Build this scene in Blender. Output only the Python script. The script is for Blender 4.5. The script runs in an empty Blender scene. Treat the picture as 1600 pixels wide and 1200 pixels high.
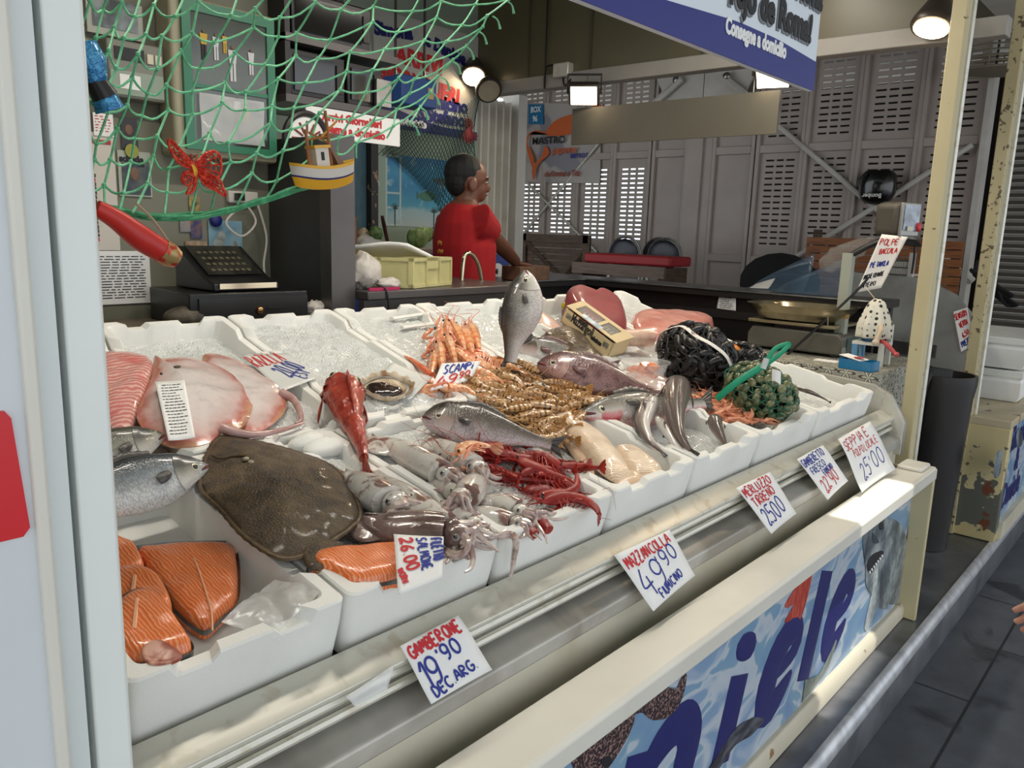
import bpy, math, random
import numpy as np
from mathutils import Vector, Matrix, noise as mnoise
C=bpy.context; col=C.scene.collection
random.seed(7)
sc=C.scene
# ------------------------------------------------------------------ camera
CAM_H=1.5; F=1244.0
MC=np.array([[0.6634714,-0.12166531,0.73824336],[-0.74753986,-0.14928247,0.647224],[0.03146208,-0.98128095,-0.18999432]])
cd=bpy.data.cameras.new('camera'); cam=bpy.data.objects.new('camera',cd); col.objects.link(cam)
cd.sensor_fit='HORIZONTAL'; cd.sensor_width=36; cd.lens=F*36/1600; cd.clip_start=.05; cd.clip_end=200
r_,u_,b_=MC[:,0],-MC[:,1],-MC[:,2]
cam.matrix_world=Matrix(((r_[0],u_[0],b_[0],0),(r_[1],u_[1],b_[1],0),(r_[2],u_[2],b_[2],CAM_H),(0,0,0,1)))
sc.camera=cam
# ------------------------------------------------------------------ light
w=bpy.data.worlds.new('world'); sc.world=w; w.use_nodes=True
bg=w.node_tree.nodes['Background']; bg.inputs[0].default_value=(.90,.95,1,1); bg.inputs[1].default_value=1.15
def lamp(name,kind,loc,energy,color=(1,1,1),target=None,**k):
    l=bpy.data.lights.new(name,kind); l.energy=energy; l.color=color
    for a,v in k.items(): setattr(l,a,v)
    o=bpy.data.objects.new(name,l); col.objects.link(o); o.location=loc
    if target is not None:
        o.rotation_euler=(Vector(target)-Vector(loc)).to_track_quat('-Z','Y').to_euler()
    return o
SUN_DIR=(-.10,.25,-1.0)
lamp('sun','SUN',(0,0,8),3.6,(1,.95,.86),target=(SUN_DIR[0],SUN_DIR[1],7.0),angle=.01)
sc.view_settings.view_transform='Standard'; sc.view_settings.look='None'
sc.view_settings.exposure=0.38; sc.view_settings.gamma=1; sc.view_settings.use_curve_mapping=False
# ------------------------------------------------------------------ pixel rays (1600x1200)
O_=np.array([0,0,CAM_H])
def ray(p): return MC@np.array([p[0]-800.,p[1]-600.,F])
def hitp(p,p0,n):
    r=ray(p); n=np.array(n,float); t=((np.array(p0,float)-O_)@n)/(r@n); return O_+t*r
def ax(p,x): return hitp(p,(x,0,0),(1,0,0))
def ay(p,y): return hitp(p,(0,y,0),(0,1,0))
def az(p,z): return hitp(p,(0,0,z),(0,0,1))
# tilted display bed: front slope .2, rear slope .3
NF=np.array([0,-.2,1])/math.hypot(.2,1); NR=np.array([0,-.3,1])/math.hypot(.3,1)
def bedz(y): return .97+.2*(y-.86) if y<1.36 else 1.07+.3*(y-1.36)
def bedn(y): return NF if y<1.36 else NR
def D(px,py,off=0.0):
    p=(px,py)
    a=hitp(p,np.array([0,.86,.97])+NF*off,NF)
    if a[1]>1.36-.2*off: a=hitp(p,np.array([0,1.36,1.07])+NR*off,NR)
    return a
# ------------------------------------------------------------------ materials
def lin(c):
    r=[]
    for v in c[:3]:
        v=v/255.; r.append(v/12.92 if v<=.04045 else ((v+.055)/1.055)**2.4)
    return (*r,1)
_M={}
class NT:
    def __init__(s,name):
        s.m=bpy.data.materials.new(name); s.m.use_nodes=True; s.t=s.m.node_tree; s.b=s.t.nodes['Principled BSDF']
    def n(s,ty,**k):
        n=s.t.nodes.new(ty)
        for a,v in k.items():
            if a.startswith('i_'): n.inputs[int(a[2:])].default_value=v
            else: setattr(n,a,v)
        return n
    def l(s,a,b): s.t.links.new(a,b)
    def ramp(s,fac,stops,interp='LINEAR'):
        n=s.n('ShaderNodeValToRGB'); n.color_ramp.interpolation=interp
        e=n.color_ramp.elements
        while len(e)<len(stops): e.new(.5)
        for q,(p,c) in zip(e,stops): q.position=p; q.color=c if len(c)==4 and max(c)<=1 else lin(c)
        s.l(fac,n.inputs[0]); return n.outputs[0]
    def noise(s,co,scale,detail=4,dist=0):
        n=s.n('ShaderNodeTexNoise'); n.inputs['Scale'].default_value=scale; n.inputs['Detail'].default_value=detail
        n.inputs['Distortion'].default_value=dist; s.l(co,n.inputs['Vector']); return n.outputs['Fac']
    def mix(s,f,a,b,mode='MIX'):
        n=s.n('ShaderNodeMix',data_type='RGBA',blend_type=mode)
        for v,i in ((f,0),(a,6),(b,7)):
            if hasattr(v,'links'): s.l(v,n.inputs[i])
            elif i==0: n.inputs[0].default_value=v
            else: n.inputs[i].default_value=v
        return n.outputs[2]
    def math(s,op,a,b=0):
        n=s.n('ShaderNodeMath',operation=op)
        for v,i in ((a,0),(b,1)):
            if hasattr(v,'links'): s.l(v,n.inputs[i])
            else: n.inputs[i].default_value=v
        return n.outputs[0]
    def bump(s,h,st,d=.01):
        n=s.n('ShaderNodeBump'); n.inputs['Strength'].default_value=st; n.inputs['Distance'].default_value=d
        s.l(h,n.inputs['Height']); s.l(n.outputs[0],s.b.inputs['Normal'])
    def obj(s): return s.n('ShaderNodeTexCoord').outputs['Object']
    def uv(s): return s.n('ShaderNodeTexCoord').outputs['UV']
    def scale(s,v,sc):
        n=s.n('ShaderNodeMapping'); n.inputs['Scale'].default_value=sc; s.l(v,n.inputs[0]); return n.outputs[0]
    def base(s,c):
        if hasattr(c,'links'): s.l(c,s.b.inputs['Base Color'])
        else: s.b.inputs['Base Color'].default_value=c
    def set(s,rough=.5,metal=0,coat=0,sss=0,trans=0,alpha=1,spec=.5):
        i=s.b.inputs; i['Roughness'].default_value=rough; i['Metallic'].default_value=metal
        i['Coat Weight'].default_value=coat; i['Coat Roughness'].default_value=.12; i['Subsurface Weight'].default_value=sss
        i['Subsurface Radius'].default_value=(.01,.006,.004); i['Subsurface Scale'].default_value=.6
        i['Transmission Weight'].default_value=trans; i['Alpha'].default_value=alpha; i['Specular IOR Level'].default_value=spec
        return s.m
def mat(name,c,rough=.5,metal=0,c2=None,vs=6,lo=.4,hi=.65,bump=0,bs=80,coat=0,sss=0,trans=0,alpha=1,emit=0,stretch=None,spec=.5,det=4):
    if name in _M: return _M[name]
    t=NT(name)
    if c2 is not None or bump:
        co=t.obj()
        if stretch: co=t.scale(co,stretch)
    if c2 is not None:
        t.base(t.ramp(t.noise(co,vs,det,.4),[(lo,c),(hi,c2)]))
    else: t.base(lin(c))
    if bump: t.bump(t.noise(co,bs,3),bump)
    if emit:
        t.b.inputs['Emission Color'].default_value=lin(c); t.b.inputs['Emission Strength'].default_value=emit
    _M[name]=t.set(rough,metal,coat,sss,trans,alpha,spec); return _M[name]
def fishmat(name,stops,nsc=(90,22),scalebump=.35,blotch=None,bsc=6,rough=.28,scaledark=.35,streak=None):
    """uv: u along the fish, v dorsal 0 -> belly 1"""
    if name in _M: return _M[name]
    t=NT(name); uv=t.uv()
    sx=t.n('ShaderNodeSeparateXYZ'); t.l(uv,sx.inputs[0])
    nz=t.noise(t.obj(),40,3)
    v=t.math('ADD',sx.outputs[1],t.math('MULTIPLY',t.math('SUBTRACT',nz,.5),.16))
    c=t.ramp(v,stops)
    vo=t.n('ShaderNodeTexVoronoi'); vo.inputs['Scale'].default_value=1; t.l(t.scale(uv,(nsc[0],nsc[1],1)),vo.inputs['Vector'])
    if scaledark: c=t.mix(t.math('MULTIPLY',t.ramp(vo.outputs['Distance'],[(.25,(0,0,0,1)),(.75,(1,1,1,1))]),scaledark),c,(.02,.02,.02,1))
    if blotch: c=t.mix(t.ramp(t.noise(t.obj(),bsc*6,4,.5),[(.48,(0,0,0,1)),(.66,(1,1,1,1))]),c,lin(blotch))
    t.base(c); t.bump(vo.outputs['Distance'],scalebump,.002)
    _M[name]=t.set(rough,0,.5,.0); return _M[name]
# ------------------------------------------------------------------ mesh building
def nv(v): v=np.array(v,float); return v/(np.linalg.norm(v)+1e-12)
def cat_rom(pts,n,closed=False):
    P=[np.array(p,float) for p in pts]; m=len(P); out=[]
    tot=m if closed else m-1
    for k in range(n):
        s=k/n*tot if closed else k/(n-1)*tot
        i=min(int(s),tot-1); f=s-i
        g=(lambda j:P[j%m]) if closed else (lambda j:P[min(max(j,0),m-1)])
        a,b,c,d=g(i-1),g(i),g(i+1),g(i+2)
        out.append(.5*((2*b)+(c-a)*f+(2*a-5*b+4*c-d)*f*f+(3*b-a-3*c+d)*f**3))
    return out
class MB:
    def __init__(s): s.v=[]; s.f=[]; s.m=[]; s.uv={}; s.cur=0
    def add(s,vs,fs):
        o=len(s.v); s.v+= [tuple(float(q) for q in p) for p in vs]
        for f in fs: s.f.append(tuple(o+i for i in f)); s.m.append(s.cur)
        return o
    def box(s,c,d,R=None):
        x,y,z=[q/2 for q in d]; P=[(-x,-y,-z),(x,-y,-z),(x,y,-z),(-x,y,-z),(-x,-y,z),(x,-y,z),(x,y,z),(-x,y,z)]
        P=[np.array(p) for p in P]
        if R is not None: P=[np.array(R)@p for p in P]
        s.add([p+np.array(c) for p in P],[(3,2,1,0),(4,5,6,7),(0,1,5,4),(1,2,6,5),(2,3,7,6),(3,0,4,7)]); return s
    def bx(s,x0,x1,y0,y1,z0,z1): return s.box(((x0+x1)/2,(y0+y1)/2,(z0+z1)/2),(abs(x1-x0),abs(y1-y0),abs(z1-z0)))
    def loft(s,rings,cap0=True,cap1=True,closed=True,uvs=None):
        n=len(rings[0]); vs=[p for r in rings for p in r]; fs=[]
        for k in range(len(rings)-1):
            for i in range(n if closed else n-1):
                j=(i+1)%n; fs.append((k*n+i,k*n+j,(k+1)*n+j,(k+1)*n+i))
        if closed and cap0: fs.append(tuple(range(n))[::-1])
        if closed and cap1: fs.append(tuple((len(rings)-1)*n+i for i in range(n)))
        o=s.add(vs,fs)
        if uvs is not None:
            for i,q in enumerate(uvs): s.uv[o+i]=q
        return s
    def tube(s,pts,r,n=8,cap=True,flat=None,up=(0,0,1)):
        P=[np.array(p,float) for p in pts]; m=len(P)
        R=[r]*m if not hasattr(r,'__len__') else list(r)
        if len(R)!=m: R=list(np.interp(np.linspace(0,1,m),np.linspace(0,1,len(R)),R))
        rings=[]; N=None
        for k in range(m):
            T=nv(P[min(k+1,m-1)]-P[max(k-1,0)])
            if N is None:
                N=np.array(up,float); N=N-T*(N@T)
                if np.linalg.norm(N)<1e-3: N=np.array([1,0,0.])-T*T[0]
            else: N=N-T*(N@T)
            N=nv(N); B=np.cross(T,N); fl=flat if flat else 1
            rings.append([P[k]+R[k]*(math.cos(a)*B+math.sin(a)*N*fl) for a in [2*math.pi*i/n for i in range(n)]])
        return s.loft(rings,cap,cap)
    def ell(s,c,r,R=None,n=14,m=9):
        rings=[]
        for k in range(m+1):
            ph=math.pi*k/m; q=max(math.sin(ph),.02); z=-math.cos(ph)
            rings.append([np.array([r[0]*q*math.cos(a),r[1]*q*math.sin(a),r[2]*z]) for a in [2*math.pi*i/n for i in range(n)]])
        if R is not None: rings=[[np.array(R)@p for p in g] for g in rings]
        return s.loft([[p+np.array(c) for p in g] for g in rings])
    def lathe(s,prof,c=(0,0,0),n=24,cap0=True,cap1=True):
        return s.loft([[np.array(c)+np.array([r*math.cos(a),r*math.sin(a),z]) for a in [2*math.pi*i/n for i in range(n)]] for r,z in prof],cap0,cap1)
    def prism(s,poly,axis,a,b):
        """poly in the two other axes, extruded along axis from a to b"""
        def p3(q,t):
            return {'x':(t,q[0],q[1]),'y':(q[0],t,q[1]),'z':(q[0],q[1],t)}[axis]
        n=len(poly); vs=[p3(q,a) for q in poly]+[p3(q,b) for q in poly]
        fs=[(i,(i+1)%n,n+(i+1)%n,n+i) for i in range(n)]+[tuple(range(n))[::-1],tuple(range(n,2*n))]
        s.add(vs,fs); return s
    def grid(s,fn,nu,nw,thick=None):
        o=len(s.v); P=[[np.array(fn(i/nu,j/nw),float) for j in range(nw+1)] for i in range(nu+1)]
        vs=[p for r in P for p in r]; fs=[(i*(nw+1)+j,(i+1)*(nw+1)+j,(i+1)*(nw+1)+j+1,i*(nw+1)+j+1) for i in range(nu) for j in range(nw)]
        o=s.add(vs,fs)
        for i in range(nu+1):
            for j in range(nw+1): s.uv[o+i*(nw+1)+j]=(i/nu,j/nw)
        return s
    def build(s,name,m,parent=None,loc=None,smooth=True,angle=40,mod=None):
        me=bpy.data.meshes.new(name); off=np.zeros(3)
        if parent is not None: off=np.array(parent.matrix_world.translation) if parent.get('_w') is None else np.array(parent['_w'])
        elif loc is not None: off=np.array(loc,float)
        elif s.v:
            A=np.array(s.v); off=np.array([(A[:,0].min()+A[:,0].max())/2,(A[:,1].min()+A[:,1].max())/2,A[:,2].min()])
        me.from_pydata([tuple(np.array(v)-off) for v in s.v],[],s.f)
        for q in (m if isinstance(m,(list,tuple)) else [m]): me.materials.append(q)
        if max(s.m,default=0)>0: me.polygons.foreach_set('material_index',s.m)
        if s.uv:
            ul=me.uv_layers.new(name='UVMap')
            for l in me.loops: ul.data[l.index].uv=s.uv.get(l.vertex_index,(0,0))
        if smooth:
            me.polygons.foreach_set('use_smooth',[True]*len(me.polygons))
            try: me.set_sharp_from_angle(angle=math.radians(angle))
            except Exception: pass
        me.update()
        o=bpy.data.objects.new(name,me); col.objects.link(o)
        if parent is not None: o.parent=parent; o['_w']=list(off)
        else: o.location=off; o['_w']=list(off)
        if mod:
            for k,(ty,kw) in enumerate(mod):
                d=o.modifiers.new(ty.lower(),ty)
                for a,v in kw.items(): setattr(d,a,v)
        return o
def tag(o,label=None,cat=None,group=None,kind=None):
    if label: o['label']=label
    if cat: o['category']=cat
    if group: o['group']=group
    if kind: o['kind']=kind
    return o
def empty(name,loc,label,cat,group=None):
    o=bpy.data.objects.new(name,None); col.objects.link(o); o.location=[float(q) for q in loc]; o['_w']=[float(q) for q in loc]
    o.empty_display_size=.05
    return tag(o,label,cat,group)
def kids(o): return [c for c in bpy.data.objects if c.parent==o]
def copytree(o,mw,label=None,group=None,ch=None):
    c=o.copy(); col.objects.link(c); c.matrix_world=mw
    if label: c['label']=label
    if group: c['group']=group
    for k in (ch if ch is not None else kids(o)):
        d=k.copy(); col.objects.link(d); d.parent=c
    return c
def frame(o,x,up,s=1.0):
    x=nv(x); z=np.array(up,float); z=nv(z-x*(z@x)); y=np.cross(z,x)
    return Matrix([[x[i]*s,y[i]*s,z[i]*s,float(o[i])] for i in range(3)]+[[0,0,0,1]])
def bev(w=.003,seg=2): return [('BEVEL',dict(width=w,segments=seg,limit_method='ANGLE',angle_limit=math.radians(40)))]
def struct(o): o['kind']='structure'; return o
# flat printed lettering from the built-in typeface
def text(s,size,m,parent,o,xdir,zdir,name='lettering',off=.0,shear=0,ext=.0006,align='LEFT',sx=1,space=1):
    cu=bpy.data.curves.new('t','FONT'); cu.body=s; cu.size=size; cu.offset=off; cu.shear=shear; cu.extrude=ext; cu.align_x=align
    cu.space_character=space; cu.resolution_u=3
    tmp=bpy.data.objects.new('t',cu); col.objects.link(tmp)
    me=bpy.data.meshes.new_from_object(tmp); bpy.data.objects.remove(tmp); bpy.data.curves.remove(cu)
    x=nv(xdir); z=np.array(zdir,float); z=nv(z-x*(z@x)); y=np.cross(x,z)
    pw=np.array(parent['_w']) if parent is not None else np.zeros(3)
    o=np.array(o,float)-pw
    me.transform(Matrix([[x[i]*sx,z[i],y[i],float(o[i])] for i in range(3)]+[[0,0,0,1]]))
    me.materials.clear(); me.materials.append(m); me.name=name
    ob=bpy.data.objects.new(name,me); col.objects.link(ob)
    ob['_w']=list(pw)
    if parent is not None: ob.parent=parent
    return ob
# hand-drawn lettering: strokes on a 1x1 cell
def _arc(cx,cy,rx,ry,a0,a1,n=9): return [(cx+rx*math.cos(math.radians(a0+(a1-a0)*i/(n-1))),cy+ry*math.sin(math.radians(a0+(a1-a0)*i/(n-1)))) for i in range(n)]
GL={'A':[[(0,0),(.4,1),(.75,0)],[(.12,.38),(.65,.38)]],'B':[[(0,0),(0,1)],[(0,1),(.5,.92),(.5,.6),(0,.52),(.6,.42),(.6,.08),(0,0)]],'C':[_arc(.45,.5,.42,.5,50,310)],
'D':[[(0,0),(0,1),(.45,.9),(.65,.5),(.45,.1),(0,0)]],'E':[[(.6,1),(0,1),(0,0),(.6,0)],[(0,.5),(.5,.5)]],'F':[[(.6,1),(0,1),(0,0)],[(0,.5),(.5,.5)]],
'G':[_arc(.45,.5,.42,.5,50,330)+[(.8,.45),(.45,.45)]],'H':[[(0,0),(0,1)],[(.65,0),(.65,1)],[(0,.5),(.65,.5)]],'I':[[(.2,0),(.2,1)]],'L':[[(0,1),(0,0),(.6,0)]],
'M':[[(0,0),(.1,1),(.4,.35),(.7,1),(.8,0)]],'N':[[(0,0),(0,1),(.6,0),(.6,1)]],'O':[_arc(.4,.5,.38,.5,90,450,13)],'P':[[(0,0),(0,1),(.5,.92),(.55,.65),(0,.5)]],
'R':[[(0,0),(0,1),(.5,.92),(.5,.6),(0,.5),(.6,0)]],'S':[[(.6,.9),(.3,1),(.05,.8),(.2,.55),(.5,.45),(.6,.2),(.3,0),(0,.12)]],'T':[[(0,1),(.75,1)],[(.38,1),(.38,0)]],
'U':[[(0,1),(.02,.2),(.3,0),(.6,.2),(.62,1)]],'V':[[(0,1),(.35,0),(.7,1)]],'Z':[[(0,1),(.65,1),(0,0),(.65,0)],[(.1,.5),(.55,.5)]],'Y':[[(0,1),(.3,.5),(.6,1)],[(.3,.5),(.3,0)]],
'0':[_arc(.35,.5,.33,.5,90,450,13)],'1':[[(.05,.7),(.3,1),(.3,0)]],'2':[[(.02,.8),(.25,1),(.55,.85),(.45,.5),(0,.12),(.2,.02),(.45,.14),(.7,0)]],'4':[[(.35,1),(0,.35),(.7,.35)],[(.5,.65),(.5,-.1)]],
'5':[[(.65,1),(.1,1),(.08,.58),(.45,.6),(.62,.3),(.4,0),(0,.08)]],'6':[[(.55,1),(.15,.6),(.05,.2),(.35,0),(.6,.2),(.4,.45),(.08,.3)]],'9':[_arc(.33,.7,.3,.3,0,360,11)+[(.63,.7),(.5,.1),(.2,-.05)]],
',':[[(.1,.15),(.05,-.15)]],"'":[[(.1,1),(.05,.75)]],'.':[[(.08,0),(.14,.04)]],' ':[],'i':[[(.1,0),(.1,.6)],[(.1,.8),(.12,.85)]],'l':[[(.1,0),(.1,1)]],'a':[_arc(.28,.28,.26,.28,20,340,10)+[(.55,0)]],'e':[[(.05,.3),(.5,.35),(.4,.6),(.1,.5),(.05,.15),(.3,0),(.55,.1)]]}
def hand(mb,s,fn,u0,v0,w,h,du=(1,0),wid=.0011,lift=.0012,jit=.05):
    """write s starting at (u0,v0) in sheet metres; fn(u,v)->(point,normal); du = unit writing direction"""
    du=np.array(du,float); dv=np.array([-du[1],du[0]]); x=0
    for ch in s:
        g=GL.get(ch,GL.get(ch.upper(),[])); wd=.45 if ch in "I,'. il1" else .95
        jx,jy=random.uniform(-jit,jit),random.uniform(-jit,jit)
        for st in g:
            q=cat_rom(st,max(6,len(st)*3)) if len(st)>2 else [np.array(st[0])*(1-k/4)+np.array(st[1])*k/4 for k in range(5)]
            P=[]
            for a,b in q:
                c=np.array([u0,v0])+du*(x+(a+jx)*w)+dv*((b+jy)*h); P.append(fn(c[0],c[1]))
            L=[];R=[]
            for k in range(len(P)):
                T=nv(P[min(k+1,len(P)-1)][0]-P[max(k-1,0)][0]); n=P[k][1]; B=np.cross(n,T)
                L.append(P[k][0]+n*lift+B*wid); R.append(P[k][0]+n*lift-B*wid)
            m=len(P); mb.add(L+R,[(k,k+1,m+k+1,m+k) for k in range(m-1)])
        x+=wd*w
# ================================================================== SETTING
def brickmat(name,c1,c2,mort,bw,bh,ms=.006,rough=.5,noise=True,off=.5,stain=None):
    t=NT(name); co=t.obj(); b=t.n('ShaderNodeTexBrick'); b.offset=off
    b.inputs['Scale'].default_value=1; b.inputs['Brick Width'].default_value=bw; b.inputs['Row Height'].default_value=bh
    b.inputs['Mortar Size'].default_value=ms; b.inputs['Color1'].default_value=lin(c1); b.inputs['Color2'].default_value=lin(c2); b.inputs['Mortar'].default_value=lin(mort)
    t.l(co,b.inputs['Vector']); c=b.outputs['Color']
    n=t.noise(co,9,6); c=t.mix(.35,c,t.ramp(n,[(.3,(60,60,60)),(.7,(200,200,200))]),'OVERLAY')
    if stain: c=t.mix(t.ramp(t.noise(co,3.2,5,.6),[(.62,(0,0,0,1)),(.70,(1,1,1,1))]),c,lin(stain))
    t.base(c); t.bump(t.noise(co,60,4),.15); return t.set(rough)
m_pave=brickmat('slate_paving',(84,88,96),(95,98,104),(40,42,46),.95,.42,.005,.45,stain=(44,46,52))
m_tile=brickmat('platform_tiles',(112,104,92),(98,93,84),(55,50,45),.4,.3,.006,.6)
m_cream=mat('cream_paint',(212,206,186),.42,c2=(196,188,165),vs=5,lo=.45,hi=.75,bump=.03)
m_creamw=mat('white_enamel',(226,223,212),.35,c2=(212,208,196),vs=3,lo=.4,hi=.8)
m_post=None
def chipped(name,paint,rust,amt=.6,scale=22,stretch=None):
    t=NT(name); co=t.obj()
    if stretch: co=t.scale(co,stretch)
    f=t.ramp(t.noise(co,scale,8,.3),[(amt,(0,0,0,1)),(amt+.03,(1,1,1,1))])
    c=t.mix(t.noise(co,3,4),lin(paint),lin(tuple(int(q*.86) for q in paint)))
    t.base(t.mix(f,c,lin(rust))); t.bump(f,.25,.002); return t.set(.45)
m_post=chipped('chipped_cream_paint',(214,202,160),(92,72,50),.69,30)
m_post2=chipped('rusted_cream_paint',(200,188,146),(96,84,64),.60,46)
t=NT('half_stripped_paint'); co=t.obj(); sz=t.n('ShaderNodeSeparateXYZ'); t.l(co,sz.inputs[0])
f=t.math('ADD',t.math('MULTIPLY',sz.outputs[2],1.5),t.math('MULTIPLY',t.math('SUBTRACT',t.noise(co,24,8,.3),.5),1.1)); fb=t.math('ADD',t.math('MULTIPLY',sz.outputs[2],-4.0),t.math('MULTIPLY',t.noise(co,26,6),.55))
c=t.ramp(f,[(.44,(96,97,88)),(.47,(206,192,146))]); c=t.mix(t.ramp(fb,[(.06,(0,0,0,1)),(.08,(1,1,1,1))]),c,lin((196,180,132))); t.base(t.mix(t.ramp(t.noise(co,9,6),[(.64,(0,0,0,1)),(.67,(1,1,1,1))]),c,lin((112,62,36)))); t.bump(f,.1,.003); m_strip=t.set(.5)
m_rust=chipped('rusty_panel_paint',(205,192,160),(120,66,38),.60,10)
m_steel=mat('brushed_steel',(168,168,166),.30,.9,c2=(120,120,118),vs=7,lo=.35,hi=.7,bump=.06,bs=30)
m_steeld=mat('worn_steel',(186,184,178),.36,.3,c2=(150,146,138),vs=5,lo=.4,hi=.62,bump=.1,bs=20)
m_alu=mat('aluminium',(212,210,198),.36,.4,c2=(194,188,170),vs=30,lo=.55,hi=.7)
m_kerb=mat('kerb_steel',(134,136,142),.32,.55,c2=(98,100,106),vs=6,lo=.35,hi=.7,bump=.08,bs=25)
m_wall=mat('pale_green_wall',(150,166,150),.6,c2=(138,152,138),vs=2)
m_wallg=mat('grey_wall',(128,124,110),.6,c2=(112,108,96),vs=2)
m_olive=mat('olive_fascia',(98,92,66),.38,c2=(86,81,58),vs=1.5)
m_ceil=mat('stall_ceiling',(120,115,94),.6)
m_white=mat('white_paint',(206,202,194),.45,c2=(192,187,178),vs=3)
m_louv=mat('louvre_paint',(178,166,157),.5,c2=(166,155,146),vs=2)
m_dark=mat('dark_metal',(52,50,50),.4,.3)
m_grey=mat('grey_sheet',(98,94,92),.35,.5,c2=(86,82,82),vs=3)
m_black=mat('black_plastic',(20,20,22),.35)
m_paper=mat('white_paper',(238,238,236),.7,bump=.05,bs=12)
m_red=mat('red_ink',(196,32,40),.6); m_blue=mat('blue_ink',(24,44,140),.6); m_ink=mat('black_ink',(30,30,34),.6)
m_navy=mat('navy_print',(34,36,104),.4)
m_glass=mat('clear_glass',(235,242,242),.03,trans=1,spec=.5)

struct(MB().bx(-3,12,-5,.62,-.1,0).build('floor',m_pave,loc=(0,0,0)))
# steel kerb with a bevelled nose
struct(MB().prism([(.589,.132),(.590,.146),(.606,.168),(.618,.1695),(.618,.1655),(.611,.165),(.594,.140),(.592,.132)],'x',-1.5,11).build('trim_12',mat('polished_kerb_nose',(206,208,212),.3,.45,c2=(172,174,180),vs=14),loc=(0,.6,0),angle=60))
k=MB().prism([(.592,0),(.592,.135),(.612,.165),(1.0,.165),(1.0,0)],'x',-1.5,11)
struct(k.build('trim_1',m_kerb,loc=(0,.6,0),mod=bev(.004)))
struct(MB().bx(-1.5,11,.80,7,.0,.168).build('floor_platform',m_tile,loc=(0,0,.168)))
# stall back wall, left wall, partition, ceiling
struct(MB().bx(1.66,3.42,3.32,3.38,.16,3.1).build('wall_back',m_wall,loc=(0,0,0)))
struct(MB().bx(-.6,1.6,2.56,2.62,.16,3.1).build('wall_left',mat('grey_green_wall',(120,120,104),.6,c2=(108,108,94),vs=2),loc=(0,0,0)))
struct(MB().bx(-.66,-.6,.7,2.62,.16,3.1).build('wall_side',m_wallg,loc=(0,0,0)))
struct(MB().bx(1.585,1.625,2.22,3.36,.16,1.78).build('wall_partition',mat('dark_partition',(62,62,62),.4,c2=(50,50,50),vs=3),loc=(0,0,0)))
struct(MB().bx(1.56,1.655,2.16,2.22,.16,1.78).build('trim_2',m_grey,loc=(0,0,0)))
struct(MB().bx(2.42,2.62,3.30,3.32,.9,1.98).build('trim_10',brickmat('peeling_blue_boards',(96,150,172),(120,166,182),(70,104,118),.9,.06,.004,.6,stain=(214,222,220)),loc=(2.42,3.3,.9)))
struct(MB().bx(2.60,2.645,3.26,3.32,.9,2.05).build('trim_11',chipped('chipped_door_jamb',(40,36,34),(150,120,90),.62,20),loc=(2.6,3.3,.9)))
struct(MB().bx(-.66,3.45,.86,3.38,2.95,3.05).build('ceiling',m_ceil,loc=(0,0,0)))
# olive fascia board over the right-hand end with its seams, white trim under it
f=MB().bx(3.40,3.44,.84,3.36,2.30,3.02); struct(f.build('wall_fascia',m_olive,loc=(3.4,0,0)))
for y in (2.93,2.52,1.9): struct(MB().bx(3.392,3.40,y,y+.012,2.30,3.0).build('trim_3',mat('seam_strip',(76,72,54),.4),loc=(3.39,y,2.3)))
struct(MB().bx(3.385,3.46,.70,3.36,2.232,2.30).build('trim_4',mat('grey_white_trim',(160,156,148),.45,c2=(150,146,138),vs=3),loc=(3.4,.8,2.23),mod=bev(.004)))
struct(MB().bx(.2,3.45,.84,.88,2.50,3.02).build('trim_5',m_olive,loc=(0,.84,2.5)))
# corrugated white corner between kitchen and market hall
cm=MB(); n=24
pts=[(3.42+.36*i/(n-1),3.36+(.045 if i%4 in (2,3) else 0)) for i in range(n)]
cm.prism(pts+[(3.78,3.46),(3.42,3.46)],'z',.16,2.25); struct(cm.build('trim_6',mat('corrugated_white',(206,202,190),.45,c2=(186,180,166),vs=4),loc=(3.5,3.4,.16),angle=20))
struct(MB().bx(3.78,3.86,3.33,3.46,.16,2.3).build('trim_7',m_white,loc=(3.8,3.4,.16)))
# ---------------- market hall beyond: tall louvred shutter wall along x = 7
def at7(px,row=290): return ax((px,row),7)[1]
Z0L,ZMID,Z1L=.2,2.28,3.12
seams=[810,852,903,959,1017]
def slotted(y0,y1,z0,z1,zs,nslot=3,mat_=None,name='slotted_sheet',par=None):
    """a sheet from y0 (far) to y1 with real slots at the heights zs"""
    m=MB(); x0,x1=7.0,7.012; wd=abs(y1-y0); ya,yb=min(y0,y1),max(y0,y1); mg=.20*wd; br=.022; sh=.016
    zz=sorted([z for z in zs if z0+.03<z<z1-.03]); prev=z0
    for z in zz:
        m.bx(x0,x1,ya,yb,prev,z-sh/2)
        m.bx(x0,x1,ya,ya+mg,z-sh/2,z+sh/2); m.bx(x0,x1,yb-mg,yb,z-sh/2,z+sh/2)
        L=(wd-2*mg)/nslot
        for k in range(1,nslot): m.bx(x0,x1,ya+mg+k*L-br/2,ya+mg+k*L+br/2,z-sh/2,z+sh/2)
        prev=z+sh/2
    m.bx(x0,x1,ya,yb,prev,z1)
    return m.build(name,mat_ or m_louv,par,smooth=False)
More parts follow.
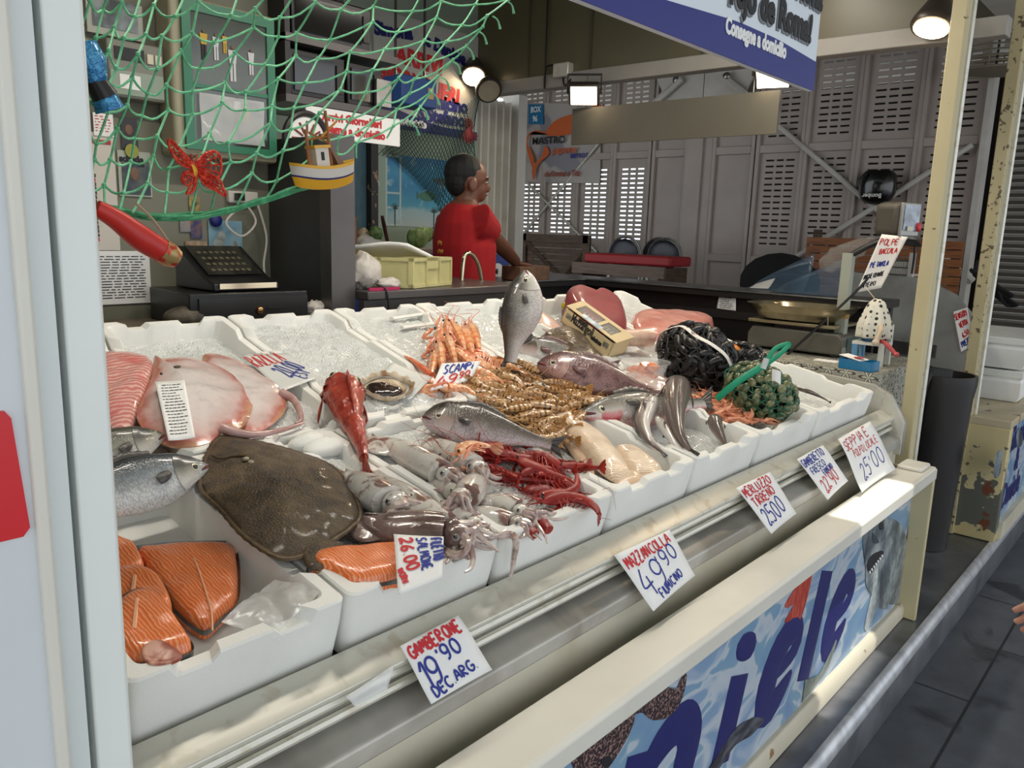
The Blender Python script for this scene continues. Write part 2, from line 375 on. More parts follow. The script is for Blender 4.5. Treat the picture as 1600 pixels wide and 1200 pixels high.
def louvre(y0,y1,label,slots=True,pitch=.05,group=None,zb=Z0L):
    e=empty('louvre_panel',(7,(y0+y1)/2,zb),label,'shutter panel',group)
    ya,yb=min(y0,y1),max(y0,y1); t=.035
    fr=MB(); fr.bx(6.96,7.0,ya,ya+t,zb,Z1L).bx(6.96,7.0,yb-t,yb,zb,Z1L)
    for z in (zb,ZMID-.04,Z1L-.06,1.27): fr.bx(6.965,7.0,ya+t,yb-t,z,z+.07)
    fr.build('panel_frame',m_louv,e,mod=bev(.004,1))
    zs=[1.45+pitch*i for i in range(40)] if slots else []
    if slots: zs=[z for z in zs if abs(z-ZMID)>.1]
    slotted(y0,y1,zb,Z1L,zs,par=e,mat_=m_louv)
    return e
words=['leftmost bright louvred panel of the hall wall, behind the fish bistro banner','second bright louvred panel of the hall wall, behind the banner middle','third bright louvred panel of the hall wall, behind the banner right edge','bright louvred panel of the hall wall, beside the blank solid panel']
for i in range(4):
    louvre(at7(seams[i]),at7(seams[i+1]),words[i],True,.046)
louvre(at7(1019),at7(1073),'blank solid white panel left of the wide hall column',False)
louvre(at7(1112),at7(1177),'blank solid white panel right of the wide hall column',False)
sr=[(1179,'louvred panel behind the right half of the blank hanging board'),(1256,'louvred panel crossed by the white diagonal brace'),(1337,'louvred panel behind the hanging black helmet'),(1432,'louvred panel behind the chipped cream post')]
for i,(s,lb) in enumerate(sr):
    r=262
    y1=ax(([1256,1337,1432,1532][i],r),7)[1]; louvre(ax((s,r if i else 290),7)[1],y1,lb,True,.052)
struct(MB().bx(6.93,7.05,at7(1099),at7(1074),.1,3.2).bx(6.96,7.05,at7(1112),at7(1099),.1,3.2).build('trim_8',m_louv,loc=(7,3.9,.1)))
struct(MB().bx(6.9,7.06,1.46,1.5,.1,3.2).build('trim_9',m_white,loc=(7,1.5,.1)))
struct(MB().bx(3.44,9.2,.9,7.2,3.14,3.22).build('ceiling_hall',m_ceil,loc=(6,3,3.14)))
struct(MB().bx(3.86,7.1,6.9,6.96,.16,3.2).build('wall_hall',m_wallg,loc=(5,6.9,.16)))
struct(MB().bx(8.3,8.4,-2,4.75,0,2.98).build('wall_slot_blocker',mat('slot_blocker',(60,56,52),.8),loc=(8.3,1,0)))  # added dark wall blocking the sky behind the right-hand slots
# horizontal blinds further right
e=empty('slatted_blind',(7.4,.8,.3),'white slatted shutter behind the far cream post, right edge','shutter')
b=MB(); y0,y1=.1,1.46
for k in range(46):
    z=.35+k*.056; b.box((7.4,(y0+y1)/2,z),(.045,y1-y0,.006),Matrix.Rotation(.5,3,'Y'))
b.build('slat',m_white,e); tag(kids(e)[0],kind='stuff')
MB().bx(7.38,7.46,1.40,1.47,.2,3.0).bx(7.38,7.46,y0,1.47,2.94,3.0).bx(7.38,7.46,.66,.72,.2,3.0).build('shutter_frame',m_white,e)
struct(MB().bx(7.5,7.53,-1,1.5,.2,3).build('wall_right',mat('dim_hall_wall',(104,98,92),.7),loc=(7.5,0,.2)))
# diagonal braces
def brace(pa,pb,x,label,m=m_white,r=.022):
    a,b=ax(pa,x),ax(pb,x); return tag(MB().tube([a,b],r,8).build('diagonal_brace',m),label,'brace')
brace((1215,196),(1470,412),6.94,'white diagonal brace falling to the right behind the helmet')
brace((1236,406),(1520,226),6.93,'white diagonal brace rising to the right behind the helmet')
brace((812,372),(985,165),6.94,'thin metal brace rising to the right in front of the fish banner',m_alu,.014)
brace((822,284),(932,394),6.93,'thin metal brace falling to the right below the fish banner',m_alu,.014)
brace((1445,375),(1520,440),6.93,'short white brace end right of the cream post',m_white,.03)
# gusset plates with hinged arms under the fascia
for i,(p,q,lb) in enumerate((((1062,130),(1020,165),'white gusset plate with folding arm, left one above the blank board'),((1140,125),(1172,155),'white gusset plate with folding arm, right one above the blank board'))):
    e=empty('gusset_bracket',ax(p,6.9),lb,'bracket'); o=ax(p,6.9)
    s=-1 if i else 1
    MB().prism([(o[1]+s*.34,o[2]+.22),(o[1]-s*.25,o[2]+.22),(o[1]-s*.25,o[2]-.18),(o[1]+s*.12,o[2]-.18)],'x',6.9,6.93).build('plate',m_white,e)
    MB().tube([o+np.array([-.05,-s*.05,.03]),ax(q,6.85)+np.array([0,s*.15,-.1])],.035,6).build('arm',m_white,e)
    MB().ell(o+np.array([-.06,0,.02]),(.03,.04,.04)).build('hinge_bolt',m_steel,e)
# ================================================================== STALL FRONT
# near white shutter on the left edge
e=empty('folded_shutter',(.1,.66,.16),'near white metal shutter filling the left edge of the picture','shutter')
y=.66
MB().prism([(.2285,y-.002),(.256,y-.004),(.262,y+.01),(.262,y+.06),(.2285,y+.06)],'z',.16,2.95).build('jamb',mat('grey_white_metal',(234,238,234),.38,c2=(226,230,226),vs=2),e,mod=bev(.002))
MB().prism([(.204,y-.006),(.2215,y-.006),(.2215,y+.05),(.2285,y+.05),(.2285,y+.06),(.204,y+.06)],'z',.16,2.95).build('channel',mat('grey_white_metal2',(216,222,220),.38),e)
MB().prism([(.194,y-.016),(.204,y-.016),(.206,y+.05),(.192,y+.05)],'z',.16,2.95).build('ridge',m_creamw,e,mod=bev(.0025))
MB().prism([(-.35,y-.01),(.196,y-.01),(.196,y+.05),(-.35,y+.05)],'z',.16,2.95).build('leaf',chipped('peeling_white_paint',(226,232,236),(128,132,130),.73,7),e)
s=ay((0,760),.649)
st=MB().prism([(.10,s[2]-.042),(.185,s[2]-.042),(.19,s[2]-.036),(.184,s[2]+.05),(.18,s[2]+.056),(.10,s[2]+.056)],'y',.6475,.65).build('red_sticker',mat('red_sticker',(206,30,38),.3),e)
# low white barrier with the painted board
e=empty('front_barrier',(1.6,.69,.165),'low white barrier with blue painted fish board and navy letters','counter front')
XE=2.985
MB().prism([(.64,.695),(.64,.73),(.648,.738),(.742,.738),(.742,.70),(.70,.70),(.70,.695)],'x',.1,XE).build('top_rail',m_creamw,e,mod=bev(.004))
MB().prism([(.680,.167),(.680,.205),(.692,.222),(.735,.222),(.735,.167)],'x',.1,XE-.022).build('lower_rail',chipped('worn_cream_rail',(214,206,184),(140,104,66),.66,14),e,mod=bev(.003))
MB().bx(XE-.022,XE,.642,.722,.166,.735).build('end_post',m_post,e,mod=bev(.004))
MB().bx(XE-.012,XE+.004,.722,.80,.166,.72).build('end_plate',m_post,e)
MB().bx(2.86,2.97,.66,.74,.738,.752).build('corner_cap',m_creamw,e,mod=bev(.006))
t=NT('wave_print'); co=t.obj()
wv=t.noise(t.scale(co,(2.6,1,5.2)),1.6,2,1.2)
c=t.ramp(wv,[(.0,(116,148,184)),(.40,(132,160,192)),(.47,(180,192,206)),(.53,(188,198,208)),(.56,(126,162,188)),(.75,(112,142,186))])
t.base(c); m_wave=t.set(.3)
bd=MB().bx(.1,XE-.022,.704,.722,.215,.70).build('board',m_wave,e)
YB=.703
def pen(x0,z0,w,h,strokes,r,lean=.34):
    mb=MB()
    for st,k in strokes:
        P=[(x0+a*w+lean*b*h,YB,z0+b*h) for a,b in st]; mb.tube(cat_rom(P,26) if len(P)>2 else P,[r*q for q in k] if hasattr(k,'__len__') else r*k,14,flat=.03,up=(0,1,0))
    return mb.build('letter',m_navy,e)
G_e=[([(.20,.50),(.55,.52),(.84,.60),(.82,.80),(.55,.92),(.28,.76),(.16,.45),(.24,.18),(.48,.09),(.78,.22),(.90,.32)],(.45,.5,.6,.85,1,1.2,1.3,1.25,1,.6,.2))]
G_n=[([(.08,.0),(.08,1.0)],1.15),([(.12,.62),(.38,.90),(.66,.95),(.86,.72),(.88,.40),(.88,.0)],(.6,.95,1.1,1.2,1.15,1.15))]
G_a=[([(.86,1.0),(.86,0)],1.1),([(.80,.78),(.50,.97),(.18,.72),(.14,.35),(.40,.03),(.80,.25)],(.7,1,1.15,1.15,1,.6))]
G_l=[([(.5,0),(.5,1.36)],1.2)]
G_i=[([(.5,0),(.5,.92)],1.2),([(.5,1.06),(.5,1.09),(.5,1.16),(.5,1.25),(.5,1.34),(.5,1.37)],(.2,.95,1.3,1.35,.9,.2))]
G_D=[([(.10,0),(.10,1.36)],1.15),([(.10,1.28),(.60,1.22),(.95,.80),(.85,.25),(.45,.06),(.10,.07)],(1,1.1,1.25,1.25,1.1,1))]
for G,x,w_,r in ((G_D,.26,.34,.037),(G_a,.69,.26,.037),(G_n,1.12,.28,.044),(G_i,1.52,.11,.041),(G_e,1.745,.225,.046),(G_l,2.005,.12,.039),(G_e,2.18,.195,.042)): pen(x,.300,w_,.215,G,r)
# painted sea creatures on the board
def px_board(p): q=ay(p,YB); return (q[0],q[2])
def shape(name,pts,m,n=48,y=YB,th=.0008,parent=e,closed=True):
    q=cat_rom([np.array(px_board(p)) for p in pts],n,True)
    c=sum(q)/len(q); mb=MB(); mb.prism([tuple(v) for v in q],'y',y-th,y); return mb.build(name,m,parent,smooth=False)
def ribbon(name,pts,ws,m,y=YB,th=.0012,n=40,parent=e):
    q=cat_rom([np.array(px_board(p)) for p in pts],n); W=np.interp(np.linspace(0,1,n),np.linspace(0,1,len(ws)),ws)
    return MB().tube([(v[0],y,v[1]) for v in q],[max(.001,w_) for w_ in W],14,flat=.03,up=(0,1,0)).build(name,m,parent)
m_oct=mat('octopus_print',(52,38,42),.3,c2=(150,120,112),vs=160,lo=.5,hi=.6,det=1)
ribbon('painted_tentacle',[(905,1225),(930,1190),(955,1165),(980,1128),(978,1105),(1010,1085),(1030,1098),(1055,1095),(1068,1060),(1065,1052)],[.075,.05,.04,.028,.03,.035,.035,.028,.014,.003],m_oct)
shape('painted_spot',[(938,1188),(950,1180),(955,1190),(945,1200)],m_ink,20,YB-.0014)
m_fin=mat('red_fin_print',(176,52,38),.3,c2=(206,104,84),vs=30,lo=.45,hi=.65,stretch=(3,1,.6))
shape('painted_fin',[(1270,886),(1252,905),(1228,942),(1230,950),(1240,945),(1226,972),(1240,968),(1234,992),(1250,968),(1262,930)],m_fin)
m_eel=mat('eel_print',(44,44,54),.3,c2=(96,98,108),vs=18,stretch=(1,1,3))
ribbon('painted_eel',[(1100,1225),(1125,1185),(1150,1150),(1175,1135),(1192,1125)],[.022,.024,.024,.024,.004],m_eel,YB-.0016)
ribbon('painted_fish_tail',[(1306,1000),(1295,1030),(1278,1060),(1255,1080)],[.006,.02,.014,.035],mat('grey_fish_print',(110,120,112),.3,c2=(150,158,150),vs=20),YB-.0016)
t=NT('shark_print'); co=t.obj(); sxz=t.n('ShaderNodeSeparateXYZ'); t.l(co,sxz.inputs[0])
nn=t.math('ADD',t.noise(t.scale(co,(1.2,1,.8)),7,5,.8),t.math('MULTIPLY',t.math('SUBTRACT',t.noise(co,60,3),.5),.25))
t.base(t.ramp(nn,[(.36,(66,76,84)),(.46,(100,112,120)),(.55,(142,152,156)),(.66,(186,192,192))])); m_shark=t.set(.3)
ribbon('painted_shark_body',[(1352,985),(1370,930),(1388,900)],[.02,.07,.14],m_shark,YB-.0004)
shape('painted_shark_tail',[(1408,890),(1418,830),(1424,800),(1420,850),(1412,905)],mat('shark_dark',(64,76,84),.3),30,YB-.0004)
shape('painted_shark_head',[(1348,850),(1352,825),(1372,812),(1398,812),(1414,835),(1418,880),(1412,925),(1398,944),(1372,938),(1354,918),(1352,888)],m_shark,60,YB-.0009)
shape('painted_shark_mouth',[(1353,884),(1360,868),(1376,860),(1379,866),(1368,882),(1358,896)],m_ink,30,YB-.0022)
shape('painted_shark_nose',[(1362,832),(1364,848),(1372,846)],mat('shark_dark',(64,76,84),.3),20,YB-.0022)
shape('painted_shark_eye',[(1373,818),(1378,816),(1379,826),(1374,827)],m_ink,16,YB-.0022)
for i in range(7):
    a=np.array((1356+i*3.2,893-i*4.2)); shape('painted_tooth',[a,a+(2.6,-1.8),a+(2.4,3.2)],m_paper,6,YB-.003)
# display counter: cream body, steel ledge, rails, sloped bed, octagonal end plate
X0,X1=.255,3.06
e=empty('display_counter',(1.6,1.4,.17),'long steel and cream fish counter carrying the white boxes','counter')
MB().prism([(.80,.168),(.80,.79),(.90,.84),(1.95,1.12),(1.95,.168)],'x',X0,X1).build('body',m_cream,e)
MB().prism([(.782,.772),(.782,.800),(.788,.804),(.832,.822),(.845,.822),(.845,.775)],'x',X0,X1-.02).build('steel_ledge',m_steeld,e,mod=bev(.003))
MB().tube([(X0,.818,.838),(X1-.03,.818,.838)],.0075,8).build('rail_tube',m_alu,e); MB().tube([(X0,.826,.856),(X1-.03,.826,.856)],.0085,8).build('rail_tube',m_alu,e)
MB().prism([(.812,.868),(.812,.876),(.852,.897),(.868,.897),(.868,.80),(.845,.80),(.84,.865)],'x',X0,X1-.02).build('top_rail',m_alu,e,mod=bev(.002))
MB().prism([(.868,.86),(1.36,.955),(1.95,1.13),(1.95,1.10),(1.36,.92),(.868,.82)],'x',X0-.4,X1).build('sloped_bed',m_steel,e)
oc=[(.775,.745),(.775,.86),(.80,.90),(.835,.955),(.90,.985),(1.10,1.0),(1.10,.745)]
MB().prism(oc,'x',X1-.02,X1).build('end_plate',m_steeld,e,mod=bev(.004))
MB().prism([(a+.004*(1 if a<.9 else -1),b) for a,b in oc],'x',X1-.034,X1-.021).build('end_gasket',m_alu,e)
# ledge behind the display (crate, bags and hand rest on it) and right-hand wing
bl=empty('back_ledge',(2.1,2.3,.17),'grey sheet-metal ledge running behind the fish boxes','counter')
MB().bx(1.66,2.50,2.10,2.55,1.255,1.285).build('top',m_grey,bl,mod=bev(.004))
MB().bx(1.66,2.50,2.12,2.15,.168,1.255).build('front_sheet',m_grey,bl)
MB().bx(2.46,2.50,2.15,2.55,.168,1.255).build('end_sheet',m_dark,bl)
wg=empty('side_counter',(3.8,2,.17),'dark side counter with steel edge at the far right of the stall','counter')
m_dt=mat('dark_top',(58,56,56),.3,.4); m_ds=mat('dark_sheet',(40,38,38),.35,.3)
MB().bx(3.66,3.96,1.10,3.28,1.205,1.242).bx(2.98,3.66,2.68,3.0,1.205,1.242).build('top',m_dt,wg,mod=bev(.004))
MB().bx(3.69,3.72,1.12,2.7,.168,1.205).bx(3.0,3.69,2.70,2.73,.168,1.205).build('front_sheet',m_ds,wg)
MB().bx(3.682,3.689,1.12,2.68,1.10,1.14).build('handle_strip',m_dark,wg)
MB().tube([(3.658,1.10,1.240),(3.658,2.677,1.240),(2.98,2.677,1.240)],.006,8).build('steel_edge',m_steel,wg)
MB().bx(3.90,3.94,1.12,3.2,.168,1.205).build('rear_sheet',m_dark,wg)
# posts
tag(MB().prism([(3.185,.785),(3.245,.785),(3.245,.835),(3.185,.835)],'z',.168,2.40).build('cream_post',m_post,mod=bev(.004)),'chipped cream post at the right end of the fish counter','post')
tag(MB().prism([(3.2475,.78),(3.262,.775),(3.262,.80),(3.2475,.80)],'z',.168,2.40).build('steel_post',m_alu),'thin bright metal strip on the right side of the chipped cream post','post')
# overhead sign
e=empty('hanging_sign',(1.2,.70,1.8),'blue and white hanging sign with black lettering at the top edge','sign')
MB().bx(.45,1.725,.70,.712,1.805,2.45).build('panel',mat('sign_white',(222,230,238),.35),e)
sb=[]
for i in range(31):
    x=.45+1.275*i/30; sb.append((x,float(np.interp(x,[.45,.8,1.126,1.36,1.53,1.73],[1.82,1.835,1.852,1.869,1.871,1.862]))))
MB().prism([(1.725,1.805),(.45,1.805)]+sb,'y',.6985,.70).build('blue_band',mat('sign_blue',(24,36,122),.45),e,smooth=False)
text('Consegne a domicilio',.036,m_paper,e,(1.318,.6972,1.843),(1,0,-.0),(0,0,1),off=.0018,sx=.80)
m_shad=mat('grey_text_shadow',(120,122,126),.5)
for dx,dz_,m,yy in ((-.004,-.005,m_shad,.6982),(0,0,m_ink,.6968)):
    text('rejo de Roma!',.070,m,e,(1.683+dx,yy,1.893+dz_),(1,0,0),(0,0,1),off=.0034,sx=.88,align='RIGHT')
    text('riona',.070,m,e,(1.722+dx,yy,1.962+dz_),(1,0,0),(0,0,1),off=.0034,sx=.88,align='RIGHT')

# canopy added out of view to block the sun, gap cut for a sun patch, stall floodlights under the roof
cz=3.15
cn=MB(); cn.bx(-4,11,-2.4,-.11,cz,cz+.04).bx(-4,2.45,-.11,.98,cz,cz+.04).bx(2.95,11,-.11,.98,cz,cz+.04).bx(2.45,2.95,.13,.98,cz,cz+.04)
struct(cn.build('ceiling_added_canopy',mat('unseen_canopy',(196,190,172),.7),loc=(0,0,cz),smooth=False))
for i,x in enumerate((.75,1.75,2.7)):
    e=empty('ceiling_lamp',(x,1.45,2.62),['stall ceiling strip lamp over the left boxes','stall ceiling strip lamp over the middle boxes','stall ceiling strip lamp over the right boxes'][i],'lamp')
    MB().bx(x-.3,x+.3,1.40,1.50,2.63,2.70).build('housing',m_white,e); MB().tube([(x-.28,1.45,2.70),(x-.28,1.45,2.95)],.006,6).tube([(x+.28,1.45,2.70),(x+.28,1.45,2.95)],.006,6).build('hanger',m_steel,e)
    MB().bx(x-.28,x+.28,1.415,1.485,2.622,2.63).build('diffuser',mat('lamp_diffuser',(255,240,214),.5,emit=6),e)
    l=lamp('ceiling_lamp_light','AREA',(x,1.45,2.615),6.5,(1,.93,.82),target=(x,1.35,0),shape='RECTANGLE',size=.56,size_y=.08); l.parent=e; l.location=(0,0,-.005)
# ================================================================== FISH BOXES AND ICE
t=NT('styrofoam'); co=t.obj(); vo=t.n('ShaderNodeTexVoronoi'); vo.inputs['Scale'].default_value=260; t.l(co,vo.inputs['Vector'])
t.base(t.ramp(t.noise(co,7,4),[(.3,(238,238,233)),(.75,(226,226,220))])); t.bump(vo.outputs['Distance'],.12,.002); m_foam=t.set(.6,sss=.0)
t=NT('crushed_ice'); co=t.obj(); vo=t.n('ShaderNodeTexVoronoi'); vo.inputs['Scale'].default_value=190; t.l(co,vo.inputs['Vector'])
t.base(t.ramp(t.noise(co,9,5),[(.3,(244,246,243)),(.7,(232,237,234))])); t.bump(t.math('ADD',vo.outputs['Distance'],t.noise(co,400,2)),.75,.006); m_ice=t.set(.22,coat=.4)
t=NT('thin_film'); co=t.obj(); t.base((.93,.95,.95,1)); t.bump(t.noise(co,12,2,.8),.35,.02); m_film=t.set(.22,alpha=.42,spec=.8)
EX=np.array([1.,0,0])
def bed_frame(y):
    n=bedn(y); return EX,np.cross(n,EX),n      # x, up-slope, normal
def fishbox(x0,x1,y0,y1,label,h=.10,raise_=0.0,ice=None,seed=0,name='fish_box',yaw=0):
    X,S,N=bed_frame((y0+y1)/2); o=np.array([x0,y0,bedz(y0+.001 if y0>1.3 else y0)]) + N*raise_
    W=x1-x0; Dp=(y1-y0)/S[1]; R=random.Random(seed+3)
    def ring(ins,zf,rad=.016,K=14,M=26):
        pts=[]
        a,b=ins,ins
        sides=[((rad+a,b),(W-rad-a,b)),((W-a,rad+b),(W-a,Dp-rad-b)),((W-rad-a,Dp-b),(rad+a,Dp-b)),((a,Dp-rad-b),(a,rad+b))]
        cs=[(W-rad-a,rad+b,-90),(W-rad-a,Dp-rad-b,0),(rad+a,Dp-rad-b,90),(rad+a,rad+b,180)]
        for (p,q),(cx,cy,a0) in zip(sides,cs):
            for i in range(M):
                u=i/(M-1); pts.append((p[0]+(q[0]-p[0])*u,p[1]+(q[1]-p[1])*u,zf(u)))
            for i in range(1,5):
                an=math.radians(a0+90*i/5); pts.append((cx+rad*math.cos(an),cy+rad*math.sin(an),zf(0)))
        return [o+X*p[0]+S*p[1]+N*p[2] for p in pts]
    def rim(u):
        u=min(u,1-u)
        if u<.13: return .010
        if u<.155: return .010-.016*(u-.13)/.025
        if u<.33: return -.006
        if u<.345: return -.006+.011*(u-.33)/.015
        return .005
    mb=MB()
    mb.loft([ring(.004,lambda u:-h),ring(.0,lambda u:-.03),ring(0,lambda u:rim(u)-.003),ring(.003,rim),ring(.021,rim),ring(.024,lambda u:rim(u)-.004),ring(.034,lambda u:-h+.022),ring(.06,lambda u:-h+.018)])
    b=tag(mb.build(name,m_foam,loc=o+X*W/2+S*Dp/2-N*h,angle=35),label,'fish box','white foam fish boxes on the counter')
    if ice is not None:
        m=.026 if ice[0]<-.01 else .006
        def fn(u,v):
            x=m+u*(W-2*m); y=m+v*(Dp-2*m); p=o+X*x+S*y
            ed=min(u,1-u,v,1-v); z=ice[0]+(ice[1]-ice[0])*v
            z+=.012*mnoise.noise(Vector(p*9))+.005*mnoise.noise(Vector(p*38))+.003*mnoise.noise(Vector(p*90))-.012*max(0,1-ed*9)
            return p+N*min(z,.008 if m>.01 else .016)
        g=MB().grid(fn,70,90)
        b2=g.build('crushed_ice',m_ice,loc=o+X*W/2+S*Dp/2+N*(ice[0]-.012)); tag(b2,'crushed white ice filling the '+label.split(' holding')[0].replace('white foam box','foam box'),'ice',kind='stuff')
    return b
FB=[(.335,.642,.862,1.355,'white foam box holding salmon under clear film, front row left end',.10,0,None),
(.648,.968,.862,1.355,'white foam box holding the brown flatfish tail and salmon fillet',.10,0,(-.03,-.004)),
(.975,1.310,.862,1.355,'white foam box holding the red prawns and squid heads',.10,0,(-.026,-.004)),
(1.317,1.650,.862,1.355,'white foam box holding pale fish fillets beside the red prawns',.10,.002,(-.052,-.022)),
(1.657,2.000,.862,1.355,'white foam box holding the grey hake in the front row',.10,.004,(-.040,-.020)),
(2.010,2.410,.862,1.355,'white foam box holding small pink shrimps under the clam bag',.10,.002,(-.06,-.03)),
(2.425,2.930,.862,1.355,'white foam box holding one dark fish, front row right end',.10,.0,(-.055,-.04))]
RB=[(.40,.728,1.365,1.95,'white foam box holding a pink fillet, back row left end',.10,0,(-.045,-.04)),
(.735,1.062,1.365,1.95,'white foam box holding the two skates in the back row',.10,0,(-.02,-.03)),
(1.069,1.398,1.365,1.95,'white foam box holding only ice and a written sheet, back row',.10,0,(.002,-.012)),
(1.405,1.718,1.365,1.95,'white foam box holding ice behind the scallop, back row',.10,0,(.004,-.014)),
(1.725,2.130,1.365,1.95,'white foam box holding the upright langoustines, back row',.10,0,(-.002,-.03)),
(2.138,2.530,1.365,1.95,'white foam box holding the upright silver fish, back row',.10,0,(-.03,-.05)),
(2.537,2.930,1.365,1.95,'white foam box holding tuna and swordfish pieces, back row right end',.10,0,(-.02,-.02))]
for i,b in enumerate(FB+RB): fishbox(*b[:5],h=b[5],raise_=b[6],ice=b[7],seed=i)
# broken foam pieces lying on the ice
for i,(p,s,lb) in enumerate((((480,692),(.045,.03,.022),'broken foam lump on the ice left of the red scorpionfish tail'),((508,700),(.055,.032,.022),'larger broken foam lump under the red scorpionfish tail'),((470,722),(.05,.02,.015),'flat foam chip beside the brown flatfish'))):
    c=D(*p,-.002); mb=MB(); mb.ell(c,s,n=12,m=7); q=mb.build('foam_lump',m_foam,mod=[('SUBSURF',dict(levels=1,render_levels=1))]); 
    for v in q.data.vertices: v.co+=Vector((1,1,1))*0+v.co.normalized()*.008*mnoise.noise((v.co+Vector((i*3,0,0)))*40)
    tag(q,lb,'foam')
for i,(p,q,lb,w) in enumerate((((612,498),(690,486),'upper white foam strip lying on the ice behind the langoustines',.011),((628,512),(682,505),'lower white foam strip lying on the ice behind the langoustines',.011))):
    a,b=D(*p,.004),D(*q,.004); tag(MB().tube([a,b],w,6,flat=.5).build('foam_strip',m_foam),lb,'foam')
# ================================================================== SEAFOOD BUILDERS
def arc(P):
    d=[0]
    for a,b in zip(P,P[1:]): d.append(d[-1]+np.linalg.norm(b-a))
    return d[-1]
m_eyew=mat('fish_eye_ring',(216,206,168),.2,coat=.6); m_eyeb=mat('fish_pupil',(12,12,14),.08,coat=1); m_mouth=mat('fish_mouth',(96,44,46),.4)
def fish(label,cat,path,up,prof,m,fm,vis=1,K=34,NR_=22,name='whole_fish',tail=.16,fork=.5,tspread=.5,dorsal=(.3,.75,.045),pect=(.28,.5,.10,.035),eye=(.115,.42,.020),gill=(.215,.05),gm=None,both=False,mouth=True,anal=True,group=None,eyem=None,tm=None,lump=0,dsp=.10):
    P=cat_rom(path,160); d_=np.concatenate([[0],np.cumsum([np.linalg.norm(b-a) for a,b in zip(P,P[1:])])]); A_=np.array(P); P=[np.array([np.interp(q,d_,A_[:,i]) for i in range(3)]) for q in np.linspace(0,d_[-1],K)]; L=arc(P); o=P[K//2]-np.array([0,0,.02])
    pf=np.array(prof); ts=np.linspace(0,1,K)
    def pr(t): return [np.interp(t,pf[:,0],pf[:,i])*L for i in (1,2,3)]
    fr=[]
    for k in range(K):
        T=nv(P[min(k+1,K-1)]-P[max(k-1,0)]); N=np.array(up,float); N=nv(N-T*(N@T)); fr.append((T,N,np.cross(T,N)))
    def cen(t):
        x=t*(K-1); i=min(int(x),K-2); f=x-i; return P[i]*(1-f)+P[i+1]*f,[nv(fr[i][q]*(1-f)+fr[i+1][q]*f) for q in range(3)]
    def S(t,th,sc=1.0):
        c,(T,N,B)=cen(t); a,b,w=pr(t); cs,sn=math.cos(th),math.sin(th)
        q=c+(N*cs*(a if cs>0 else b)+B*w*math.copysign(abs(sn)**.85,sn))*sc
        return q+(q-c)*lump*(mnoise.noise(Vector(q*70))+.6*mnoise.noise(Vector(q*180))) if lump else q
    e=empty(name,o,label,cat,group)
    mb=MB(); rings=[];uv=[]
    tt=list(np.linspace(0,1,K)**1.15)
    for t_ in tt:
        for i in range(NR_):
            th=2*math.pi*i/NR_; uv.append((t_,1-abs(1-th/math.pi)))
        rings.append([S(t_,2*math.pi*i/NR_) for i in range(NR_)])
    mb.loft(rings,uvs=uv); mb.build('body',m,e)
    mid=P[K//4]; vis=1 if fr[K//4][2]@(np.array([0,0,CAM_H])-mid)>0 else -1
    sides=(1,-1) if both else (vis,)
    for sd in sides:
        if eye:
            te,ve,re=eye; re*=L; th=sd*ve*math.pi; c=S(te,th,.97); cc,(T,N,B)=cen(te); out=nv(c-cc)
            R=np.array([T,np.cross(out,T),out]).T
            ey=MB().ell(c,(re,re,re*.45),R,12,7).build('eye',eyem or m_eyew,e)
            MB().ell(c+out*re*.3,(re*.64,re*.64,re*.34),R,10,6).build('pupil',m_eyeb,ey)
        if gill:
            tg,wd=gill
            g=MB(); g.grid(lambda u,v:S((tg-wd*2.1)+ (wd*2.1+.035*math.sin(math.pi*v))*u,sd*math.pi*(.26+.54*v),1.012+.035*u),8,12); g.build('gill_cover',gm or m,e)
        if mouth:
            g=MB(); g.tube([S(.004+.07*q,sd*math.pi*(.55+.07*q),1.01) for q in np.linspace(0,1,6)],[.0022*L/.3,.003*L/.3,.0012*L/.3],6); g.build('mouth',m_mouth,e)
        if pect:
            tp,vp,lp,wp=pect; a=S(tp,sd*vp*math.pi,1.0); c,(T,N,B)=cen(tp); out=nv(a-c)
            g=MB(); d=nv(T-N*.35+out*.18); s2=nv(np.cross(out,d))
            g.grid(lambda u,v:a+out*.003+d*lp*L*u+s2*wp*L*2*(v-.5)*(.35+1.3*u*(1.25-u))+out*.004*math.sin(u*3)*(1-abs(2*v-1)),8,6)
            g.build('pectoral_fin',fm,e,mod=[('SOLIDIFY',dict(thickness=.0012))])
    if dorsal:
        t0,t1,hh=dorsal
        g=MB(); g.grid(lambda u,v:S(t0+(t1-t0)*u,0,.97)+cen(t0+(t1-t0)*u)[1][1]*hh*L*v*(math.sin(math.pi*min(1,u*1.15+.12))**.6)*(1+dsp*math.sin(u*60))-cen(.5)[1][0]*0,36,2)
        g.build('dorsal_fin',fm,e,mod=[('SOLIDIFY',dict(thickness=.0012))])
    if anal:
        g=MB(); g.grid(lambda u,v:S(.64+.16*u,math.pi,.97)-cen(.64+.16*u)[1][1]*.04*L*v*(math.sin(math.pi*min(1,u+.2)))+cen(.7)[1][0]*.02*L*v,10,2)
        g.build('anal_fin',fm,e,mod=[('SOLIDIFY',dict(thickness=.0012))])
    if tail:
        c,(T,N,B)=cen(1.0); h0=pr(1.0)[0]
        g=MB(); g.grid(lambda u,v:c-T*.01*L+T*tail*L*u*(1-fork*(1-abs(2*v-1)))+N*(2*v-1)*(h0*.9+u*tspread*tail*L)+B*.0015*math.sin(v*40),8,16)
        g.build('tail_fin',tm or fm,e,mod=[('SOLIDIFY',dict(thickness=.0016))])
    return e
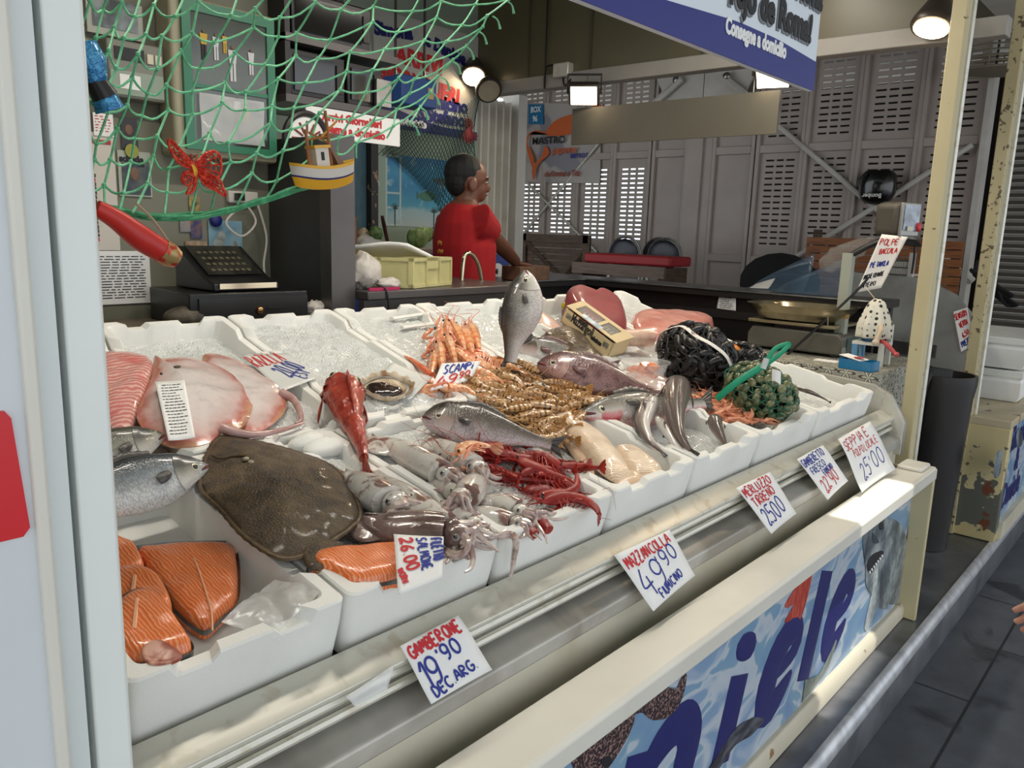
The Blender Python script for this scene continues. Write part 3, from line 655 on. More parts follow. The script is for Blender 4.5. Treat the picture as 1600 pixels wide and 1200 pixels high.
def lie(a,b,off,hw,tilt=35,bend=0):
    """a path lying on the bed from pixel a to pixel b; returns path and the back direction, tipped up by tilt degrees"""
    p,q=D(*a,off+hw),D(*b,off+hw); n=bedn((p[1]+q[1])/2); X=nv(q-p); s=np.cross(n,X); s=s if s[1]>0 else -s
    al=math.radians(tilt); return [p+(q-p)*t+s*bend*4*t*(1-t) for t in np.linspace(0,1,7)],nv(s*math.cos(al)+n*math.sin(al))
def prs(prof,h,w=1): return [(q[0],q[1]*h,q[2]*h,q[3]*w) for q in prof]
BASS=[(0,.006,.006,.006),(.02,.022,.022,.016),(.08,.05,.047,.036),(.18,.083,.08,.052),(.30,.10,.105,.060),(.45,.105,.11,.058),(.62,.085,.088,.046),(.8,.05,.05,.026),(.93,.034,.034,.014),(1,.036,.036,.010)]
BREAM=[(0,.008,.02,.01),(.02,.045,.045,.028),(.07,.095,.075,.05),(.15,.135,.10,.066),(.28,.155,.125,.074),(.42,.15,.13,.07),(.6,.11,.10,.05),(.78,.06,.055,.028),(.92,.034,.034,.014),(1,.038,.038,.01)]
HAKE=[(0,.02,.016,.016),(.03,.034,.03,.034),(.12,.05,.05,.05),(.25,.058,.06,.054),(.42,.055,.058,.046),(.65,.04,.042,.032),(.85,.024,.026,.018),(1,.012,.014,.008)]
SCORP=[(0,.02,.02,.03),(.05,.06,.04,.06),(.15,.085,.05,.085),(.28,.095,.05,.09),(.42,.085,.045,.072),(.6,.06,.04,.05),(.8,.04,.03,.032),(1,.028,.025,.018)]
m_bass=fishmat('bass_skin',[(0,(34,40,44)),(.27,(62,70,76)),(.42,(132,140,144)),(.62,(206,208,206)),(1,(236,234,228))],(100,26),.35)
m_bass2=fishmat('bass_skin_yellow',[(0,(46,48,38)),(.30,(80,80,64)),(.45,(150,150,136)),(.62,(206,206,200)),(1,(236,234,228))],(100,26),.35)
m_bassg=fishmat('bass_gill',[(0,(50,50,50)),(.35,(92,92,86)),(.6,(186,182,170)),(1,(226,222,214))],(20,8),.1,scaledark=.1)
m_umb=fishmat('umbrine_skin',[(0,(44,43,40)),(.27,(70,67,62)),(.44,(142,138,130)),(.65,(212,207,200)),(1,(236,220,214))],(110,30),.45)
m_bream=fishmat('bream_skin',[(0,(44,40,34)),(.28,(74,66,56)),(.45,(116,106,98)),(.62,(180,168,166)),(.8,(214,196,196)),(1,(224,212,210))],(80,22),.4)
m_breamg=fishmat('bream_gill',[(0,(44,40,34)),(.34,(76,66,56)),(.5,(160,138,128)),(1,(222,210,206))],(16,7),.15,scaledark=.1)
m_dent=fishmat('dentex_skin',[(0,(82,58,58)),(.3,(116,82,80)),(.5,(142,106,104)),(.7,(158,120,116)),(1,(150,112,106))],(80,22),.45,blotch=(92,64,66))
m_dentg=fishmat('dentex_gill',[(0,(96,70,68)),(.3,(146,112,106)),(.5,(180,140,128)),(1,(166,130,122))],(16,7),.2,scaledark=.1,blotch=(134,92,92))
m_hake=fishmat('hake_skin',[(0,(96,84,80)),(.3,(128,114,108)),(.48,(166,154,146)),(.66,(208,202,196)),(1,(228,224,218))],(60,16),.15,scaledark=.12)
m_haked=fishmat('hake_dark_skin',[(0,(92,80,76)),(.35,(118,104,98)),(.6,(150,136,128)),(1,(196,186,178))],(60,16),.15,scaledark=.15)
m_scorp=fishmat('scorpion_skin',[(0,(168,58,42)),(.4,(184,74,54)),(.7,(206,122,98)),(1,(222,164,136))],(34,12),.6,blotch=(134,40,32),scaledark=.2)
m_redbass=fishmat('blood_bass_skin',[(0,(60,60,56)),(.3,(104,102,96)),(.46,(172,168,160)),(.66,(226,214,208)),(.85,(226,168,164)),(1,(210,120,118))],(90,24),.3)
m_bloodg=fishmat('blood_gill',[(0,(90,88,80)),(.4,(166,160,150)),(.55,(206,196,186)),(.72,(206,120,118)),(1,(186,40,50))],(18,7),.15,scaledark=.1)
m_fing=mat('grey_fin',(92,88,84),.35,c2=(64,60,58),vs=30,alpha=.93); m_finl=mat('pale_fin',(186,172,164),.35,c2=(150,136,130),vs=30); m_finr=mat('red_fin',(196,86,60),.4,c2=(150,46,36),vs=40)
m_finp=mat('purple_fin',(116,84,82),.35,c2=(88,62,62),vs=30)
# --- the two bass lying towards the left edge
p,u=lie((325,728),(40,806),.0,.022,45); fish('silver sea bass at the left edge, snout touching the brown flatfish','fish',p,u,prs(BASS,1.5,1.4),m_bass,m_fing,name='sea_bass',gm=m_bassg,eye=(.115,.50,.024))
p,u=lie((256,680),(0,762),.0,.02,45); fish('darker sea bass at the left edge below the receipt','fish',p,u,prs(BASS,1.35,1.3),m_bass2,m_fing,name='sea_bass',gm=m_bassg,eye=None)
# --- red scorpionfish lying belly down
P=[D(540,594,.028),D(536,612,.028),D(541,640,.028),D(555,672,.024),D(565,700,.018),D(568,716,.012)]
fish('red scorpionfish lying on the ice, tail pointing at the squid','fish',P,bedn(1.5),prs(SCORP,1.25,1.4),m_scorp,m_finr,name='scorpionfish',lump=.16,dsp=.35,tail=.20,fork=.0,tspread=.28,dorsal=(.14,.75,.06),pect=(.30,.62,.16,.05),eye=(.12,.24,.030),gill=(.25,.06),both=True,anal=False)
# --- bream lying below the scampi sheet
p,u=lie((660,652),(862,694),-.006,.034,42,.004); fish('dark-headed sea bream lying below the scampi price sheet','fish',p,u,prs(BREAM,1.25,1.3),m_bream,m_fing,name='sea_bream',gm=m_breamg,tail=.12,eye=(.125,.50,.027))
# --- purple dentex and the fish behind it
p,u=lie((840,568),(1040,620),.0,.04,42,-.004); fish('large purple-brown bream lying under the opened carton','fish',p,u,prs(BREAM,1.2,1.2),m_dent,m_finp,name='dentex',gm=m_dentg,tail=.10,eye=(.125,.50,.027))
p,u=lie((824,548),(990,580),-.0,.03,42); p=[q+np.array([.03,.10,.0]) for q in p]
fish('pale-bellied bream half hidden behind the purple-brown bream','fish',p,u,prs(BREAM,1.0,1.0),m_umb,m_finp,name='sea_bream',gm=m_breamg,tail=.1,eye=None)
# --- bass with bloody gills
p,u=lie((907,648),(1100,630),-.012,.026,40); fish('sea bass with blood-red gills lying beside the hake','fish',p,u,prs(BASS,1.02,1.1),m_redbass,m_fing,name='sea_bass',gm=m_bloodg,eye=(.12,.50,.023),pect=(.30,.42,.085,.03))
# --- hake
def hake(label,pts,hw,m,off=0,vis=1,up=None,tail=.07,eye=(.075,.40,.020),sc=1):
    P=[D(x,y,off+h) for x,y,h in pts]; n=bedn(1.1)
    if up is None: up=n
    pr=[(a,b*sc,c*sc,d*sc) for a,b,c,d in HAKE]
    return fish(label,'fish',P,up,pr,m,m_fing,name='hake',tail=tail,fork=.1,tspread=.45,dorsal=(.3,.85,.02),pect=(.27,.45,.12,.02),eye=eye,gill=(.2,.05),both=True,anal=False)
side=np.array([1,.12,.25])
hake('large brown hake lying head up across the front box',[(1060,597,.05),(1056,625,.05),(1056,650,.042),(1062,680,.03),(1078,706,.012)],.03,m_haked,0,sc=1.55)
hake('silver hake with open mouth, left of the large brown hake',[(1022,622,.045),(1008,645,.03),(1004,665,.02),(1015,688,.012),(1036,706,.004)],.03,m_hake,0,up=-side,sc=1.35)
hake('thin silver hake lying between the two larger hake',[(1026,652,.03),(1040,672,.024),(1056,694,.016),(1080,716,.004)],.02,m_hake,0,up=side,sc=1.15,eye=None)
hake('single small brown hake lying at the right of its box',[(1116,652,.03),(1119,666,.028),(1126,680,.022),(1132,692,.014),(1135,701,.006)],.02,m_haked,-.012,sc=2.1,tail=0,eye=None)
hake('dark thin fish lying in the last box on the right',[(1238,605,-.0),(1262,612,-.0),(1284,621,-.0),(1296,628,-.005)],.02,mat('black_fish_skin',(60,50,44),.3,c2=(92,78,66),vs=60,coat=.5),-.02,sc=.8,tail=.05,eye=None)
# --- the big fish propped upright on its tail
a=D(797,566,.03); b=ay((820,422),a[1]+.02); X=b-a
pth=[b,b+(a-b)*.15+np.array([.0,-.01,0]),b+(a-b)*.45+np.array([-.006,-.016,0]),b+(a-b)*.75,a]
fish('large silver fish propped upright on its tail in the back row','fish',pth,nv(-MC[:,0]*1+np.array([0,0,-.0])),[(q[0],q[1]*2.0,q[2]*2.0,q[3]*1.6) for q in BASS],m_umb,m_fing,vis=-1,both=True,name='upright_fish',tail=.16,fork=.15,gm=m_bassg,eye=(.14,.50,.034),dorsal=(.45,.8,.04),pect=(.30,.5,.11,.035))
# --- domed flat shapes traced on the bed
def dome(name,label,cat,px,m,T=.02,off=0,pw=2.0,q=.5,n=72,rings=12,noise=.0,nsc=30,parent=None,flatb=True,world=None,normal=None,closed=True,group=None):
    W=[np.array(a) for a in world] if world is not None else [D(x,y,off) for x,y in px]
    O=cat_rom(W,n,True); c=sum(O)/n; N=np.array(normal) if normal is not None else bedn(c[1])
    mb=MB(); R=[]; uv=[]
    for k in range(rings+1):
        s=1-k/rings; s=max(s,.02) if k==rings else s
        h=T*(1-s**pw)**q
        ring=[]
        for i,p in enumerate(O):
            v=c+(p-c)*s+N*h
            if noise: v=v+N*noise*mnoise.noise(Vector(v*nsc))*min(1,(1-s)*4)
            ring.append(v); uv.append((s,i/n))
        R.append(ring)
    R=[[p-N*.004 for p in O]]+R; uv=[(1,i/n) for i in range(n)]+uv
    mb.loft(R,uvs=uv)
    o=mb.build(name,m,parent,angle=60)
    if label: tag(o,label,cat,group)
    return o
# ================================================================== FLAT FISH, FILLETS, SQUID
def wavemat(name,c1,c2,sc=60,dist=2.5,dsc=2,lo=.35,hi=.85,rough=.25,stretch=None,typ='BANDS',blot=None,direction='X'):
    if name in _M: return _M[name]
    t=NT(name); co=t.obj()
    if stretch: co=t.scale(co,stretch)
    wv=t.n('ShaderNodeTexWave',wave_type=typ); wv.inputs['Scale'].default_value=sc; wv.inputs['Distortion'].default_value=dist; wv.inputs['Detail Scale'].default_value=dsc; wv.inputs['Detail'].default_value=2
    if typ=='BANDS': wv.bands_direction=direction
    t.l(co,wv.inputs['Vector']); c=t.ramp(wv.outputs['Fac'],[(lo,c1),(hi,c2)])
    if blot: c=t.mix(t.ramp(t.noise(co,14,4),[(.5,(0,0,0,1)),(.72,(1,1,1,1))]),c,lin(blot))
    t.base(c); t.bump(wv.outputs['Fac'],.25,.002); _M[name]=t.set(rough,coat=.5,sss=.05); return _M[name]
m_pinkf=wavemat('pink_fillet',(206,128,122),(226,182,170),26,3.5,2.2,blot=(206,104,100),direction='Y')
m_salm=wavemat('salmon_flesh',(228,112,52),(240,162,112),62,5.5,1.3,.55,.98,.28,stretch=(1,.5,1))
m_palef=wavemat('pale_fillet',(226,196,164),(238,222,200),52,2.2,2,.3,.8,.3,direction='DIAGONAL')
m_pale2=mat('pale_flesh',(232,206,178),.3,c2=(222,188,158),vs=14,coat=.5,bump=.1,bs=60,sss=.05)
def raymat(name,stops):
    t=NT(name); uv=t.uv(); sx=t.n('ShaderNodeSeparateXYZ'); t.l(uv,sx.inputs[0]); co=t.obj()
    r=t.math('ADD',sx.outputs[0],t.math('MULTIPLY',t.math('SUBTRACT',t.noise(co,16,4),.5),.55))
    c=t.ramp(r,stops); c=t.mix(t.ramp(t.noise(co,60,4),[(.5,(0,0,0,1)),(.75,(.5,.5,.5,1))]),c,lin((196,172,172)))
    t.base(c); t.bump(t.noise(co,45,4),.25,.004); return t.set(.24,coat=.6)
m_ray=raymat('skate_skin',[(.0,(222,214,210)),(.5,(220,208,204)),(.78,(212,182,176)),(.93,(190,112,98)),(1,(190,138,104))])
m_turb=mat('flatfish_skin',(92,74,48),.5,c2=(52,40,26),vs=30,lo=.36,hi=.64,bump=.5,bs=260,coat=.12,det=9)
dome('fish_fillet','pink ridged fish fillet at the far left of the back row','fillet',[(150,562),(190,553),(226,559),(241,575),(233,612),(216,652),(200,690),(172,694),(140,650)],m_pinkf,.028,-.004,3,.5,noise=.006)
def skate(label,px,tail,off,T,extra):
    o=dome('skate',label,'skate',px,m_ray,T,off,1.5,.8,n=90,noise=.006,nsc=22)
    P=[D(x,y,off+h) for x,y,h in tail]; MB().tube(cat_rom(P,24),[.011,.008,.006,.003],10).build('tail',mat('skate_tail',(196,160,154),.25,c2=(170,128,122),vs=30,coat=.6),o)
    for nm,q,s,m in extra: 
        c=D(*q,off+T*.8); MB().ell(c,s,n=12,m=7).build(nm,m,o)
    return o
skate('pale pink skate lying under the front skate, tail curling right','skate' and [(316,560),(330,552),(370,562),(412,586),(448,612),(446,640),(434,655),(410,672),(386,676),(350,650),(322,600)],[(440,614,.01),(458,624,.01),(468,642,.006),(470,656,.004),(462,662,.004)],-.002,.022,[])
sk=skate('front skate with the paper receipt on it','skate' and [(241,556),(252,560),(292,558),(330,568),(362,582),(388,602),(395,622),(392,645),(376,668),(350,672),(330,690),(300,698),(264,696),(235,680),(217,660),(214,640),(226,610),(238,585)],[(345,668,.012),(370,676,.010),(400,679,.008),(440,672,.006),(474,661,.004)],.012,.026,
 [('nose_mark',(277,573),(.008,.006,.003),mat('olive_mark',(74,66,44),.5)),('eye',(252,584),(.003,.003,.003),m_eyeb)])
# papers lying on the fish
def sheet(name,label,cat,corners,m,lift=.0,curl=.0,nu=10,nvv=12,dirn=None):
    """corners TL,TR,BR,BL as world points; returns object and map fn(u metres,v metres up from bottom-left)"""
    TL,TR,BR,BL=[np.array(c,float) for c in corners]; W=(np.linalg.norm(TR-TL)+np.linalg.norm(BR-BL))/2; H=(np.linalg.norm(TL-BL)+np.linalg.norm(TR-BR))/2
    n=nv(np.cross(BR-BL,TL-BL)); n=n if n@(np.array([0,0,CAM_H])-BL)>0 else -n
    def raw(u,v): return (BL*(1-u)+BR*u)*(1-v)+(TL*(1-u)+TR*u)*v+n*(lift+curl*(4*(u-.5)**2*(.4+.6*(1-v))-.3*math.sin(v*5+1)))
    def fn(a,b):
        u,v=a/W,b/H; return raw(u,v),n
    o=MB().grid(raw,nu,nvv).build(name,m,mod=[('SOLIDIFY',dict(thickness=.0006,offset=-1))]); tag(o,label,cat)
    return o,fn,W,H
def lines(o,fn,W,H,rows,m,x0=.08,x1=.92,y0=.06,y1=.94,h=.35,seed=0,lift=.0009,name='printed_lines',frag=4):
    R=random.Random(seed); mb=MB()
    for k in range(rows):
        v=H*(y1-(y1-y0)*(k+.5)/rows); x=W*x0+R.random()*.1*W; hh=H*(y1-y0)/rows*h
        for f_ in range(frag):
            L=W*(x1-x0)/frag*R.uniform(.3,.95)
            if x+L>W*x1: break
            q=[fn(x,v),fn(x+L,v),fn(x+L,v+hh),fn(x,v+hh)]; mb.add([p+n*lift for p,n in q],[(0,1,2,3)]); x+=L+W*.03
    return mb.build(name,m,o,smooth=False)
def ink(o,fn,items,name='handwriting'):
    for i,(s,u,v,w_,h_,ang,m,wd) in enumerate(items):
        mb=MB(); a=math.radians(ang); hand(mb,s,fn,u,v,w_,h_,(math.cos(a),math.sin(a)),wd); mb.build(name,m,o,smooth=False)
o,fn,W,H=sheet('receipt','long white till receipt lying on the front skate','receipt',[D(242,597,.042),D(288,594,.046),D(305,684,.038),D(263,689,.034)],m_paper,0,.002)
lines(o,fn,W,H,17,m_ink,.1,.9,h=.22,seed=2,frag=5); 
m_wet=mat('wet_paper',(236,238,234),.3,alpha=.75,coat=.4)
o,fn,W,H=sheet('price_sheet','wet price sheet lying on the ice beside the skates','price tag',[D(377,553,.006),D(452,552,.006),D(497,590,.006),D(440,612,.006)],m_wet)
ink(o,fn,[('RAZILLA',W*.05,H*.62,W*.125,H*.28,12,m_red,.0017),('20.00',W*.48,H*.22,W*.14,H*.36,28,m_blue,.0019),('Est',W*.72,H*.10,W*.11,H*.22,30,m_blue,.0017)])
# turbot
TB=[(328,705),(349,682),(397,688),(460,704),(517,727),(545,760),(560,799),(545,820),(519,838),(500,850),(444,866),(386,836),(344,791),(318,765),(317,738)]
o=dome('flatfish','large brown flatfish lying across two boxes','flatfish',TB,m_turb,.026,.014,1.6,.75,n=100,noise=.004,nsc=40)
fr=MB(); Q=cat_rom([D(x,y,.016) for x,y in TB],140,True); c=sum(Q)/140
fr.loft([[p for p in Q],[p+(p-c)*(.055+.012*(i%2))-np.array([0,0,.003]) for i,p in enumerate(Q)]],False,False); fr.build('fin_fringe',mat('flatfish_fin',(92,74,48),.4,c2=(62,48,32),vs=60),o,mod=[('SOLIDIFY',dict(thickness=.002))])
dome('tail_fin',None,None,[(508,842),(535,850),(541,872),(510,884),(482,884),(474,858)],m_turb,.005,.014,parent=o,n=40)
for q in ((384,717),(392,722)): MB().ell(D(*q,.038),(.006,.006,.004)).build('eye',mat('flatfish_eye',(150,140,116),.2),o)
MB().tube(cat_rom([D(332,712,.026),D(345,716,.03),D(362,712,.032),(D(385,712,.036))],14),.0025,6).build('mouth',mat('flatfish_fin',(92,74,48)),o)
# salmon
m_skin=mat('salmon_skin',(46,48,52),.25,c2=(110,112,112),vs=20,coat=.6)
def salmon(label,px,T,off,steak=False):
    o=dome('salmon_steak' if steak else 'salmon_fillet',label,'salmon',px,m_salm,T,off,9,.5,n=80,noise=.004,nsc=30)
    W=cat_rom([D(x,y,off-.002) for x,y in px],80,True); c=sum(W)/80
    MB().loft([[p+(p-c)*.012+NF*.0 for p in W],[p+(p-c)*.016+NF*T*.55 for p in W],[p-(p-c)*.02+NF*T*.3 for p in W]],False,False).build('skin',m_skin,o); return o
o=salmon('large salmon fillet with white stripes in the front left box',[(212,868),(235,861),(300,856),(361,858),(371,880),(374,920),(369,952),(345,975),(322,995),(300,986),(268,955),(232,905)],.022,-.045)
MB().tube(cat_rom([D(296,860,-.024),D(308,885,-.022),(D(320,920,-.022)),D(330,955,-.022),D(332,985,-.026)],20),.0016,5).build('bone_line',mat('bone_line',(236,176,136),.4),o)
salmon('small salmon piece at the left edge behind the steaks',[(160,858),(200,866),(220,890),(226,910),(205,922),(160,930)],.035,-.050)
def steak(label,px,hole,off,T):
    o=salmon(label,px,T,off,True)
    if hole: dome('belly_opening',None,None,hole,mat('pink_membrane',(214,162,142),.4,c2=(150,70,50),vs=30,lo=.45,hi=.55),.003,off+T*.93,2,.5,parent=o,n=40,noise=.004)
    a=[D(x,y,off+T) for x,y in ((px[1][0],px[1][1]),((px[1][0]+px[-1][0])/2+14,(px[1][1]+px[-1][1])/2))]
    MB().tube(a,.003,6).build('bone_line',mat('bone_line',(236,176,136),.4),o); return o
steak('second salmon steak of the stack at the left edge',[(168,912),(210,900),(244,914),(262,940),(270,975),(240,1000),(170,1010)],None,-.036,.03)
steak('front salmon steak with an open belly cavity, left edge',[(176,965),(214,936),(248,948),(272,980),(292,1010),(300,1032),(262,1046),(214,1052),(176,1030)],[(222,1014),(236,998),(254,1000),(276,1014),(284,1026),(262,1036),(232,1036)],-.016,.03)
steak('salmon trimming lying under the front steak',[(160,1030),(200,1030),(250,1044),(265,1058),(248,1066),(210,1060),(160,1060)],None,-.045,.016)
o=salmon('salmon fillet beside the sheet reading filetto salmone',[(480,888),(494,877),(540,871),(605,866),(645,868),(650,905),(592,925),(548,925),(514,910),(484,900)],.030,-.008)
# clear film in the salmon box
def film(name,label,px,off,amp,seed,cat='plastic film',n=40):
    Q=[D(x,y,off) for x,y in px]; TL,TR,BR,BL=Q
    def fn(u,v):
        p=(BL*(1-u)+BR*u)*(1-v)+(TL*(1-u)+TR*u)*v; z=amp*(mnoise.noise(Vector(p*9)+Vector((seed,0,0)))+.55*abs(mnoise.noise(Vector(p*22)))+.10*abs(mnoise.noise(Vector(p*60))))
        return p+NF*z
    return tag(MB().grid(fn,n,n).build(name,m_film,angle=25),label,cat)
film('plastic_film','crumpled clear plastic film folded over the box edge by the salmon',[(345,980),(430,902),(510,932),(432,1000)],-.010,.026,1)
film('plastic_film','clear plastic film under the salmon steaks at the front wall',[(200,1010),(380,960),(450,1010),(205,1090)],-.055,.014,5)
# pale fillets
dome('fish_fillet','large pale ridged fillet pointing at the striped prawns','fillet',[(858,645),(868,636),(885,648),(925,672),(962,706),(986,742),(980,750),(962,752),(935,734),(905,700),(875,672)],m_palef,.028,-.012,2.4,.5,noise=.003)
dome('fish_fillet','pale fillet folded over the right wall of its box','fillet',[(960,704),(972,698),(990,704),(1020,722),(1036,742),(1030,752),(1010,750),(985,738)],m_palef,.024,-.014,2.4,.5,noise=.004)
dome('fish_fillet','small pale fillet lying lowest in its box','fillet',[(958,750),(985,738),(1012,748),(1010,758),(988,766),(964,764)],m_pale2,.018,-.022,2.2,.5,noise=.004)
dome('fish_fillet','smooth pale fillet edge beneath the large ridged fillet','fillet',[(856,640),(872,640),(905,690),(930,738),(914,732),(884,694)],m_pale2,.016,-.028,2.2,.5,noise=.004)
# squid
t=NT('squid_skin'); co=t.obj(); f=t.ramp(t.noise(co,24,6,.8),[(.51,(0,0,0,1)),(.60,(1,1,1,1))])
t.base(t.mix(f,t.mix(t.noise(co,90,3),lin((228,224,216)),lin((200,196,188))),lin((136,104,94)))); t.bump(t.noise(co,60,3),.2,.003); m_sq=t.set(.18,coat=.8,sss=.08)
m_sqd=mat('dark_squid_skin',(134,114,108),.2,c2=(92,72,68),vs=20,lo=.4,hi=.62,coat=.8,bump=.2,bs=60)
m_arm=mat('squid_arm',(206,190,180),.22,c2=(150,120,114),vs=40,coat=.7)
def squid(label,tip,head,w,off=-.012,arms=8,al=.06,seed=0,m=None,fin=True,curl=1.0,lift=.0):
    R=random.Random(seed); a,b=D(*tip,off+.006),D(*head,off+w*.8+lift); n=bedn(a[1]); X=nv(b-a); L=np.linalg.norm(b-a); S=np.cross(n,X); m=m or m_sq
    e=empty('squid',(a+b)/2-n*w,label,'squid','squid spread over the ice in the front boxes')
    K=22; P=[a+(b-a)*t+S*.012*math.sin(t*2.4+seed)*0.6 for t in np.linspace(0,1,K)]
    pr=[.03,.30,.52,.72,.86,.95,1,1,.97,.93]
    MB().tube(P,[w*q for q in pr],16,up=n,flat=.8).build('mantle',m,e)
    if fin:
        for sd in (1,-1):
            MB().grid(lambda u,v:a+X*L*(.02+.48*u)+S*sd*(w*.25+v*w*1.15*math.sin(math.pi*u)**.8)+n*(w*.25-.4*v*w),10,5).build('fin',m,e,mod=[('SOLIDIFY',dict(thickness=.003))])
    hc=b+X*w*.55; MB().ell(hc,(w*.72,w*.72,w*.62),n=14,m=9).build('head',m,e)
    for sd in (1,-1):
        ey=MB().ell(hc+S*sd*w*.55+n*w*.25+X*w*.1,(w*.18,)*3,n=10,m=6).build('eye',mat('squid_eye',(150,146,138),.15,coat=1),e)
        MB().ell(hc+S*sd*w*.63+n*w*.32+X*w*.1,(w*.12,)*3,n=8,m=5).build('pupil',m_eyeb,ey)
    for k in range(arms):
        th=2*math.pi*k/arms; st=hc+X*w*.4+S*w*.4*math.cos(th)+n*w*.3*math.sin(th); Q=[st]; d=nv(X+S*.4*math.cos(th)); l=al*R.uniform(.7,1.3)
        tw=R.uniform(-1,1)*9*curl
        for j in range(1,12):
            an=tw*j/12*.35; dd=d*math.cos(an)+S*math.sin(an); p=Q[-1]+dd*l/11; 
            h=(p-b)@n; p=p-n*max(0,h+w*.3)*.35 if j>3 else p
            Q.append(p)
        MB().tube(Q,[w*.22,w*.17,w*.12,w*.05],7,up=n).build('tentacle',m_arm,e)
    return e
squid('long squid with its tip under the scorpionfish tail',(574,682),(690,738),.034,seed=1)
squid('squid behind it, running from the flatfish to the middle of the box',(568,738),(696,822),.036,seed=2)
squid('squid beside the flatfish with coiled arms',(532,738),(610,782),.038,seed=3,curl=2.6,al=.09)
squid('squid lying under the bream belly next to the red prawns',(674,684),(738,728),.032,seed=4)
squid('plump squid pointing towards the camera with a big dark eye',(756,742),(724,774),.030,seed=5,fin=False,al=.04,lift=.012)
squid('pale squid at the right with white tentacles reaching the red pieces',(752,776),(806,796),.024,seed=6,al=.085,curl=1.6)
squid('flat pale squid lowest on the ice near the box wall',(716,798),(798,815),.022,seed=7,al=.05)
squid('small squid squeezed between two longer squid',(684,786),(734,815),.022,seed=8,al=.045)
squid('small squid beneath the long squid, arms to the right',(672,748),(722,772),.022,seed=9,al=.05)
squid('dark brown squid behind the sheet reading filetto salmone',(543,818),(694,836),.034,off=-.004,seed=10,m=m_sqd,al=.075,curl=2.2)
squid('upper dark squid resting on the dark brown squid',(566,808),(694,822),.026,off=.012,seed=11,m=m_sqd,al=.06,curl=2.0)
P=[D(778,838,.012),D(800,836,.016),D(806,848,.012),ay((803,870),.852),ay((800,892),.852),ay((796,902),.852)]
tag(MB().tube(cat_rom(P,24),[.008,.007,.006,.004,.002],8).build('tentacle',m_arm),'single tentacle hanging over the box edge in front','tentacle')
# scallop
o=dome('scallop','opened scallop with dark meat lying on the ice','scallop',[(566,602),(588,591),(612,590),(636,600),(640,612),(618,624),(592,622),(572,612)],mat('scallop_shell',(222,206,176),.4,c2=(120,88,60),vs=18,lo=.42,hi=.6),.008,.010,2,.5,n=60)
W=cat_rom([D(x,y,.018) for x,y in [(566,602),(588,591),(612,590),(636,600),(640,612),(618,624),(592,622),(572,612)]],72,True); c=sum(W)/72
MB().loft([[p-(p-c)*.05+NR*.004 for p in W],[p+(p-c)*(.10+.06*(i%6<3))+NR*(.010+.004*(i%6<3)) for i,p in enumerate(W)],[p+(p-c)*(.07+.06*(i%6<3))+NR*(.002) for i,p in enumerate(W)]],False,False).build('fluted_edge',mat('scallop_edge',(226,212,186),.4,c2=(150,112,76),vs=30),o,mod=[('SOLIDIFY',dict(thickness=.002))])
dome('meat',None,None,[(572,604),(590,598),(612,602),(630,612),(612,619),(586,617)],mat('scallop_meat',(52,34,26),.2,c2=(30,22,20),vs=30,coat=.8),.012,.016,parent=o,n=40,noise=.004,nsc=60)
# tuna, swordfish, loin, monkfish tail
dome('tuna_block','dark red tuna block standing behind the carton','tuna',[(878,492),(884,476),(905,478),(925,486),(940,480),(968,496),(978,522),(975,545),(935,556),(900,530)],mat('tuna_flesh',(140,52,56),.6,c2=(120,42,46),vs=6,bump=.1,bs=120,coat=.3,sss=.05),.105,-.02,5,.45,noise=.003,normal=(0,-.1,1))
m_sw=mat('swordfish_flesh',(218,158,144),.25,c2=(196,110,98),vs=9,lo=.42,hi=.75,coat=.7,sss=.05)
o=dome('swordfish_piece','wrapped pink swordfish piece behind the black mussel bag','swordfish',[(984,520),(990,500),(1040,498),(1100,502),(1116,512),(1092,530),(1040,540),(1000,535)],m_sw,.058,-.02,5,.45,noise=.004,normal=(0,-.1,1))
tag(MB().tube([D(945,522,.02),D(985,528,.022),D(1014,527,.026)],[.018,.030,.036],16).build('fish_loin',mat('loin_skin',(224,196,176),.3,c2=(206,150,130),vs=16,coat=.5)),'pale fish loin with a red cut end, right of the carton','fish loin')
lo=bpy.data.objects['fish_loin']; a,b=D(1014,527,.026),D(985,528,.022)
MB().tube([a,a+nv(a-b)*.004],.033,18).build('cut_end',mat('loin_cut',(190,56,36),.3,c2=(170,40,30),vs=40),lo)
o=dome('monkfish_tail','glossy pale fish tail lying below the salmon tub','fish',[(958,600),(975,584),(1000,580),(1024,588),(1044,598),(1070,606),(1066,622),(1030,622),(990,626),(966,618)],mat('monk_flesh',(226,206,196),.18,c2=(204,172,168),vs=14,coat=.8,sss=.05),.035,-.015,2,.5,noise=.006,nsc=30)
tag(MB().lathe([(.018,0),(.022,.045),(.021,.045),(.017,.002)],D(952,590,-.01),18,True,False).build('plastic_cup',m_film),'small clear plastic cup left of the pale fish tail','cup')
# salmon tub
c0=D(1006,597,-.012); e=empty('salmon_tub',c0,'clear plastic tub of salmon cubes beside the mussel bag','tub')
MB().lathe([(.055,0),(.062,.03),(.074,.062),(.08,.064),(.08,.066),(.072,.064),(.060,.03),(.053,.003)],c0,32).build('tub_wall',mat('tub_plastic',(226,232,232),.06,alpha=.22,spec=.8),e)
R=random.Random(5)
for k in range(16):
    an=R.uniform(0,6.28); r=R.uniform(0,.038); p=c0+np.array([r*math.cos(an),r*math.sin(an),.018+.016*(k//6)])
    o=MB().box(p,(.034,.026,.018),Matrix.Rotation(R.uniform(0,3),3,'Z')@Matrix.Rotation(R.uniform(-.5,.5),3,'X')).build('salmon_cube',m_salm,mod=bev(.003)); tag(o,'salmon cube in the clear plastic tub','salmon','salmon cubes in the tub')
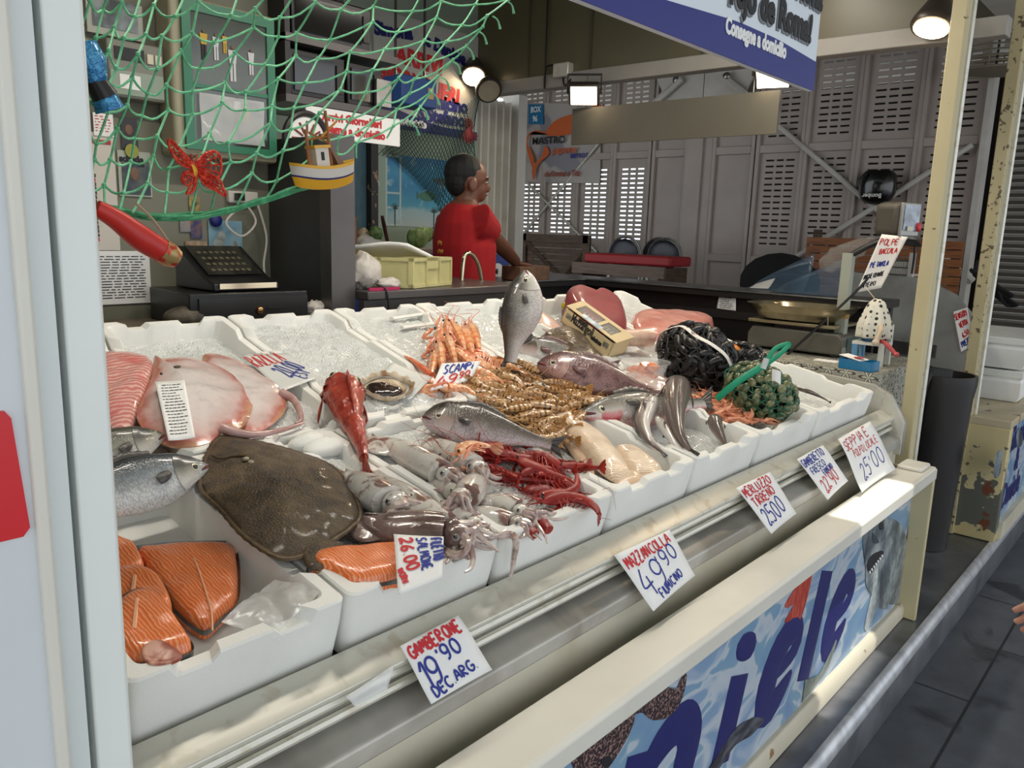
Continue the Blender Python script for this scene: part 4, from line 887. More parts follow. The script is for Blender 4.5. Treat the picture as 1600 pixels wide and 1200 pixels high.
# yellow glove
c0=D(892,478,.01); mb=MB().ell(c0,(.05,.03,.022)); 
for k in range(4): mb.tube([c0+np.array([-.03+.02*k,-.01,.01]),c0+np.array([-.045+.022*k,-.035,.035]),c0+np.array([-.05+.02*k,-.05,.02])],.010,8)
tag(mb.build('rubber_glove',mat('yellow_glove',(176,164,26),.35),mod=[('REMESH',dict(mode='VOXEL',voxel_size=.004,use_smooth_shade=True))]),'yellow rubber glove at the back of the boxes behind the tuna','glove')

dome('brown_fish','rounded dark brown fish behind the purple-brown bream, under the carton','fish',[(846,528),(862,517),(886,517),(910,530),(932,556),(940,582),(905,578),(870,556)],mat('brown_fish_skin',(92,74,50),.3,c2=(58,46,32),vs=26,coat=.6,bump=.2,bs=120),.05,.0,1.8,.6,noise=.003)
dome('fish_fillet','narrow pale pink fillet right of the upright silver fish','fillet',[(833,486),(850,490),(872,506),(880,520),(862,520),(842,508)],mat('pale_pink_flesh',(220,190,176),.3,c2=(206,160,148),vs=16,coat=.5),.016,-.004,2,.5)
o,fn,W,H=sheet('wet_sheet','blank wet white sheet under the scallop','paper',[D(612,566,.018),D(676,590,.018),D(640,626,.012),D(576,604,.012)],mat('wet_paper',(236,238,234)),.0,.003)
# ================================================================== PRAWNS
def bandmat(name,c1,c2,c3,n=9,lo=.45,hi=.6,rough=.25):
    t=NT(name); sx=t.n('ShaderNodeSeparateXYZ'); t.l(t.uv(),sx.inputs[0])
    s=t.math('SINE',t.math('MULTIPLY',sx.outputs[0],n*6.283)); s=t.math('ADD',t.math('MULTIPLY',s,.5),.5)
    c=t.ramp(s,[(lo,c1),(hi,c2)]); c=t.mix(t.ramp(t.noise(t.obj(),70,3),[(.45,(0,0,0,1)),(.7,(1,1,1,1))]),c,lin(c3)); t.base(c)
    t.bump(t.noise(t.obj(),160,2),.15); return t.set(rough,coat=.6,sss=.05)
def prawn(name,L,r,curl,bm,lm,claws=False,label='',cat='prawn',ant=.7,simple=False,seed=0,group=None,clawm=None):
    R=random.Random(seed); N_=24; P=[];a=.25;p=np.array([0.,0,0]); Rr=[]
    for k in range(N_):
        s=k/(N_-1); P.append(p.copy()); an=.30-curl*max(0,s-.25)**1.25*1.5; p=p+np.array([math.cos(an),0,math.sin(an)])*L/(N_-1)
        rr=np.interp(s,[0,.05,.15,.36,.40,.6,.85,1],[.10,.45,.85,1,.9,.82,.5,.28])*r
        if s>.38: rr*=1-.13*(((s-.38)/.105)%1)**2.0
        Rr.append(rr)
    P=np.array(P); cx=P.mean(0); P=P-cx
    e=empty(name,(0,0,0),label,cat,group)
    mb=MB(); rings=[];uv=[]
    for k in range(N_):
        T=nv(P[min(k+1,N_-1)]-P[max(k-1,0)]); Nn=np.array([-T[2],0,T[0]])
        rings.append([P[k]+Rr[k]*(.82*math.cos(q)*np.array([0,1,0])+1.05*math.sin(q)*Nn) for q in [2*math.pi*i/9 for i in range(9)]]); uv+= [(k/(N_-1),i/9) for i in range(9)]
    mb.loft(rings,uvs=uv)
    T=nv(P[-1]-P[-2]); Nn=np.array([-T[2],0,T[0]])
    def fan(m):
        for q in (-.6,-.2,.2,.6):
            d=nv(T+q*np.array([0,1,0])); m.tube([P[-1]-T*r*.2,P[-1]+d*r*.8,P[-1]+d*r*1.6],[r*.2,r*.34,r*.2],6,flat=.35,up=Nn)
    def legs(m):
        for k in range(7):
            i=5+k*2; b=P[i]; Tk=nv(P[i+1]-P[i]); Nk=np.array([-Tk[2],0,Tk[0]])
            for sd in (1,-1):
                ln=r*R.uniform(1.2,2.0)*(1.25 if k<4 else .75)
                m.tube([b-Nk*Rr[i]*.8+np.array([0,sd*r*.4,0]),b-Nk*(Rr[i]+ln*.5)+np.array([0,sd*r*.8,0])-Tk*ln*.3,b-Nk*(Rr[i]+ln)+np.array([0,sd*r*.7,0])+Tk*ln*R.uniform(-.6,.2)],[r*.11,r*.08,r*.04],5)
    def ants(m):
        for sd in (1,-1):
            m.tube(cat_rom([P[0]+np.array([0,sd*r*.2,0]),P[0]+np.array([-L*ant*.3,sd*L*.08,L*.05]),P[0]+np.array([-L*ant*.6,sd*L*R.uniform(.1,.3),L*R.uniform(-.1,.15)]),P[0]+np.array([-L*ant,sd*L*R.uniform(0,.4),-L*.05])],12),[r*.07,r*.045,r*.02],4)
            m.tube([P[0],P[0]+np.array([-L*.16,sd*r*.7,r*.2])],[r*.14,r*.03],5)
        m.tube([P[1]+np.array([0,0,r*.3]),P[0]+np.array([-L*.10,0,r*.9])],[r*.22,r*.03],5)
    if simple:
        fan(mb); legs(mb); ants(mb); o=mb.build('body',bm,e)
    else:
        mb.build('body',bm,e); m=MB(); fan(m); m.build('tail_fan',lm,e); m=MB(); legs(m); m.build('legs',lm,e); m=MB(); ants(m); m.build('antennae',lm,e)
    for sd in (1,-1): MB().ell(P[1]+np.array([-r*.1,sd*r*.5,r*.25]),(r*.2,)*3,n=7,m=5).build('eye',m_eyeb,e)
    if claws:
        for sd in (1,-1):
            q=[P[5]+np.array([0,sd*r*.6,-r*.6]),P[3]+np.array([-L*.02,sd*r*1.5,-r*1.3]),P[1]+np.array([-L*.08,sd*r*1.25,-r*1.2])]
            m=MB().tube(q,[r*.16,r*.17,r*.24],7); d=nv(q[2]-q[1]+np.array([0,-sd*r*.3,0]))
            m.tube([q[2]-d*.004,q[2]+d*L*.07,q[2]+d*L*.15,q[2]+d*L*.27],[r*.2,r*.27,r*.2,r*.03],7)
            m.tube([q[2]+d*L*.12+np.array([0,sd*r*.16,0]),q[2]+d*L*.2+np.array([0,sd*r*.3,0]),q[2]+d*L*.27+np.array([0,sd*r*.08,0])],[r*.11,r*.09,r*.03],6)
            m.build('claw',clawm or lm,e)
    return e
protos=[]
def place(proto,first,o,x,up,sc,label=None,group=None):
    mw=frame(o,x,up,sc)
    c=copytree(proto,mw,label,group,proto['_k'] if False else None); return c
def inpoly(p,poly):
    c=False; n=len(poly)
    for i in range(n):
        a,b=poly[i],poly[(i+1)%n]
        if (a[1]>p[1])!=(b[1]>p[1]) and p[0]<(b[0]-a[0])*(p[1]-a[1])/(b[1]-a[1])+a[0]: c=not c
    return c
def heap(ps,poly,count,seed,off0,lift,ang,spread,tilt=.6,sc=(.85,1.15)):
    """count prawns scattered over the bed region under a pixel polygon, later ones resting on earlier ones"""
    R=random.Random(seed); xs=[q[0] for q in poly]; ys=[q[1] for q in poly]; done=0
    kidlists=[kids(p) for p in ps]
    while done<count:
        p=(R.uniform(min(xs),max(xs)),R.uniform(min(ys),max(ys)))
        if not inpoly(p,poly): continue
        f=done/count; o=D(*p,off0+lift*f*R.uniform(.6,1)); n=bedn(o[1]); S=np.cross(n,EX); a=math.radians(ang+R.uniform(-spread,spread)+(180 if R.random()<.25 else 0))
        x=EX*math.cos(a)+S*math.sin(a)+n*R.uniform(-.18,.18); sd=np.cross(n,nv(x)); 
        t=R.uniform(-tilt,tilt); up=(sd*math.cos(t)+n*math.sin(t))*(1 if R.random()<.6 else -1)
        i=done%len(ps); s=R.uniform(*sc)
        if done<len(ps): ps[i].matrix_world=frame(o,x,up,s)
        else: copytree(ps[i],frame(o,x,up,s),ch=kidlists[i])
        done+=1
m_stripe=bandmat('striped_prawn_shell',(190,144,92),(104,70,42),(206,170,122),10,.45,.7)
m_sleg=mat('striped_prawn_legs',(180,130,74),.35,c2=(200,158,104),vs=40)
lb='brown-striped prawn in the heap between the scampi and the pale fillets'; gp='striped prawns heaped on the ice'
ps=[prawn('striped_prawn',.125,.0135,c,m_stripe,m_sleg,label=lb,seed=i,group=gp,ant=.8) for i,c in enumerate((.7,1.3,1.9))]
heap(ps,[(742,592),(790,574),(830,566),(872,588),(932,620),(925,655),(862,646),(880,676),(866,692),(842,680),(812,640),(750,622)],62,3,-.008,.040,-28,55)
m_redp=mat('red_prawn_shell',(132,20,17),.45,c2=(164,42,32),vs=40,coat=.15,bump=.1,bs=90); m_redl=mat('red_prawn_legs',(142,26,22),.4,c2=(172,50,40),vs=50)
lb='deep red prawn in the heap between the squid and the pale fillets'; gp='red prawns heaped on the ice'
ps=[prawn('red_prawn',.150,.0155,c,m_redp,m_redl,label=lb,seed=10+i,group=gp,ant=.7) for i,c in enumerate((.9,1.5,2.2))]
heap(ps,[(702,690),(730,682),(800,698),(870,706),(915,728),(945,748),(920,758),(890,750),(905,782),(878,800),(850,782),(800,752),(752,728),(715,708)],24,11,-.008,.022,-40,38,.5,(.8,1.1))
for i,(a,b) in enumerate((((812,818),(836,836)),((838,812),(858,828)))):
    p,q=D(*a,.0),D(*b,.0); tag(MB().tube([p,(p+q)/2+NF*.002,q],[.004,.011,.010],9).build('red_prawn_tail',m_redp),['left loose red prawn tail by the wall of the squid box','right loose red prawn tail by the wall of the squid box'][i],'prawn')
m_pk=mat('pink_shrimp_shell',(236,168,130),.28,c2=(226,138,102),vs=30,coat=.6,sss=.05)
lb='small pink shrimp in the heap below the clam bag'; gp='small pink shrimps heaped in their box'
ps=[prawn('pink_shrimp',.085,.0068,c,m_pk,m_pk,label=lb,seed=20+i,simple=True,group=gp,ant=.6) for i,c in enumerate((.8,1.6))]
heap(ps,[(1080,622),(1110,612),(1160,618),(1190,636),(1205,658),(1196,664),(1150,660),(1108,645)],70,5,-.022,.034,-30,70,.6,(.8,1.15))
# langoustines
m_lan=bandmat('langoustine_shell',(238,176,124),(232,140,92),(242,204,170),7,.55,.9); m_lanl=mat('langoustine_legs',(240,178,142),.3,c2=(228,128,92),vs=40,coat=.5); m_lanc=mat('langoustine_claw',(226,104,66),.3,c2=(240,176,140),vs=24,coat=.5)
gp='langoustines around the scampi price sheet'
LAN=[((733,496),(748,556),.05,.006,'langoustine standing head up at the right of the langoustine bunch'),((708,500),(726,552),.06,.01,'langoustine standing head up in the middle of the bunch'),((690,506),(684,566),.06,.01,'langoustine standing at the left of the bunch with open claws'),
((700,520),(712,575),.085,.02,'langoustine lying over the front of the upright bunch'),((682,545),(672,590),.04,.0,'lowest left langoustine of the bunch beside the price sheet'),((764,556),(806,582),.016,.012,'langoustine tail resting below the upright silver fish'),((750,566),(788,584),.012,.004,'pale langoustine behind the price sheet, belly up'),
((738,574),(768,594),.016,.008,'langoustine touching the right edge of the price sheet'),((735,596),(772,600),.01,.004,'langoustine between the price sheet and the striped prawns'),((690,606),(744,612),.014,.012,'curled langoustine in front of the price sheet'),((650,610),(702,606),.006,.004,'pink langoustine flat at the lower left of the price sheet'),((698,498),(706,548),.075,.012,'langoustine tucked behind the middle of the upright bunch'),((722,505),(738,562),.045,.006,'langoustine squeezed between the two tallest langoustines of the bunch'),((688,530),(690,588),.065,.004,'langoustine at the lower left front of the bunch'),((712,545),(742,578),.04,.012,'langoustine lying diagonally below the upright bunch'),((716,712),(752,690),.03,.024,'single curled langoustine lying on the red prawns')]
lp=[prawn('langoustine',.16,.0225,c,m_lan,m_lanl,True,LAN[0][4],'langoustine',seed=30+i,ant=.6,group=gp,clawm=m_lanc) for i,c in enumerate((.25,1.7))]
lk=[kids(p) for p in lp]; used=[False,False]
for i,(h,t_,ho,to,lb) in enumerate(LAN):
    a,b=D(*h,ho),D(*t_,to); n=bedn(a[1]); c=1 if 'curled' in lb or 'pale' in lb else 0; L=np.linalg.norm(b-a); x=nv(b-a)
    s=max(.75,min(1.15,L/.15)); up=np.cross(n,x)*.3+n if not c else np.cross(n,x)
    if i<5 or 'bunch' in lb[20:] and i>=11: up=np.array([-.5,-.8,.35])
    if 'belly' in lb: up=-up
    mw=frame((a+b)/2,x,up,s)
    if not used[c]: lp[c].matrix_world=mw; lp[c]['label']=lb; used[c]=True
    else: copytree(lp[c],mw,lb,ch=lk[c])
a,b=D(631,556,.004),D(676,588,.008); tag(MB().tube(cat_rom([a,a*.6+b*.4+NR*.004,b],10),[.002,.006,.008,.012],8).build('langoustine_claw',m_lanc),'long loose langoustine claw pointing left from the price sheet','claw')
o,fn,W,H=sheet('price_sheet','sheet reading scampi 49,90 lying against the langoustines','price tag',[D(690,568,.052),D(752,564,.052),D(735,594,.024),D(672,611,.020)],m_paper,.0,.002)
ink(o,fn,[('SCAMPi',W*.14,H*.56,W*.145,H*.34,4,m_blue,.0020),('49',W*.10,H*.08,W*.30,H*.36,6,m_red,.0020),('90',W*.62,H*.24,W*.15,H*.28,8,m_red,.0018)])
o,fn,W,H=sheet('price_sheet','sheet reading filetto salmone 26,00 standing on the salmon fillet','price tag',[D(615,835,.045),D(693,839,.045),D(691,902,.022),D(622,930,.014)],m_paper,.0,.002)
ink(o,fn,[('FILETTO',W*.74,H*.93,H*.085,W*.20,-84,m_blue,.0020),('SALMONE',W*.44,H*.93,H*.105,W*.20,-82,m_blue,.0016),('26.00',W*.10,H*.90,H*.145,W*.26,-80,m_red,.0022),('NORV.',W*.02,H*.36,H*.07,W*.12,-70,m_red,.0016)])
# ================================================================== PRICE TAGS ON THE COUNTER EDGE
TP0=np.array([0,.828,.908]); TN=nv((0,-.105,.063))
def tagsheet(label,px,items,curl=.004,lift=.002):
    c=[hitp(p,TP0,TN) for p in px]; o,fn,W,H=sheet('price_tag',label,'price tag',c,m_paper,lift,curl); ink(o,fn,[(s,u*W,v*H,w_*W,h_*H,a,m,wd) for s,u,v,w_,h_,a,m,wd in items]); return o
tagsheet('paper tag reading gamberone 19,90 on the counter edge, nearest the camera',[(623,1010),(714,962),(766,1047),(671,1101)],[('GAMBERONE',.05,.74,.105,.19,2,m_red,.0021),('19',.06,.20,.26,.42,4,m_blue,.0022),("'90",.42,.46,.17,.24,6,m_blue,.0020),('DEC.ARG.',.12,.05,.115,.17,6,m_blue,.0018)])
tagsheet('paper tag reading mazzancolla 49,90 on the counter edge',[(957,868),(1044,828),(1083,900),(1018,956)],[('MAZZANCOLLA',.06,.70,.083,.18,4,m_red,.0020),('49',.12,.18,.27,.44,4,m_blue,.0020),("'90",.54,.42,.17,.28,8,m_blue,.0018),('FIUMICINO',.30,.04,.075,.15,8,m_blue,.0018)])
tagsheet('paper tag reading merluzzo tirreno 25,00 on the counter edge',[(1148,763),(1201,738),(1242,803),(1203,835)],[('MERLUZZO',.06,.76,.11,.17,2,m_red,.0020),('TIRRENO',.12,.52,.115,.17,4,m_red,.0020),('2500',.14,.10,.19,.34,6,m_blue,.0022)])
tagsheet('paper tag reading gamberetto fresco 22,90 on the counter edge',[(1243,718),(1284,696),(1323,752),(1291,782)],[('GAMBERETTO',.04,.76,.088,.17,2,m_blue,.0019),('FRESCO',.14,.56,.10,.14,3,m_blue,.0018),('FIUMICINO',.46,.42,.055,.12,4,m_blue,.0015),("22'90",.18,.08,.16,.30,6,m_red,.0021)])
tagsheet('larger wavy paper tag reading seppia e polpo locale 25,00',[(1304,688),(1354,660),(1393,735),(1340,772)],[('SEPPIA E',.06,.74,.115,.17,2,m_red,.0019),('POLPO LOCALE',.22,.56,.065,.13,2,m_red,.0015),("25'00",.26,.12,.16,.30,6,m_blue,.0020)],.012,.006)
c=[hitp(p,TP0,TN) for p in ((536,1090),(612,1040),(600,1082),(552,1106))]; o,fn,W,H=sheet('clear_tag_sleeve','empty clear plastic tag sleeve on the rail left of the nearest paper tag','tag holder',c,m_film,.003,.006)
# ================================================================== CARTON, NET BAGS
A1,E1=D(875,503,.0),D(948,561,.0); X=nv(E1-A1); A3=hitp((886,478),A1,X); B3=hitp((912,470),A1,X); U=A3-A1; Wd=B3-A3; Lg=E1-A1; L_=np.linalg.norm(Lg)
m_card=mat('carton',(214,194,152),.6,c2=(204,182,140),vs=5); e=empty('prawn_carton',(A1+E1)/2,'opened cream carton with clear windows tilted on the purple-brown bream','carton')
def quad(o,a,b): return [o,o+a,o+a+b,o+b]
def cbox(o,a,b,c): # solid from three edges
    m=MB(); P=[o,o+a,o+a+b,o+b,o+c,o+a+c,o+a+b+c,o+b+c]; m.add(P,[(3,2,1,0),(4,5,6,7),(0,1,5,4),(1,2,6,5),(2,3,7,6),(3,0,4,7)]); return m
mb=MB()
for q in (cbox(A1,Lg,Wd*.03,U*.86),cbox(A1+Wd*.97,Lg,Wd*.03,U*.86),cbox(A1,Lg*.02,Wd,U*.86),cbox(A1+Lg*.98,Lg*.02,Wd,U*.86),cbox(A1,Lg,Wd,U*.1)): mb.add(q.v,q.f)
mb.build('tray',m_card,e,smooth=False); cbox(A1+Lg*.02+Wd*.03+U*.1,Lg*.96,Wd*.94,U*.25).build('dark_inner_floor',mat('carton_dark',(46,40,34),.7),e,smooth=False)  # inner floor block of the carton in a dark colour
n_l=nv(np.cross(Lg,Wd)); n_l=n_l if n_l@U>0 else -n_l
mb=MB(); l0=A3-Wd*.02; 
for u0,u1,v0,v1 in ((0,.13,0,1),(.87,1.04,0,1),(.13,.87,0,.18),(.13,.87,.8,1),(.56,.62,.18,.8)):
    mb2=cbox(l0+Lg*u0+Wd*v0,Lg*(u1-u0),Wd*(v1-v0),n_l*.002); mb.add(mb2.v,mb2.f)
mb.build('lid',m_card,e,smooth=False)
cbox(l0+Lg*.13+Wd*.18,Lg*.74,Wd*.62,-n_l*.001).build('window_film',mat('window_film',(230,232,226),.06,alpha=.16,spec=.9),e,smooth=False)
for k in range(9):
    o=l0+Lg*(.16+.078*k)+Wd*.22-n_l*.011; MB().tube([o,o+Wd*.25-n_l*.001,o+Wd*.55],[.005,.009,.004],7).build('packed_prawn',mat('packed_prawn',(150,138,116),.3,c2=(106,92,74),vs=60),e)
cbox(l0+Lg*.30+Wd*.02+n_l*.003,Lg*.40,Wd*.24,n_l*.0005).build('paper_label',mat('carton_label',(214,222,226),.4,c2=(150,170,190),vs=30),e,smooth=False)
sdn=nv(np.cross(X,U)); sdn=sdn if sdn@(O_-A1)>0 else -sdn
text('Mazzangoli',.042,m_ink,e,A1+Lg*.17+U*.42+sdn*.0006,X,U,off=.001,sx=.8); text('selvaggio',.022,m_ink,e,A1+Lg*.30+U*.72*1+sdn*.0006,X,U,off=.0006,sx=.8); text('selezione',.022,m_ink,e,A1+Lg*.62+U*.34+sdn*.0006,X,U,off=.001,sx=.8)
for u in (.06,.84): cbox(A1+Lg*u+U*.42+sdn*.0004,Lg*.10,U*.28,sdn*.0003).build('printed_mark',mat('carton_print',(92,94,90),.6,c2=(170,160,132),vs=120),e,smooth=False)
# black mussel net
def ellframe(c,r,n): # random points on an ellipsoid
    pass
m_mus=mat('mussel_shell',(16,16,18),.4,c2=(36,33,34),vs=40,coat=.15); m_clam=mat('clam_shell',(92,106,72),.4,c2=(54,70,48),vs=60,lo=.4,hi=.65,coat=.3); m_clam2=mat('clam_shell_pale',(128,128,88),.4,c2=(84,92,60),vs=60,coat=.3)
def bag(name,label,c,r,Rm,nc,shellname,shelllabel,shellmats,ssz,netm,wr,group,seed,nu=16,nvv=10,lump=.10):
    R=random.Random(seed); Rm=np.array(Rm); c=np.array(c); e=empty(name,c-np.array([0,0,r[2]]),label,'net bag')
    def S(th,ph,k=1.0):
        d=np.array([math.cos(th)*math.sin(ph),math.sin(th)*math.sin(ph),math.cos(ph)]); q=k*(1+lump*mnoise.noise(Vector(d*2.3+seed)))
        return c+Rm@(d*np.array(r)*q)
    MB().loft([[S(2*math.pi*i/24,max(.03,math.pi*k/16),.86) for i in range(24)] for k in range(17)]).build('inner_fill',mat(name+'_fill',(24,26,22),.5,c2=(40,42,34),vs=30),e)
    mb=MB()
    for k in range(1,nvv):
        mb.tube([S(2*math.pi*i/30,math.pi*k/nvv+.06*math.sin(i*2.1),1.04) for i in range(31)],wr,4)
    for i in range(nu):
        for sg in (1,-1): mb.tube([S(2*math.pi*i/nu+sg*k*.10,max(.04,math.pi*k/16),1.04) for k in range(17)],wr,4)
    mb.build('net',netm,e)
    pr=[]
    for i,sm in enumerate(shellmats):
        p=MB().ell((0,0,0),ssz,n=10,m=7).build(shellname,sm); pr.append(p); tag(p,shelllabel,'shellfish',group)
    n=0; N_=nc*2
    for j in range(N_):
        ph=math.acos(1-2*(j+.5)/N_); th=j*2.39996; th+=R.uniform(-.14,.14); ph=min(3.0,max(.1,ph+R.uniform(-.10,.10))); q=S(th,ph,R.uniform(.88,.95)); out=nv(q-c)
        if out@nv(O_-c)<-.15 : continue
        x=nv(np.cross(out,np.array([R.uniform(-1,1),R.uniform(-1,1),R.uniform(-1,1)]))); up=nv(out+x*R.uniform(-.7,.7)); mw=frame(q,x,up,R.uniform(.8,1.2))
        i=n%len(pr)
        if n<len(pr): pr[i].matrix_world=mw
        else: o=pr[i].copy(); col.objects.link(o); o.matrix_world=mw
        n+=1
    return e,S
m_bnet=mat('black_net',(22,22,24),.5,c2=(44,42,42),vs=40); m_gnet=mat('green_bag_net',(34,92,66),.5)
bx=nv(D(1130,585)-D(1035,520)); by=nv(np.cross(NR,bx)); Rb=np.array([bx,by,np.cross(bx,by)]).T
cb=D(1088,556,.060); e,S=bag('mussel_bag','large black net bag of mussels standing on the back boxes',cb,(.150,.110,.095),Rb,66,'mussel','black mussel inside the large black net bag',[m_mus],(.026,.012,.010),m_bnet,.0022,'mussels in the black net bag',3,18,12)
P=[S(t,p,1.09) for t,p in ((4.0,1.9),(4.0,1.3),(4.1,.8),(4.5,.6),(5.2,.62),(5.8,.75),(6.3,1.0),(6.5,1.4))]
MB().tube(cat_rom(P,40),.009,6,flat=.3).build('white_strap',mat('bag_strap',(226,222,214),.6,c2=(190,120,120),vs=30,lo=.6,hi=.7),e)
cb2=D(1162,560,.045); e,S=bag('orange_net_bag','small dark net bag with an orange tag between mussels and clams',cb2,(.085,.062,.05),Rb,22,'shellfish','dark shellfish inside the small net bag',[m_mus],(.022,.012,.010),m_bnet,.0014,'shellfish in the small net bag',8,14,9)
MB().ell(S(4.6,.9,1.06),(.030,.022,.010),Rb).build('orange_tag',mat('orange_tag',(206,120,40),.5),e)
cb3=D(1186,612,.045); e,S=bag('clam_bag','green net bag of clams tied with a bright green strap',cb3,(.125,.090,.075),Rb,100,'clam','grey-green clam inside the green net bag',[m_clam,m_clam2],(.015,.012,.009),m_gnet,.0022,'clams in the green net bag',5,18,12)
m_strap=mat('green_strap',(20,150,112),.45)
def strap(P,w_,par):
    q=cat_rom(P,30); L=[];R_=[]
    for k in range(30):
        T=nv(q[min(k+1,29)]-q[max(k-1,0)]); B=nv(np.cross(T,nv(O_-q[k]))); L.append(q[k]+B*w_); R_.append(q[k]-B*w_)
    m=MB(); m.loft([[a,b] for a,b in zip(L,R_)],closed=False); return m.build('green_strap',m_strap,par,mod=[('SOLIDIFY',dict(thickness=.002))])
dz=lambda x,y,o:hitp((x,y),D(x,y,0)+np.array([0,-.0,0])+0*NF,NF) if False else D(x,y,o)
C0=cb3-np.array([0,.0,0])
def near(px,py,k): # on a plane through the bag centre facing the camera, pulled forward by k
    n=nv(O_-cb3); return hitp((px,py),cb3+n*k,n)
strap([near(1120,624,.09),near(1140,606,.10),near(1165,588,.10),near(1192,572,.085)],.010,e)
strap([near(1196,570,.085),near(1215,556,.085),near(1232,540,.08),near(1228,538,.08),near(1210,546,.082),near(1197,566,.086)],.007,e)
MB().tube([near(1192,576,.085),near(1198,560,.086)],.009,8).build('strap_knot',mat('strap_knot',(200,206,204),.4),e)
MB().grid(lambda u,v:near(1206+14*u,576+24*v+4*u,.085+.006*math.sin(3*u)),6,6).build('paper_label',m_paper,e)

R=random.Random(9); mb=MB()
for cx_,cy_ in ((470,520),(520,545),(548,498),(500,470),(655,560),(560,560),(600,640),(296,552),(560,505)):
    for k in range(7): mb.ell(D(cx_+R.gauss(0,7),cy_+R.gauss(0,5),.004),(R.uniform(.0008,.002),R.uniform(.0008,.002),.0008),n=6,m=4)
tag(mb.build('dark_specks',mat('speck',(58,50,42),.7)),'small dark specks scattered over the ice','specks',kind='stuff')
# ================================================================== RIGHT-HAND TABLE AND SCALE
t=NT('flower_cloth'); uvm=t.scale(t.uv(),(1,1,0)); vo=t.n('ShaderNodeTexVoronoi',voronoi_dimensions='2D'); vo.inputs['Scale'].default_value=15; vo.inputs['Randomness'].default_value=.35; t.l(uvm,vo.inputs['Vector'])
df=t.n('ShaderNodeVectorMath',operation='SUBTRACT'); t.l(uvm,df.inputs[0]); t.l(vo.outputs['Position'],df.inputs[1]); sx=t.n('ShaderNodeSeparateXYZ'); t.l(df.outputs[0],sx.inputs[0])
an=t.math('ARCTAN2',sx.outputs[1],sx.outputs[0]); pet=t.math('COSINE',t.math('MULTIPLY',an,6.0)); f=t.math('SUBTRACT',vo.outputs['Distance'],t.math('MULTIPLY',t.math('ADD',t.math('MULTIPLY',pet,.5),.5),.40))
f=t.math('ADD',f,.5); t.base(t.ramp(f,[(.05,(70,70,66)),(.16,(214,212,196)),(.42,(206,204,188)),(.50,(44,44,42)),(.60,(70,70,66)),(.72,(176,174,160)),(.9,(150,148,136))])); t.bump(t.noise(t.obj(),14,3),.3,.02); m_cloth=t.set(.5)
e=empty('cloth_table',(3.36,1.27,.17),'table under a grey and white flowered oilcloth, right of the fish boxes','table')
TX0,TX1,TY0,TY1,TZ=3.07,3.64,.893,1.62,1.02
def cloth(u,v):
    # u around the perimeter, v down
    L=[(TX0,TY1),(TX0,TY0),(TX1,TY0)]; d=u*((TY1-TY0)+(TX1-TX0)); a=TY1-TY0
    p=(TX0,TY1-d) if d<a else (TX0+d-a,TY0); nrm=(-1,0) if d<a else (0,-1)
    w_=.010*math.sin(d*34)*v+.006*math.sin(d*71)*v
    return (p[0]+nrm[0]*(.012*v+w_),p[1]+nrm[1]*(.012*v+w_),TZ-.30*v-.01*math.sin(d*20)*v)
m=MB(); m.grid(cloth,80,12); P_=(TY1-TY0)+(TX1-TX0)
for k,q in list(m.uv.items()): m.uv[k]=(q[0]*P_,q[1]*.30)
k0=len(m.v); m.grid(lambda u,v:(TX0+(TX1-TX0)*u,TY0+(TY1-TY0)*v,TZ-.0005),8,8)
for k in range(k0,len(m.v)): m.uv[k]=(m.v[k][0],m.v[k][1]+3)
m.build('oilcloth',m_cloth,e,angle=60); MB().bx(TX0+.004,TX1,TY0+.004,TY1,TZ-.02,TZ-.002).build('table_top',m_dark,e)
for x in (3.12,3.6):
    for y in (.95,1.57): MB().bx(x-.02,x+.02,y-.02,y+.02,.168,TZ-.006).build('leg',m_dark,e)
# scale
e=empty('weighing_scale',(3.46,1.33,TZ),'grey weighing scale with steel pan standing on the flowered table','scale')
m_sc=mat('scale_housing',(96,94,84),.4,c2=(84,82,74),vs=8); SX0,SX1,SY0,SY1=3.33,3.60,1.13,1.54
MB().prism([(SY0,TZ+.012),(SY0,TZ+.085),(SY0+.02,TZ+.10),(SY1-.02,TZ+.10),(SY1,TZ+.07),(SY1,TZ+.012)],'x',SX0,SX1).build('housing',m_sc,e,mod=bev(.008,3))
for x in (SX0+.03,SX1-.03):
    for y in (SY0+.04,SY1-.04): MB().lathe([(.014,0),(.014,.014)],(x,y,TZ),12).build('foot',m_black,e)
MB().bx(SX0-.006,SX1,SY0+.03,SY1,TZ+.118,TZ+.132).build('platform',mat('scale_platform',(150,142,112),.35,.6),e,mod=bev(.003))
MB().bx(SX0+.05,SX1-.05,SY0+.1,SY1-.1,TZ+.09,TZ+.12).build('platform_post',m_dark,e)
cx,cy=(SX0+SX1)/2-.03,(SY0+SY1)/2+.01
def pan(u,v):
    a=2*math.pi*u; k=[0,.55,.80,.92,1.0,1.03,1.0,.90,.75,.5,0]; z=[.012,.012,.016,.036,.062,.066,.060,.034,.004,0,0]
    q=v*10; i=min(int(q),9); f=q-i; r=k[i]*(1-f)+k[i+1]*f; h=z[i]*(1-f)+z[i+1]*f
    ca,sa=math.cos(a),math.sin(a); sup=(abs(ca)**4+abs(sa)**4)**-.25
    return (cx+.155*r*ca*sup,cy+.215*r*sa*sup,TZ+.136+h)
MB().grid(pan,48,30).build('pan',mat('steel_pan',(176,164,136),.22,.9,c2=(140,130,108),vs=6),e)
MB().tube([(SX0-.006,SY0+.06,TZ+.13),(SX0-.02,SY0+.06,TZ+.19),(SX0+.02,SY0+.06,TZ+.195)],.003,6).build('pan_guard',m_steel,e)
